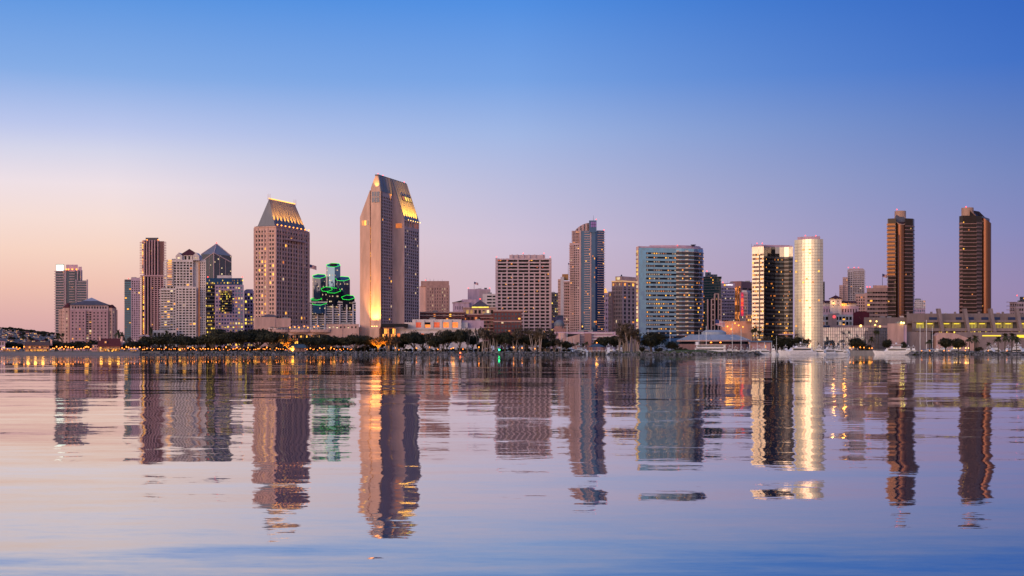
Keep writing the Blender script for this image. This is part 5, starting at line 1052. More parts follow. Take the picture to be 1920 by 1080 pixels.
for px in (1757.5, 1806.5, 1855, 1904.5, 1953):   # raking pylons
    zt, zb = Z(578.5, d), Z(622, d); xt, xb = X(px, d), X(px+5, d); V = []
    for x, z, dy in ((xb, zb, 0), (xt, zt, 3)): V += [(x, d-3.5+dy, z), (x+2.5, d-3.5+dy, z), (x+2.5, d+1+dy, z), (x, d+1+dy, z)]
    b.part('pylon', MB().add(V, [(0, 1, 5, 4), (1, 2, 6, 5), (2, 3, 7, 6), (3, 0, 4, 7), (4, 5, 6, 7), (3, 2, 1, 0)]), CC)
for px in (1700, 1744, 1788.5, 1833.5, 1878): b.prism('rear_pylon', front(px, px+4.5, d+40, 4), Z(592, d+40), Z(584.5, d+40), CC)
b.prism('roof_unit', front(1687, 1695, d+20, 6), Z(594.8, d), Z(591, d), WHITE)
b.block(front(1664, 1694.5, d-22, 14), G, Z(606.5, d-22), SALMON, [None]); b.prism('tower_return', front(1694.5, 1700, d-21, 12), G, Z(609, d-22), LAV)
b.prism('ramp_wall', front(1699, 1745, d-16, 8), G, Z(622, d-16), CC); b.part('stair_wall', MB().add([(X(1742, d), d-17, G), (X(1812, d), d-17, G), (X(1812, d), d-17, Z(638, d)), (X(1775, d), d-17, Z(625, d)), (X(1748, d), d-17, Z(624, d)), (X(1742, d), d-17, Z(630, d))]+[(X(1742, d), d-8, G), (X(1812, d), d-8, G), (X(1812, d), d-8, Z(638, d)), (X(1775, d), d-8, Z(625, d)), (X(1748, d), d-8, Z(624, d)), (X(1742, d), d-8, Z(630, d))], [(0, 1, 2, 3, 4, 5), (11, 10, 9, 8, 7, 6)]+[(i, i+6, (i+1) % 6+6, (i+1) % 6) for i in range(6)]), SALMON)
for px, py in ((1690, 605), (1694.5, 605.5)): b.part('floodlight', MB().ball(X(px, d-23), d-23, Z(py, d-23), .75, n=6, m=4), litm('yellow_flood', (1, .85, .15), 8, False))
b.done()
# ---- mirrored low exhibition wing with gridded glass
d = 1040; p = front(1541, 1664, d, 30); b = Bld('glass_wing', 'long low wing of gridded mirror glass reflecting the pale sky', p); b.prism('glass_wall', p, G, Z(614, d), glassm('grid_mirror', (.62, .62, .66), .06, .8, .03, (2.2, 2.4)))
for i in range(31): x = X(1541, d)+(X(1664, d)-X(1541, d))*i/30; b.part('mullion', MB().box(x-.12, x+.12, d-.25, d+.1, G, Z(614, d)), DKGREY)
b.stack('transom', [p[0], p[1]], rng(G+2.4, Z(615, d), 7), .18, .22, DKGREY); b.prism('roof_wall', front(1556, 1664, d+6, 20), Z(615, d), Z(610, d), PINK); b.prism('roof_wall', front(1628, 1668, d+10, 20), Z(611, d), Z(604, d), CC); b.prism('blue_awning', front(1540, 1556, d+2, 6), Z(614.5, d), Z(610, d), NB)
for px, py in ((1614, 611), (1632, 602), (1641, 609.5), (1643.5, 602.5), (1650, 612)):
    o_ = b.part('roof_lamp_post', MB().tube((X(px, d+5), d+5, Z(615, d)), (X(px, d+5), d+5, Z(py, d+5)), .1, n=5), STEEL); b.part('roof_lamp', MB().ball(X(px, d+5), d+5, Z(py, d+5), 1.0 if px == 1614 else .7, n=6, m=4), LAMPW, o_)
b.done()
# ---- beige hall with ramp wall, mid shore
d = 1000; b = Bld('ramp_hall', 'beige waterfront hall with a rising curved ramp wall and white louvres', (X(1090, d), d+10)); b.block(front(1034, 1165, d+6, 20), G, Z(622, d), LAV, [None])
V = [(X(1050, d), G), (X(1087, d), G), (X(1087, d), Z(626, d)), (X(1072, d), Z(630.5, d)), (X(1050, d), Z(635, d))]; b.part('ramp_wall', MB().add([(x, d, z) for x, z in V]+[(x, d+5, z) for x, z in V], [(0, 1, 2, 3, 4), (9, 8, 7, 6, 5)]+[(i, i+5, (i+1) % 5+5, (i+1) % 5) for i in range(5)]), SALMON)
b.prism('brown_wall', front(1096, 1109, d+3, 3), G, Z(625, d), BROWN); b.prism('round_stair', [(X(1055, d)+3.2*math.cos(t), d+5+3.2*math.sin(t)) for t in rng(0, 5.9, 14)], G, Z(624, d), BEIGE)
b.stack('louvre', [(X(1087.5, d), d+5.5), (X(1095.5, d), d+5.5)], rng(G+2, Z(626, d), 7), .6, .5, WHITE); b.stack('louvre', [(X(1109.5, d), d+5.5), (X(1150, d), d+5.5)], rng(G+6, Z(626, d), 4), .7, .5, WHITE); b.prism('window_strip', front(1060, 1086, d+5.4, .4), Z(636, d), Z(626, d), GLD); b.done()

# ------------------------------------------------------------------ waterfront buildings
WARM = (1, .42, .06)
d = 948; cx_ = X(1348, d); b = Bld('round_pavilion', 'wide round pavilion restaurant with a stepped grey metal roof by the marina', (cx_, d+24), 'pavilion', z=2.6)
ry = 26; rr = X(1419, d)-cx_
def ell(r, n=20): return [(cx_+r*math.cos(2*math.pi*i/n), d+24+ry/28*r*.9*math.sin(2*math.pi*i/n)) for i in range(n)]
def ring(r0, z0, r1, z1): 
    A_, B_ = ell(r0), ell(r1); return MB().add([(x, y, z0) for x, y in A_]+[(x, y, z1) for x, y in B_], [(i, (i+1) % 20, 20+(i+1) % 20, 20+i) for i in range(20)]+[tuple(range(20, 40)), tuple(range(19, -1, -1))])
PR = stone('pavilion_roof', (.30, .33, .38), .4, .12); z_ = lambda y: Z(y, d)
b.part('lower_roof', ring(rr, z_(637.5), rr*.62, z_(627)), PR); b.part('roof_fascia', ring(rr, z_(640), rr, z_(637.5)), SALMON); b.part('glass_drum', ring(rr*.93, z_(645), rr*.93, z_(640)), GLD); b.part('base_wall', ring(rr*.96, 2.6, rr*.96, z_(645)), BROWN)
b.part('upper_drum', ring(rr*.335, z_(627), rr*.335, z_(622)), PR); b.part('upper_roof', ring(rr*.335, z_(622), rr*.22, z_(618)), PR)
for i in range(20): A_ = ell(rr)[i]; B_ = ell(rr*.62)[i]; b.part('roof_seam', MB().tube((*A_, z_(637.4)), (*B_, z_(626.9)), .16, n=4), PR)
for k in (-.2, .05): b.part('interior_lamp', MB().ball(cx_+rr*k, d+1.4, z_(642), .75, n=6, m=4, sz=.6), LAMP)
b.done()
d = 945; b = Bld('blue_canopy_house', 'low dockside building with a long blue grey canopy beside the round pavilion', (X(1425, d), d+5), z=2.6); b.prism('canopy', front(1404, 1448, d, 10), Z(641.5, d), Z(639, d), plain('blue_canopy', (.08, .13, .22), .6)); b.prism('wall', front(1407, 1445, d+2, 7), 2.6, Z(641.5, d), MAUVE)
for px in (1406, 1420, 1434, 1447): b.part('post', MB().tube((X(px, d), d+.4, 2.6), (X(px, d), d+.4, Z(641.5, d)), .2, n=5), WHITEP)
b.litrow((X(1408, d), d+1.9), (X(1444, d), d+1.9), [Z(650, d)], 2.2, 12, .25); b.done()

def gable_house(name, label, x0, x1, d, yr, ye, roofm, wallm, litp, chim=(), eave_y=None, porch=True):
    p = front(x0, x1, d, 9); b = Bld(name, label, p, 'house', z=2.6); ze, zr = Z(ye, d), Z(yr, d)
    b.block(p, 2.6, ze, wallm, [dict(nc=max(3, int((x1-x0)/5)), nr=2, wf=.7, hf=.66, lit=litp, mg=(.4, .4, .3, .3), lm=LIT)])
    r = inset(p, -1.0); m0, m1 = msub(r[0], r[3], .5), msub(r[1], r[2], .5)
    b.part('roof', MB().add([(x, y, ze) for x, y in r]+[(*msub(m0, m1, .06), zr), (*msub(m0, m1, .94), zr)], [(0, 1, 5, 4), (1, 2, 5), (2, 3, 4, 5), (3, 0, 4), (3, 2, 1, 0)]), roofm)
    for px in chim: b.part('chimney', MB().box(X(px, d)-.6, X(px, d)+.6, d+3, d+4.2, ze, zr+1.5), BEIGE)
    if porch: b.prism('porch_roof', front(x0-1, x1+4, d-3.5, 3.4), Z(655.2, d), Z(654, d), roofm)
    return b
b = gable_house('seaport_house', 'waterfront house with long brown roof and brilliantly lit arcade', 47, 92, 912, 640.5, 648, stone('brown_roof', (.09, .055, .05)), BROWN, .6, (93,)); b.prism('upper_storey', front(52, 92, 913.5, 6), 6, Z(646, 912), DKBROWN)
b.litrow((X(46, 908), 908.3), (X(91, 908), 908.3), [Z(659.3, 908), Z(656.5, 908)], 1.0, 26, .9, LIT); 
for px in (52, 66, 80): point('arcade_lamp', (X(px, 906), 906.5, 5.2), 420, WARM, .3, b.o)
b.done()
b = gable_house('red_roof_house', 'waterfront restaurant with steep dark red roof and pale chimneys', 185, 225, 914, 634.5, 649.5, REDROOF, BROWN, .5, (184.5, 225.5))
b.part('dormer', MB().box(X(196, 914), X(199.5, 914), 914.2, 917, Z(643.5, 914), Z(639.5, 914)), SALMON); b.pane((X(197.8, 914), 914.1, Z(641.5, 914)), .9, .9, 0, LIT)
b.block(front(172, 185, 915, 7), 2.6, Z(646.5, 914), MAUVE, [dict(nc=3, nr=2, wf=.5, hf=.5, lit=.3, mg=(.3, .3, .3, .3))]); b.litrow((X(183, 910), 910.2), (X(236, 910), 910.2), [Z(654.4, 910)], .5, 40, .9, LIT); b.litrow((X(183, 911), 911.2), (X(228, 911), 911.2), [Z(658.5, 910)], 1.4, 14, .55, LIT)
for px in (190, 206, 222): point('arcade_lamp', (X(px, 908), 908, 5), 300, WARM, .3, b.o)
b.done()
b = gable_house('cream_cottage', 'pale two storey cottage with dark hipped roof at the beach', -10, 9.5, 915, 634.5, 639, SLATE, LAV, .25, (), porch=False); b.done()
b = gable_house('beach_cafe', 'low beach cafe with white awning and lit front', 5, 30, 908, 652.5, 654.5, WHITE, BROWN, .8, (), porch=False); b.done()
b = gable_house('white_awning_stall', 'small white roofed stall with glowing counter east of the red roofed restaurant', 243, 257, 908, 652.5, 655.5, WHITE, BROWN, .9, (), porch=False); b.done()
b = gable_house('teal_roof_kiosk', 'kiosk with teal roof among the lawn trees', 334, 350, 926, 644, 647, plain('teal_roof', (.03, .13, .14), .6), BROWN, .2, (), porch=False); b.done()
b = gable_house('park_kiosk', 'small park kiosk with blue grey pyramid roof and glowing doorway', 543, 572, 912, 645.5, 652.5, stone('kiosk_roof', (.05, .085, .12), .7), BROWN, .1, (), porch=False); b.pane((X(549, 912), 911.7, 4.6), 1.6, 3.4, 0, LIT); b.done()
b = gable_house('cream_pavilion', 'tiny cream pavilion wall under the white condominium', 262, 278, 960, 628, 631, SALMON, SALMON, .1, (), porch=False); b.done()

# gazebo on its jetty
d = 905; gx = X(1119, d); g = thing('gazebo', 'open gazebo with blue grey pyramid roof on a jetty', 'gazebo', (gx, d, 2.2)); 
MB().cone(gx, d, Z(650.3, d), Z(643.5, d), 6.2, .3, 8).build('roof', stone('kiosk_roof', (.05, .085, .12)), g)
for i in range(8): t = 2*math.pi*i/8; MB().tube((gx+5*math.cos(t), d+5*math.sin(t), 2.2), (gx+5*math.cos(t), d+5*math.sin(t), Z(650, d)), .22, n=6).build('post', SALMON, g)
rl = MB(); [rl.tube((gx+5*math.cos(2*math.pi*i/8), d+5*math.sin(2*math.pi*i/8), 3.3), (gx+5*math.cos(2*math.pi*(i+1)/8), d+5*math.sin(2*math.pi*(i+1)/8), 3.3), .12, n=4) for i in range(8)]; rl.build('railing', SALMON, g)
MB().ball(gx, d, Z(642.8, d), .45, n=6, m=4).build('lantern', LAMP, g); point('gazebo_lamp', (gx, d-1, 6), 700, WARM, .3, g)
j = thing('jetty', 'timber jetty on dark piles under the gazebo', 'jetty', (gx-3, d, 0)); jx0, jx1 = X(1088, d), X(1135, d)
for i in range(24): x = jx0+(jx1-jx0)*i/24; MB().box(x, x+(jx1-jx0)/24-.06, d-6, d+7, 1.85, 2.2).build('plank', plain('jetty_timber', (.13, .10, .085), .9), j)
for i in range(7):
    for y in (d-5, d+4): x = jx0+.6+(jx1-jx0-1.2)*i/6; MB().tube((x, y, -2.5), (x, y, 1.85), .28, n=6).build('pile', plain('wet_pile', (.03, .026, .024), .7), j)
for i in range(9): x = jx0+.3+(jx1-jx0-.6)*i/8; MB().tube((x, d-5.8, 2.2), (x, d-5.8, 3.3), .08, n=4).build('rail_post', WHITEP, j)
MB().tube((jx0, d-5.8, 3.3), (jx1, d-5.8, 3.3), .09, n=4).build('rail', WHITEP, j)

# ------------------------------------------------------------------ riprap
def riprap():
    rs = random.Random(5); ico = [(0, 0, -1), (.72, -.53, -.45), (-.28, -.85, -.45), (-.89, 0, -.45), (-.28, .85, -.45), (.72, .53, -.45), (.28, -.85, .45), (-.72, -.53, .45), (-.72, .53, .45), (.28, .85, .45), (.89, 0, .45), (0, 0, 1)]
    fc = [(0, 1, 2), (1, 0, 5), (0, 2, 3), (0, 3, 4), (0, 4, 5), (1, 5, 10), (2, 1, 6), (3, 2, 7), (4, 3, 8), (5, 4, 9), (1, 10, 6), (2, 6, 7), (3, 7, 8), (4, 8, 9), (5, 9, 10), (6, 10, 11), (7, 6, 11), (8, 7, 11), (9, 8, 11), (10, 9, 11)]
    q = NT('riprap_stone'); g = q.n('ShaderNodeNewGeometry'); cr = q.n('ShaderNodeValToRGB'); q.l(g.outputs['Random Per Island'], cr.inputs[0]); e = cr.color_ramp.elements; e[0].color = (.03, .03, .035, 1); e[1].color = (.20, .19, .20, 1); q.l(cr.outputs[0], q.p.inputs['Base Color']); q.p.inputs['Roughness'].default_value = .9
    def run(path, z1, lab):
        mb = MB(); 
        for (xa, ya), (xb, yb) in zip(path[:-1], path[1:]):
            ln = math.hypot(xb-xa, yb-ya); nx_, ny_ = (yb-ya)/ln, -(xb-xa)/ln; s = 0
            while s < ln:
                for r in range(5):
                    k = r/4; off = (1-k)*4.2-.4+rs.uniform(-.35, .35); sz = rs.uniform(.45, .95); u = s+rs.uniform(-.6, .6); x = xa+(xb-xa)*u/ln+nx_*off; y = ya+(yb-ya)*u/ln+ny_*off; z = -.3+k*(z1+.2)+rs.uniform(-.2, .25)
                    a, b_, c_ = rs.uniform(.8, 1.5)*sz, rs.uniform(.7, 1.2)*sz, rs.uniform(.6, .95)*sz; t = rs.uniform(0, 6.3); ct, st = math.cos(t), math.sin(t)
                    vv = []
                    for px_, py_, pz_ in ico:
                        j_ = rs.uniform(.75, 1.2); X_, Y_, Z_ = px_*a*j_, py_*b_*j_, pz_*c_*j_; vv.append((x+X_*ct-Y_*st, y+X_*st+Y_*ct, z+Z_))
                    mb.add(vv, fc)
                s += 1.15
        o = mb.build('riprap', q.m); struct(o, 'stuff'); tag(o, lab, 'rocks'); return o
    run([(X(252, 903), 902.5), (X(300, 905), 904.6), (X(1078, 905), 904.6), (X(1080, 909)+1, 911), (X(1080, 930)+1, 930)], 2.2, 'grey boulder bank below the tree lined lawn')
    run([(X(1150, 925)-1, 925), (X(1150, 905)+1, 905), (X(1417, 904), 903.6), (X(1419, 908)+1, 912), (X(1419, 930)+1, 930)], 2.2, 'grey boulder bank around the grassy headland')
    run([(X(1711, 930), 930), (X(1712, 906)-1, 907), (X(1716, 903), 902.6), (X(2050, 903), 902.6)], 2.2, 'grey boulder bank below the palm lawn at the convention hall')
riprap()
struct(MB().prism([(X(1420, 990)-3, 988.6), (X(1712, 990)+3, 988.6), (X(1712, 990)+3, 989.95), (X(1420, 990)-3, 989.95)], -3, 3.2).build('seawall', SEAWALL))

# ------------------------------------------------------------------ trees
def leafmat(name, c1, c2):
    q = NT(name); oi = q.n('ShaderNodeObjectInfo'); g = q.n('ShaderNodeNewGeometry'); ns = q.n('ShaderNodeTexNoise'); q.l(g.outputs['Position'], ns.inputs[0]); ns.inputs['Scale'].default_value = .45; ns.inputs['Detail'].default_value = 3
    f = q.math('ADD', q.math('MULTIPLY', g.outputs['Random Per Island'], .45), q.math('ADD', q.math('MULTIPLY', ns.outputs[0], .5), q.math('MULTIPLY', oi.outputs['Random'], .15)))
    cr = q.n('ShaderNodeValToRGB'); q.l(f, cr.inputs[0]); e = cr.color_ramp.elements; e[0].position = .25; e[1].position = .8; e[0].color = (*c1, 1); e[1].color = (*c2, 1); q.l(cr.outputs[0], q.p.inputs['Base Color']); q.p.inputs['Roughness'].default_value = .7; q.p.inputs['Specular IOR Level'].default_value = .25
    return q.m
LF_D = leafmat('dark_leaves', (.006, .008, .004), (.040, .038, .018)); LF_B = leafmat('brown_leaves', (.045, .032, .022), (.13, .095, .065)); LF_P = leafmat('palm_leaves', (.02, .025, .012), (.075, .075, .03)); LF_O = leafmat('autumn_leaves', (.09, .05, .02), (.20, .12, .05))
BARK = plain('grey_bark', (.10, .08, .065), .95); PALE = plain('pale_bark', (.36, .28, .24), .9); PBARK = plain('palm_bark', (.09, .07, .055), .95)
def leaf_quads(rs, lobes, n, size, shell=.55):
    """leaf-sized faces scattered through each lobe, thicker toward its skin"""
    V = []; Fc = []; tot = sum(l[3]*l[4]*l[5] for l in lobes)
    for (cx, cy_, cz, rx, ry_, rz) in lobes:
        k = max(8, int(n*(rx*ry_*rz)/tot))
        u = rs.normal(size=(k, 3)); u /= np.linalg.norm(u, axis=1)[:, None]; r = shell+(1.05-shell)*rs.random(k)**.6; r *= 1+.12*rs.normal(size=k)
        c = np.array([cx, cy_, cz])+u*r[:, None]*np.array([rx, ry_, rz]); a = rs.normal(size=(k, 3)); a /= np.linalg.norm(a, axis=1)[:, None]; b_ = np.cross(a, u+.3*rs.normal(size=(k, 3))); b_ /= np.linalg.norm(b_, axis=1)[:, None]+1e-9
        s = size*(.6+.9*rs.random(k))[:, None]; p = np.stack([c-a*s, c+b_*s*.55, c+a*s, c-b_*s*.55], 1)
        o = len(V)*1; V += [tuple(x) for x in p.reshape(-1, 3)]; Fc += [tuple(o+4*i+j_ for j_ in range(4)) for i in range(k)]
    return V, Fc
def limbs(rs, base_pts, mb, h0, ends, r):
    for e in ends:
        s = base_pts; m = (s[0]*.45+e[0]*.55+rs.uniform(-.3, .3), s[1]*.45+e[1]*.55, s[2]+(e[2]-s[2])*.45); mb.tube(s, m, r, r*.65, 5); mb.tube(m, e, r*.65, r*.25, 5)
PROTO = {}
def tree_proto(kind, seed):
    rs = np.random.RandomState(seed); rr = random.Random(seed); tr = MB()
    if kind == 'ficus':                # broad umbrella crown, unit: 22 m wide, 12 m tall
        lobes = [(rr.uniform(-8, 8), rr.uniform(-6, 6), rr.uniform(6.8, 9.4), rr.uniform(2.8, 4.4), rr.uniform(2.8, 4.2), rr.uniform(1.5, 2.6)) for _ in range(13)]+[(0, 0, 8.6, 6.5, 5.5, 3.2)]
        lobes += [(l[0]+rr.uniform(-2, 2), l[1]+rr.uniform(-2, 2), l[2]+rr.uniform(.6, 1.9), rr.uniform(.8, 1.6), rr.uniform(.8, 1.6), rr.uniform(.5, 1.1)) for l in lobes[:13]]
        V, Fc = leaf_quads(rs, lobes, 3000, .6); mats = LF_D
        tr.tube((0, 0, -.5), (.2, 0, 2.2), .75, .55, 7); limbs(rr, (.2, 0, 2.0), tr, 2, [(l[0]*.7, l[1]*.7, l[2]-.6) for l in lobes[:9]], .34); bm = BARK
    elif kind == 'round':              # rounder dense tree, 12 m wide, 11 m tall
        lobes = [(rr.uniform(-3.6, 3.6), rr.uniform(-3.4, 3.4), rr.uniform(4.6, 8.6), rr.uniform(1.8, 2.9), rr.uniform(1.8, 2.8), rr.uniform(1.5, 2.4)) for _ in range(11)]+[(0, 0, 6.6, 3.8, 3.6, 3.4)]
        lobes += [(l[0]*1.15, l[1]*1.1, l[2]+rr.uniform(.3, 1.4), rr.uniform(.6, 1.1), rr.uniform(.6, 1.1), rr.uniform(.5, 1)) for l in lobes[:11]]
        V, Fc = leaf_quads(rs, lobes, 2200, .48); mats = LF_D
        tr.tube((0, 0, -.5), (.1, 0, 2.6), .5, .38, 7); limbs(rr, (.1, 0, 2.4), tr, 2, [(l[0]*.7, l[1]*.7, l[2]-.4) for l in lobes[:7]], .24); bm = BARK
    elif kind == 'gum':                # tall pale stems, ragged brown crown, 11 m wide, 18 m tall
        stems = [(rr.uniform(-1.6, 1.6), rr.uniform(-1, 1)) for _ in range(4)]; lobes = []
        for sx, sy in stems:
            ex, ey, ez = sx*2.4+rr.uniform(-1, 1), sy*2+rr.uniform(-1, 1), rr.uniform(11, 15); tr.tube((sx*.5, sy*.5, -.5), (sx*1.4, sy*1.2, ez*.5), .34, .24, 6); tr.tube((sx*1.4, sy*1.2, ez*.5), (ex, ey, ez), .24, .10, 6)
            for _ in range(5):
                k = rr.uniform(.35, 1.0); px_, py_, pz_ = sx*1.4+(ex-sx*1.4)*k+rr.uniform(-2.4, 2.4), sy+(ey-sy)*k+rr.uniform(-2, 2), ez*(.45+.55*k)+rr.uniform(0, 2.6); tr.tube((sx*1.4+(ex-sx*1.4)*k*.7, sy*1.2+(ey-sy*1.2)*k*.7, ez*(.5+.5*k*.7)), (px_, py_, pz_), .12, .05, 5); lobes.append((px_, py_, pz_, rr.uniform(.9, 1.8), rr.uniform(.9, 1.7), rr.uniform(.9, 1.9)))
        V, Fc = leaf_quads(rs, lobes, 950, .42, .2); mats = LF_B; bm = PALE
    elif kind == 'autumn':             # airy small tree, 11 m wide, 11 m tall
        lobes = [(rr.uniform(-3.6, 3.6), rr.uniform(-3, 3), rr.uniform(5, 9.2), rr.uniform(1.1, 2.1), rr.uniform(1.1, 2), rr.uniform(.9, 1.7)) for _ in range(16)]
        V, Fc = leaf_quads(rs, lobes, 1300, .40, .25); mats = LF_O; tr.tube((0, 0, -.5), (.1, 0, 2.6), .4, .3, 6); limbs(rr, (.1, 0, 2.4), tr, 2, [(l[0]*.8, l[1]*.8, l[2]) for l in lobes], .17); bm = BARK
    elif kind == 'palm':               # feather palm, 10 m
        h = 8.2; lean = rr.uniform(-.5, .5); tr.tube((0, 0, -.5), (lean*.5, 0, h*.55), .34, .27, 7); tr.tube((lean*.5, 0, h*.55), (lean, 0, h), .27, .24, 7); V, Fc = [], []; mats = LF_P; bm = PBARK
        for i in range(26):
            t = rr.uniform(0, 6.283); el_ = rr.uniform(-.55, 1.25); ln = rr.uniform(2.6, 3.6); P = [(lean, 0, h)]
            for s in range(1, 6): u = s/5; rd = ln*u*math.cos(el_)*(1-.12*u); P.append((lean+rd*math.cos(t), rd*math.sin(t), h+ln*u*math.sin(el_)-1.7*u*u))
            for s in range(5):
                a, c_ = Vector(P[s]), Vector(P[s+1]); w_ = (.42, .52, .5, .4, .22)[s]; sd = (c_-a).cross(Vector((0, 0, 1))).normalized()
                for sg in (-1, 1): o = len(V); V += [tuple(a), tuple(c_), tuple(c_+sd*w_*sg-Vector((0, 0, .25))), tuple(a+sd*w_*sg-Vector((0, 0, .25)))]; Fc.append((o, o+1, o+2, o+3))
    elif kind == 'fanpalm':            # slender fan palm, 13 m
        h = 11.5; tr.tube((0, 0, -.5), (.15, 0, h), .26, .2, 7); V, Fc = leaf_quads(rs, [(.15, 0, h-.9, .9, .9, 1.1)], 60, .5); mats = LF_P; bm = PBARK
        for i in range(34):
            t = rr.uniform(0, 6.283); el_ = rr.uniform(-.9, 1.3); ln = rr.uniform(1.3, 2.0); dx = Vector((math.cos(t)*math.cos(el_), math.sin(t)*math.cos(el_), math.sin(el_))); o0 = Vector((.15, 0, h)); sd = dx.cross(Vector((0, 0, 1))).normalized()
            for k in (-.5, 0, .5): e = o0+dx*ln+sd*k*ln*.8-Vector((0, 0, .25+.3*abs(k))); m_ = o0+dx*ln*.55; o = len(V); V += [tuple(m_), tuple(e-sd*.16), tuple(e), tuple(e+sd*.16)]; Fc.append((o, o+1, o+2, o+3))
    else:                              # bush
        lobes = [(rr.uniform(-2.2, 2.2), rr.uniform(-1.4, 1.4), rr.uniform(.8, 1.9), rr.uniform(.9, 1.5), rr.uniform(.9, 1.4), rr.uniform(.7, 1.2)) for _ in range(7)]; V, Fc = leaf_quads(rs, lobes, 420, .35); mats = LF_D; bm = BARK; tr.tube((0, 0, -.5), (0, 0, 1.2), .2, .1, 5)
    cm = MB(); cm.v, cm.f, cm.mi = V, Fc, [0]*len(Fc)
    return tr.mesh('trunk', bm), cm.mesh('crown', mats)
NATIVE = dict(ficus=(22, 11.3), round=(12, 10.4), gum=(10, 16.5), autumn=(10.5, 10.4), palm=(6.6, 9.8), fanpalm=(3.6, 12.6), bush=(6, 2.9))
for kd, ns_ in (('ficus', 4), ('round', 3), ('gum', 4), ('autumn', 2), ('palm', 3), ('fanpalm', 2), ('bush', 2)): PROTO[kd] = [tree_proto(kd, 11*i+len(kd)) for i in range(ns_)]
NAMES = dict(ficus='spreading_tree', round='leafy_tree', gum='gum_tree', autumn='small_tree', palm='palm_tree', fanpalm='fan_palm', bush='bush')
rt = random.Random(21)
def tree(kind, px, ytop, wpx, d, label, group, z=2.3):
    tm, cm = PROTO[kind][rt.randrange(len(PROTO[kind]))]; nw, nh = NATIVE[kind]; x = X(px, d); h = Z(ytop, d)-z; wd = wpx/F*d
    o = thing(NAMES[kind], label, 'bush' if kind == 'bush' else 'tree', (x, d, z), group); sx = wd/nw; sz = h/nh; o.rotation_euler = (0, 0, rt.uniform(0, 6.28) if kind not in ('palm',) else rt.uniform(-.6, .6)); o.scale = (sx, sx if kind != 'ficus' else min(sx, .8), sz)
    for nm, me in (('trunk', tm), ('crown', cm)):
        c = bpy.data.objects.new(nm, me); COL.objects.link(c); c.parent = o
    return o
gA = 'dark spreading trees along the lawn'; lA = 'dark green spreading tree on the lawn behind the boulder bank'
for px, yt, wd, dd in ((264, 642, 40, 918), (290, 632, 48, 925), (318, 629, 50, 930), (345, 633, 44, 918), (372, 631, 44, 928), (398, 627, 52, 917), (428, 624, 56, 930), (455, 622.5, 62, 918), (484, 621, 64, 929), (510, 624, 56, 917), (588, 632, 46, 926), (612, 629.5, 56, 918), (638, 634, 40, 930), (665, 631, 46, 920), (684, 630.5, 44, 930), (776, 625.5, 44, 919), (838, 622, 44, 930), (862, 618.5, 56, 918), (947, 623.5, 42, 920), (987, 630, 44, 931)):
    tree('ficus', px, yt+rt.uniform(-2.5, 1.5), wd*1.2, dd, lA, gA)
tree('round', 413, 615.5, 40, 975, 'tall dark tree rising behind the lawn trees by the office block', None, 2.6)
for px, yt, wd, dd in ((816, 632, 34, 915), (748, 632, 30, 925), (905, 640, 26, 930), (1020, 636, 34, 925), (1062, 640, 30, 930)): tree('round', px, yt, wd, dd, 'rounded leafy tree among the lawn trees', 'rounded trees on the lawn')
for px, yt, wd, dd in ((1132, 632, 44, 980), (1155, 629, 36, 978)): tree('round', px, yt, wd, dd+12, 'dark rounded tree behind the gazebo', 'trees behind the gazebo', 2.6)
tree('round', 1221, 622.5, 58, 925, 'broad dome shaped dark tree on the grassy headland', None)
tree('round', 1260, 640, 26, 930, 'small dark tree beside the dome shaped tree on the headland', None)
gB = 'ragged gum trees with pale stems'; lB = 'ragged brown gum tree with pale slender stems behind the boulder bank'
for px, yt, wd in ((728, 626, 30), (742, 630, 26), (803, 622, 24), (826, 617, 26), (833, 628, 20), (876, 612, 20), (897, 612, 16), (904, 610, 18), (912, 609, 18), (921, 613, 18), (930, 618, 16), (966, 616, 26), (979, 609, 30), (1001, 614, 24), (1012, 608, 32), (1026, 614, 30), (1040, 622, 24), (1050, 634, 18)):
    tree('gum', px, yt, wd*1.15, 914+rt.uniform(0, 18), lB, gB)
for px, yt, wd in ((1160, 612, 28), (1169, 603, 32), (1179, 602, 32), (1189, 610, 28), (1174, 620, 34), (1196, 628, 22)): tree('gum', px, yt, wd, 918+rt.uniform(0, 14), 'tall brown gum in the clump beside the gazebo jetty', 'gum clump by the jetty')
for px, yt, wd, kd in ((757, 630, 34, 'ficus'), (792, 628, 38, 'ficus'), (822, 630, 34, 'ficus'), (886, 630, 34, 'ficus'), (928, 632, 32, 'ficus'), (968, 634, 34, 'ficus'), (1008, 633, 36, 'ficus'), (1040, 636, 30, 'ficus'), (720, 636, 28, 'ficus'), (700, 640, 24, 'round')): tree(kd, px, yt, wd*1.15, 933+rt.uniform(-2, 3), 'dark spreading tree filling the back row behind the gum trees', 'back row trees behind the gums')
for i in range(34): tree('bush', 706+i*11+rt.uniform(-3, 3), 653+rt.uniform(-1.5, 1.5), 13, 934+rt.uniform(-2, 2), 'low bush on the lawn among the gum trees', 'bushes among the gum trees')
tree('autumn', 541, 632.5, 32, 915, 'small tree lit bright orange from below beside the park kiosk', None); tree('autumn', 709, 631, 30, 916, 'small tree lit orange from below in front of the chisel topped tower', None)
for px, pw in ((541, 2600), (709, 1900)):
    dd = 913; lo = thing('ground_uplight', 'small ground uplight under the orange lit tree '+('by the kiosk' if px == 541 else 'below the tall tower'), 'lamp', (X(px, dd), dd, 2.3)); MB().cone(X(px, dd), dd, 2.2, 2.7, .3, .38, 8).build('housing', STEEL, lo); MB().cone(X(px, dd), dd, 2.7, 2.76, .3, .3, 8).build('lens', LAMP, lo)
    for sx in (-3.5, 3.5): spot('uplight_lamp', (X(px, dd)+sx, dd-2.0, 3.0), (X(px, dd)+sx*.3, dd+3, 10), pw*14, (1, .33, .02), 95, .8, .3, lo)
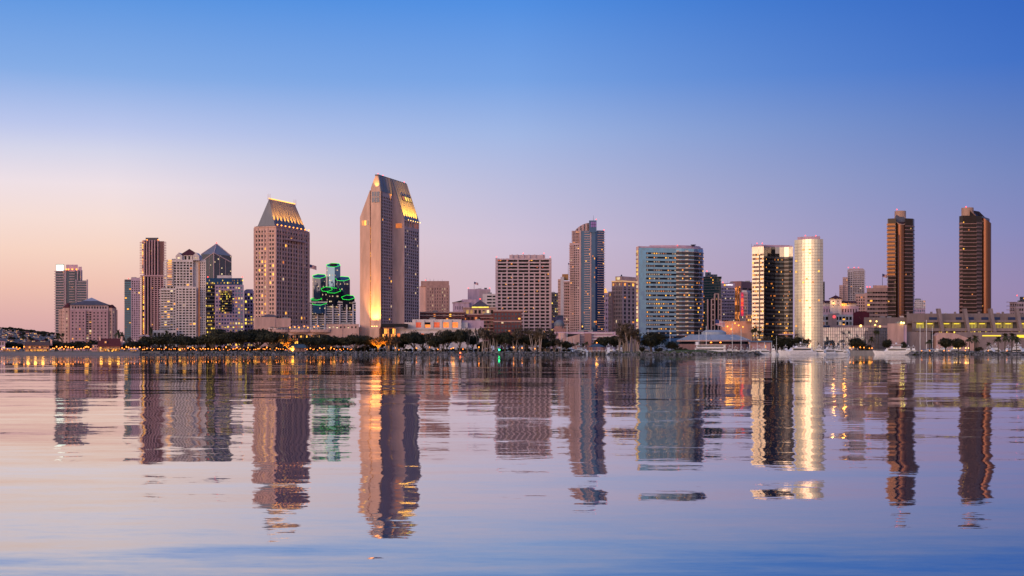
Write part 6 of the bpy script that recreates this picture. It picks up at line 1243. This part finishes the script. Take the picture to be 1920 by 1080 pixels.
for i in range(44):  # added row of dark bushes darkens the gap beneath the tree crowns
    px = 266+i*9.9+rt.uniform(-2, 2)
    if not 536 < px < 574: tree('bush', px, 650+rt.uniform(-2, 2), 17, 935.5+rt.uniform(-1, 1), 'dark bush added to darken the gap under the lawn trees', 'dark bushes added under the lawn trees')
gC = 'palms and trees around the waterfront houses'
for kd, px, yt, wd, dd, lb in (('fanpalm', 43, 628, 12, 935, 'fan palm behind the brown roofed house'), ('fanpalm', 58, 631.5, 14, 935, 'bushy fan palm over the brown roofed house'), ('palm', 107, 623, 22, 940, 'feather palm between the brown roofed house and the turreted hotel'), ('fanpalm', 118, 622, 10, 945, 'slender fan palm in front of the turreted hotel'), ('palm', 222, 617, 16, 960, 'feather palm between the turreted hotel and the slim tower'), ('palm', 229, 621, 14, 965, 'shorter feather palm by the slim tower'), ('palm', 282, 611, 12, 985, 'feather palm at the foot of the brown fin tower'), ('palm', 312, 618, 14, 985, 'feather palm before the white stepped condominium'),
                          ('round', 22, 641, 34, 925, 'dark tree between the cottage and the brown roofed house'), ('round', 34, 644, 28, 930, 'dark low tree behind the brown roofed house'), ('round', 104, 638, 34, 925, 'dark tree between the brown roofed house and the palms'), ('round', 122, 642, 30, 920, 'low dark tree before the turreted hotel'), ('round', 136, 641, 32, 925, 'low dark tree before the turreted hotel'), ('round', 152, 639, 36, 922, 'low dark tree before the turreted hotel'), ('round', 166, 643, 26, 918, 'low dark tree beside the red roofed restaurant'), ('round', 178, 637, 28, 935, 'dark tree behind the red roofed restaurant'), ('round', 234, 644, 34, 922, 'dark tree between the red roofed restaurant and the white roofed stall'), ('round', 248, 641, 34, 930, 'dark tree behind the white roofed stall'), ('gum', 240, 630, 20, 955, 'ragged gum at the foot of the slim tower')):
    tree(kd, px, yt, wd, dd, lb, 'low trees before the turreted hotel' if lb.startswith('low dark tree before') else None, 2.6)
for px, yt, wd, dd in ((1084, 641, 14, 918), (1092, 643, 14, 913), (1100, 640, 16, 920)): tree('palm', px, yt, wd, dd, 'short palm behind the gazebo jetty', 'short palms by the gazebo', 2.3 if dd < 938 and px < 1079 else 2.6) if False else tree('palm', px, yt, wd, dd+75, 'short palm behind the gazebo jetty', 'short palms by the gazebo', 2.6)
for px, yt, wd in ((1411, 608, 12), (1417, 605, 13), (1424, 611, 11)): tree('fanpalm', px, yt+6, wd, 998-4, 'fan palm at the banded end of the bright mirror hotel', 'palms at the mirror hotel', 2.6)
for px, yt, wd, kd in ((1438, 627, 34, 'gum'), (1457, 630, 32, 'round'), (1474, 634, 28, 'round'), (1494, 632, 30, 'round'), (1513, 634, 28, 'round'), (1530, 631, 26, 'round')): tree(kd, px, yt, wd, 991.5+rt.uniform(0, 2), 'dark tree at the foot of the bright mirror hotel' if kd == 'round' else 'ragged tree by the blue canopy building', 'trees below the bright mirror hotel' if kd == 'round' else None, 2.6)
for px, yt, wd, kd, lb in ((1641.5, 616, 10, 'fanpalm', 'one of two tall fan palms before the gridded glass wing'), (1646.5, 617, 10, 'fanpalm', 'one of two tall fan palms before the gridded glass wing'), (1633, 630, 16, 'palm', 'short palm before the gridded glass wing'), (1605, 633, 36, 'round', 'rounded tree before the gridded glass wing'), (1664, 636.5, 24, 'round', 'rounded tree at the salmon box wall'), (1694, 640, 13, 'round', 'small rounded tree at the corner of the salmon box wall'), (1622, 646, 22, 'bush', 'low hedge below the short palm')): tree(kd, px, yt, wd, 994, lb, 'pair of tall fan palms' if lb.startswith('one of two') else None, 2.6)
for px, yt, wd, kd, lb in ((1743, 636, 18, 'palm', 'feather palm on the lawn nearest the tall sailboat masts'), (1773, 633.5, 34, 'round', 'coral tree with rounded crown on the palm lawn'), (1797, 634, 30, 'round', 'narrower rounded tree beside the coral tree'), (1818, 631, 20, 'palm', 'lower palm crowding the tall feather palm'), (1827, 627.5, 22, 'palm', 'tall feather palm on the palm lawn'), (1852, 641, 16, 'palm', 'short palm in front of the lower terrace'), (1872, 630, 22, 'palm', 'lower palm at the edge of the dense cluster'), (1884, 624, 24, 'palm', 'tallest palm of the dense cluster'), (1897, 623.5, 24, 'palm', 'tall palm sharing the middle of the dense cluster'), (1906, 630, 18, 'palm', 'palm behind the dense cluster'), (1836, 650, 22, 'bush', 'dark hedge on the palm lawn')): tree(kd, px, yt, wd, 917+rt.uniform(0, 10), lb, None)
for px in (1772, 1800, 1816, 1830, 1849, 1879): tree('palm', px, 613+rt.uniform(-1, 1), 8, 1029.4, 'potted palm on the convention hall terrace', 'potted palms on the hall terrace', Z(621, 1029)+2.4)
for px in (1206, 1236, 1272, 1288): tree('bush', px, 650+rt.uniform(0, 3), 18, 928, 'low bush on the grassy headland', 'bushes on the headland')

# hillside: houses and trees
hm = [stone('hill_house_wall', (.42, .34, .30)), REDROOF, litm('hill_window', (1, .45, .12), 1.6)]
mb = MB().box(-5, 5, -4, 4, -3, 4.5); mb.add([(-5.6, -4.6, 4.5), (5.6, -4.6, 4.5), (5.6, 4.6, 4.5), (-5.6, 4.6, 4.5), (-4, 0, 7), (4, 0, 7)], [(0, 1, 5, 4), (1, 2, 5), (2, 3, 4, 5), (3, 0, 4), (3, 2, 1, 0)], 1); mb.box(-3, -1, -4.2, -3.9, 1, 3.2, 2); mb.box(1.4, 3.4, -4.2, -3.9, 1, 3.2, 2)
hme = mb.mesh('hill_house', hm); hr = random.Random(9)
hme2 = mb.mesh('hill_house', [stone('hill_house_white', (.55, .48, .46)), SLATE, stone('dark_pane', (.03, .03, .04))])
for i in range(210):
    y = hr.uniform(2350, 3350); x = X(hr.uniform(-25, 108), y); z = hillz(x, y); o = bpy.data.objects.new('hill_house', hme if hr.random() < .5 else hme2); COL.objects.link(o); o.location = (x, y, z); o.rotation_euler = (0, 0, hr.uniform(-.5, .5)); s = hr.uniform(.45, .95); o.scale = (s, s, s); tag(o, 'small house among trees on the distant hillside', 'house', 'houses on the distant hillside')
for i in range(150):
    y = hr.uniform(2350, 3390) if i > 70 else hr.uniform(3300, 3390); x = X(hr.uniform(-25, 106), y); z = hillz(x, y); kd = hr.choice(('round', 'round', 'palm', 'ficus')); tm, cm = PROTO[kd][0]
    o = thing('hill_tree', 'dark tree on the distant hillside', 'tree', (x, y, z-.3), 'trees on the distant hillside'); s = hr.uniform(.45, .85); o.scale = (s, s, s); o.rotation_euler = (0, 0, hr.uniform(0, 6))
    for nm, me in (('trunk', tm), ('crown', cm)): c = bpy.data.objects.new(nm, me); COL.objects.link(c); c.parent = o

# ------------------------------------------------------------------ boats
HULL = plain('white_gelcoat', (.80, .78, .80), .22); DECKW = plain('deck_white', (.70, .68, .68), .5); BW = GLD
def loft(secs, mb=None):
    mb = mb or MB(); n = len(secs[0]); v = [p for s in secs for p in s]; f = [(i*n+k, (i+1)*n+k, (i+1)*n+k+1, i*n+k+1) for i in range(len(secs)-1) for k in range(n-1)]; f += [tuple(range(n)), tuple((len(secs)-1)*n+k for k in range(n-1, -1, -1))]; return mb.add(v, f)
def hull(L_, B_, fb, bow=1.35):
    secs = []
    for t, w_, h_ in ((0, .84, 1), (.25, .96, .98), (.5, 1, 1.02), (.7, .92, 1.1), (.85, .62, 1.22), (.95, .26, 1.32), (1, .03, bow)):
        x = -L_/2+L_*t; w2 = B_/2*w_; secs.append([(x+(.0 if t < 1 else .3), -w2, fb*h_), (x-(.04*L_ if t > .8 else 0), -w2*.82, .1), (x-(.05*L_ if t > .8 else 0), 0, -.6), (x-(.04*L_ if t > .8 else 0), w2*.82, .1), (x+(.0 if t < 1 else .3), w2, fb*h_)])
    return loft(secs)
def cabin(x0, x1, w_, z0, z1, rake=.9):
    return MB().add([(x0, -w_, z0), (x1, -w_*.8, z0), (x1, w_*.8, z0), (x0, w_, z0), (x0+.15, -w_*.9, z1), (x1-rake, -w_*.7, z1), (x1-rake, w_*.7, z1), (x0+.15, w_*.9, z1)], [(0, 1, 5, 4), (1, 2, 6, 5), (2, 3, 7, 6), (3, 0, 4, 7), (4, 5, 6, 7), (3, 2, 1, 0)])
def yacht(label, big):
    o = thing('motor_yacht', label, 'boat', (0, 0, 0)); L_, B_ = (24, 6, ) if big else (12, 3.8); fb = 2.2 if big else 1.3
    hl = hull(L_, B_, fb).build('hull', HULL, o)
    for i in range(5 if big else 3): x = -L_*.2+i*L_*.12; MB().box(x, x+L_*.05, -B_/2-.02, -B_/2+.25, fb*.45, fb*.62).build('porthole', BW, hl)
    z = fb; c1 = cabin(-L_*.38, L_*.22, B_*.40, z, z+2.1, 1.8 if big else 1.1).build('saloon', HULL, o); MB().box(-L_*.34, L_*.12, -B_*.41, B_*.41, z+.9, z+1.55).build('window_band', BW, c1)
    MB().box(-L_*.44, L_*.14, -B_*.43, B_*.43, z+2.12, z+2.32).build('flybridge_deck', DECKW, o)
    c2 = cabin(-L_*.22, L_*.06, B_*.30, z+2.32, z+3.5, .9).build('flybridge', HULL, o); MB().box(-L_*.2, L_*.0, -B_*.305, B_*.305, z+2.9, z+3.25).build('windscreen', BW, c2)
    MB().box(-L_*.26, L_*.02, -B_*.30, B_*.30, z+4.6, z+4.75).build('hardtop', DECKW, o)
    for sx in (-L_*.24, -L_*.02):
        for sy in (-B_*.27, B_*.27): MB().tube((sx, sy, z+3.4), (sx-.3, sy, z+4.6), .07, n=5).build('arch_post', DECKW, o)
    MB().ball(-L_*.1, 0, z+5.4, .55 if big else .35, n=8, m=6).build('radar_dome', HULL, o); MB().tube((-L_*.14, 0, z+4.7), (-L_*.16, 0, z+(8.5 if big else 6.5)), .06, .03, 5).build('aerial', DECKW, o)
    rl = MB()
    for i in range(8): x = L_*.1+i*L_*.052; rl.tube((x, -B_*.40*(1-i*.085), fb*1.15), (x, -B_*.40*(1-i*.085), fb*1.15+.9), .035, n=4)
    rl.tube((L_*.1, -B_*.40, fb*1.15+.9), (L_*.1+7*L_*.052, -B_*.40*.405, fb*1.2+.9), .035, n=4); rl.build('bow_rail', WHITEP, o)
    return o
def sailboat(label, mast):
    o = thing('sailboat', label, 'boat', (0, 0, 0)); L_ = 12; hull(L_, 3.4, 1.15, 1.2).build('hull', HULL, o); c1 = cabin(-2, 2.6, 1.0, 1.1, 1.75, .9).build('coachroof', HULL, o); MB().box(-1.4, 1.2, -1.0, 1.0, 1.3, 1.55).build('window_band', BW, c1)
    MB().tube((.6, 0, 1.1), (.6, 0, mast), .19, .13, 6).build('mast', WHITEP, o); MB().tube((.6, 0, 2.6), (-4.4, 0, 2.5), .17, n=6).build('boom', WHITEP, o); MB().tube((.3, 0, 2.85), (-4.2, 0, 2.75), .3, .2, 6).build('furled_sail', plain('sail_cover', (.10, .14, .26), .8), o)
    MB().tube((5.8, 0, 1.4), (.6, 0, mast-.4), .05, n=4).build('forestay', STEEL, o); MB().tube((-5.8, 0, 1.2), (.6, 0, mast-.2), .045, n=4).build('backstay', STEEL, o); MB().tube((.6, -1.3, mast*.55), (.6, 1.3, mast*.55), .05, n=4).build('spreader', WHITEP, o); return o
Y1 = yacht('', True); Y2 = yacht('', False); S1 = sailboat('', 16); first = {Y1.name: 1, Y2.name: 1, S1.name: 1}
def put(src, px, d, rot, scale, label, group, z=0):
    loc = (X(px, d), d, z)
    if first.pop(src.name, None): o = src; o.location = loc; o.rotation_euler = (0, 0, rot); o.scale = (scale,)*3 if isinstance(scale, (int, float)) else scale
    else: o = copy_tree(src, loc, rot, scale)
    o['label'] = label
    if group: o['group'] = group
    elif 'group' in o: del o['group']
    return o
put(Y1, 1494, 912, R(186), 1.15, 'long white motor yacht moored at the front of the marina cluster', None)
put(Y1, 1673, 915, R(172), 1.1, 'sleek large white yacht moored before the salmon box wall', None)
rb = random.Random(4); gM = 'motor yachts crowded in the marina'; lM = 'white motor yacht in the crowded marina below the bright mirror hotel'
for i, px in enumerate((1450, 1462, 1474, 1486, 1500, 1512, 1522, 1532, 1541, 1549, 1557, 1565, 1573, 1581, 1589)): put(Y2, px, 930+ (i % 3)*13+rb.uniform(-2, 2), rb.choice((R(80), R(100), R(-85), R(190), R(150), R(175))), rb.uniform(.75, 1.1), lM, gM)
for px, dd, r_, s in ((1533, 915, R(165), 1.0), (1551, 918, R(200), 1.15), (1570, 922, R(178), .95)): put(Y2, px, dd, r_, s, 'white motor boat at the open end of the marina cluster', 'boats at the end of the cluster')
gK = 'boats in the basin behind the lawn'; lK = 'white motor boat in the basin behind the lawn trees'
px = 618
while px < 1078:
    if not (745 < px < 752): put(Y2, px, 950+rb.uniform(0, 26), rb.choice((R(5), R(175), R(90), R(-80), R(160))), rb.uniform(1.0, 1.5), lK, gK)
    px += rb.uniform(9, 17)
for px in (1090, 1098, 1141, 1150, 1160): put(Y2, px, 955+rb.uniform(0, 15), rb.uniform(0, 6), rb.uniform(.9, 1.2), 'white motor boat moored behind the gazebo', 'boats behind the gazebo')
for px in (1202, 1212, 1224, 1236, 1247, 1260, 1271): put(Y2, px, 942+rb.uniform(0, 6), rb.uniform(0, 6), rb.uniform(.9, 1.25), 'white motor boat behind the grassy headland and its dome shaped tree', 'boats behind the headland')
for px in (1365, 1376, 1388, 1399, 1410): put(Y2, px, 940.5+rb.uniform(0, 2), R(180)+rb.uniform(-.3, .3), rb.uniform(.8, 1.0), 'white motor boat moored in front of the round pavilion', 'boats before the round pavilion')
for px in (1420, 1430): put(Y2, px, 925+rb.uniform(0, 6), R(185), 1.0, 'small motor boat at the tip of the headland', 'boats at the headland tip')
for px in (1703, 1712): put(Y2, px, 938+rb.uniform(0, 4), R(80), 1.0, 'white motor boat behind the sleek large yacht', 'boats behind the large yacht')
for px in (1758, 1766, 1776, 1786, 1850, 1860, 1870, 1888, 1901, 1913, 1922): put(Y2, px, 943+rb.uniform(0, 20), rb.uniform(0, 6), rb.uniform(.9, 1.4), 'white motor boat in the basin behind the palm lawn', 'boats behind the palm lawn')
def mast_top(py, d): return Z(py, d)/16
for px, py, dd, lb in ((1258, 619, 944, 'sailboat with bare mast behind the headland before the blue mirror hotel'), (1217, 617, 944, 'sailboat masthead rising behind the dome shaped tree'), (1311, 618, 939, 'shorter masted sailboat before the round pavilion and tour boat'), (1326, 611, 938.5, 'tall masted sailboat rising behind the tour boat'), (1373, 607, 938.5, 'tallest masted sailboat before the round pavilion'), (1390, 614, 939, 'sailboat between the round pavilion and the blue canopy building'), (1530, 640, 944, 'low masted sailboat in the marina cluster'), (1727, 612, 940, 'sailboat with raked stays beside the large yacht'), (1739, 600, 942, 'tallest sailboat by the ramp wall of the hall'), (1749, 612, 945, 'sailboat between the tallest mast and the palm lawn'), (1065, 608, 946, 'tall masted sailboat beside the ramp hall wall'), (1053, 624, 950, 'short masted sailboat beside the tall mast at the ramp hall'), (1456, 630, 946, 'sailboat among yachts near the blue canopy building'), (652, 634, 955, 'slim mast of a sailboat behind the trees past the park kiosk'), (757, 632, 957, 'sailboat mast behind trees near the glass lobby'), (889, 628, 955, 'sailboat mast at the plain wall end of the conference building'), (940, 630, 958, 'sailboat mast by the green channel marker'), (1077, 634, 952, 'sailboat mast just behind the jetty rail'), (1545, 634, 948, 'sailboat mast among yachts near the gridded glass wing'), (1576, 638, 950, 'short sailboat mast at the open end of the marina')):
    put(S1, px, dd, R(rb.choice((80, 95, 170, 190))), (1, 1, mast_top(py, dd)) if False else mast_top(py, dd) if mast_top(py, dd) < 1.3 else (1.15, 1.15, mast_top(py, dd)), lb, None)
# long white tour boat
d = 940; t = thing('tour_boat', 'long white tour boat with two railed decks behind the grassy headland', 'boat', (X(1328, d), d, 0)); Lb = X(1362, d)-X(1297, d); m_ = MB(); h_ = hull(Lb, 7, 2.4, 1.2)
ho = MB(); ho.v = [(X(1329, d)-x, d-y, z) for x, y, z in h_.v]; ho.f = h_.f; ho.mi = h_.mi; ho.build('hull', HULL, t)
for k, (z0_, x0_, x1_) in enumerate(((2.5, 1301, 1361), (5.0, 1303, 1361))):
    MB().box(X(x0_, d), X(x1_, d), d-2.8, d+2.8, z0_, z0_+.25).build('deck', HULL, t); MB().box(X(x0_, d)+1, X(x1_, d)-.6, d-2.2, d+2.2, z0_+.25, z0_+2.25).build('cabin', HULL, t)
    for i in range(20): x = X(x0_, d)+1.6+(X(x1_, d)-X(x0_, d)-3.6)*i/20; MB().box(x, x+.72, d-2.28, d-2.1, z0_+.95, z0_+1.9).build('window', BW, t)
MB().box(X(1303, d), X(1361, d), d-2.9, d+2.9, 7.3, 7.5).build('roof', HULL, t); w_ = MB().box(X(1304, d), X(1309, d), d-1.8, d+1.8, 7.5, 9.6).build('wheelhouse', HULL, t); MB().box(X(1303.9, d), X(1307, d), d-1.85, d-1.6, 8.3, 9.1).build('window', BW, w_)

# ------------------------------------------------------------------ lamps
def lampproto(h, r, m):
    P = MB().tube((0, 0, -.3), (0, 0, h), .11, .08, 6); P.cone(0, 0, -.05, .5, .22, .16, 8); return P.mesh('pole', STEEL), MB().ball(0, 0, h+r*.7, r, n=8, m=6).mesh('lantern', m)
LP = {'o': lampproto(2.1, .42, LAMP), 'w': lampproto(2.4, .42, LAMPW), 't': lampproto(8.5, .6, LAMPW), 'b': lampproto(.6, .34, LAMP), 's': lampproto(1.5, .26, LAMP)}
def lamp(kind, px, d, label, group, z=2.3, light=0):
    o = thing('street_lamp', label, 'lamp', (X(px, d), d, z), group); o.scale = (1, 1, rl_.uniform(.6, 1.4)) if kind in 'os' else (1, 1, 1)
    for nm, me in zip(('pole', 'lantern'), LP[kind]): c = bpy.data.objects.new(nm, me); COL.objects.link(c); c.parent = o
    if light: point('lamp_light', (X(px, d), d-.9, z+3.2), light*.32, WARM, .4, o)
rl_ = random.Random(31)
for px in (3, 8, 14, 25, 31, 34, 37, 45, 95, 99, 102, 106, 110, 113, 116, 120, 123, 128, 133, 137, 141, 147, 152, 157, 160, 163, 166, 170, 229, 233, 237, 241, 246, 252, 258, 262): lamp('o', px, 905.5+rl_.uniform(0, 5), 'orange globe lamp along the beach promenade', 'lamps along the beach promenade', 2.6, 420 if px in (31, 102, 128, 163, 237) else 0)
for i in range(62): px = 268+i*4.4+rl_.uniform(-2, 2); lamp(rl_.choice('oosss'), px, 908+rl_.uniform(0, 26), 'small orange lamp glowing under the dark spreading trees', 'lamps under the lawn trees', 2.3, 330 if i % 6 == 0 else 0)
for i in range(20): px = 572+i*4.6+rl_.uniform(-2, 2); lamp(rl_.choice('oss'), px, 915+rl_.uniform(0, 18), 'small orange lamp between the kiosk and the orange lit tree', 'lamps past the kiosk', 2.3, 330 if i % 6 == 0 else 0)
for px in (741, 744, 748, 781, 806, 821, 846, 850, 868, 898, 963, 979, 1003): lamp('o', px, 910+rl_.uniform(0, 22), 'orange lamp on the lawn among the gum trees', 'lamps among the gum trees', 2.3, 500 if px in (744, 850) else 0)
for px in (1728, 1743, 1770, 1779, 1810, 1853, 1888): lamp('b', px, 906.5+rl_.uniform(0, 2), 'low orange bollard lamp at the edge of the palm lawn', 'bollard lamps on the palm lawn', 2.3, 260 if px in (1743, 1770, 1779, 1810) else 0)
for px in (1789, 1793, 1800, 1811, 1816): lamp('w', px, 928, 'bright lamp under the trees of the palm lawn', 'lamps under the palm lawn trees', 2.3, 500 if px in (1793, 1811) else 0)
for px in (1413, 1421.5, 1594, 1600, 1613, 1620, 1630, 1635): lamp('o', px, 991, 'orange lamp on the marina quay', 'lamps on the marina quay', 2.6, 600 if px in (1421.5, 1613, 1630) else 0)
for px, dd in ((1288, 995), (1452, 996), (1457, 996), (1424, 1000), (1038, 1015), (1147, 992), (1402, 992), (1364, 1000)): lamp('t', px, dd, 'tall lamp post with pale lantern near the hotel forecourts', 'tall lamps on the forecourts', 2.6, 0)
# channel marker
o = thing('channel_marker', 'green lit channel marker standing off the boulder bank', 'marker', (X(936, 893), 893, -1)); MB().tube((X(936, 893), 893, -1), (X(936, 893), 893, 3.2), .25, n=6).build('pile', STEEL, o); MB().box(X(936, 893)-.8, X(936, 893)+.8, 892.6, 892.9, 1.2, 2.6).build('board', plain('green_board', (.02, .20, .07), .6), o); MB().ball(X(936, 893), 893, 3.7, .6, n=8, m=6).build('lantern', litm('green_lamp', (.02, 1, .25), 9, False), o)
o = thing('red_marker', 'red lit marker lamp standing on the boulder bank', 'marker', (X(863, 901), 901, 0)); MB().tube((X(863, 901), 901, -1), (X(863, 901), 901, 1.2), .15, n=6).build('pile', STEEL, o); MB().ball(X(863, 901), 901, 1.6, .5, n=8, m=6).build('lantern', litm('red_marker_lamp', (1, .12, .03), 7, False), o)
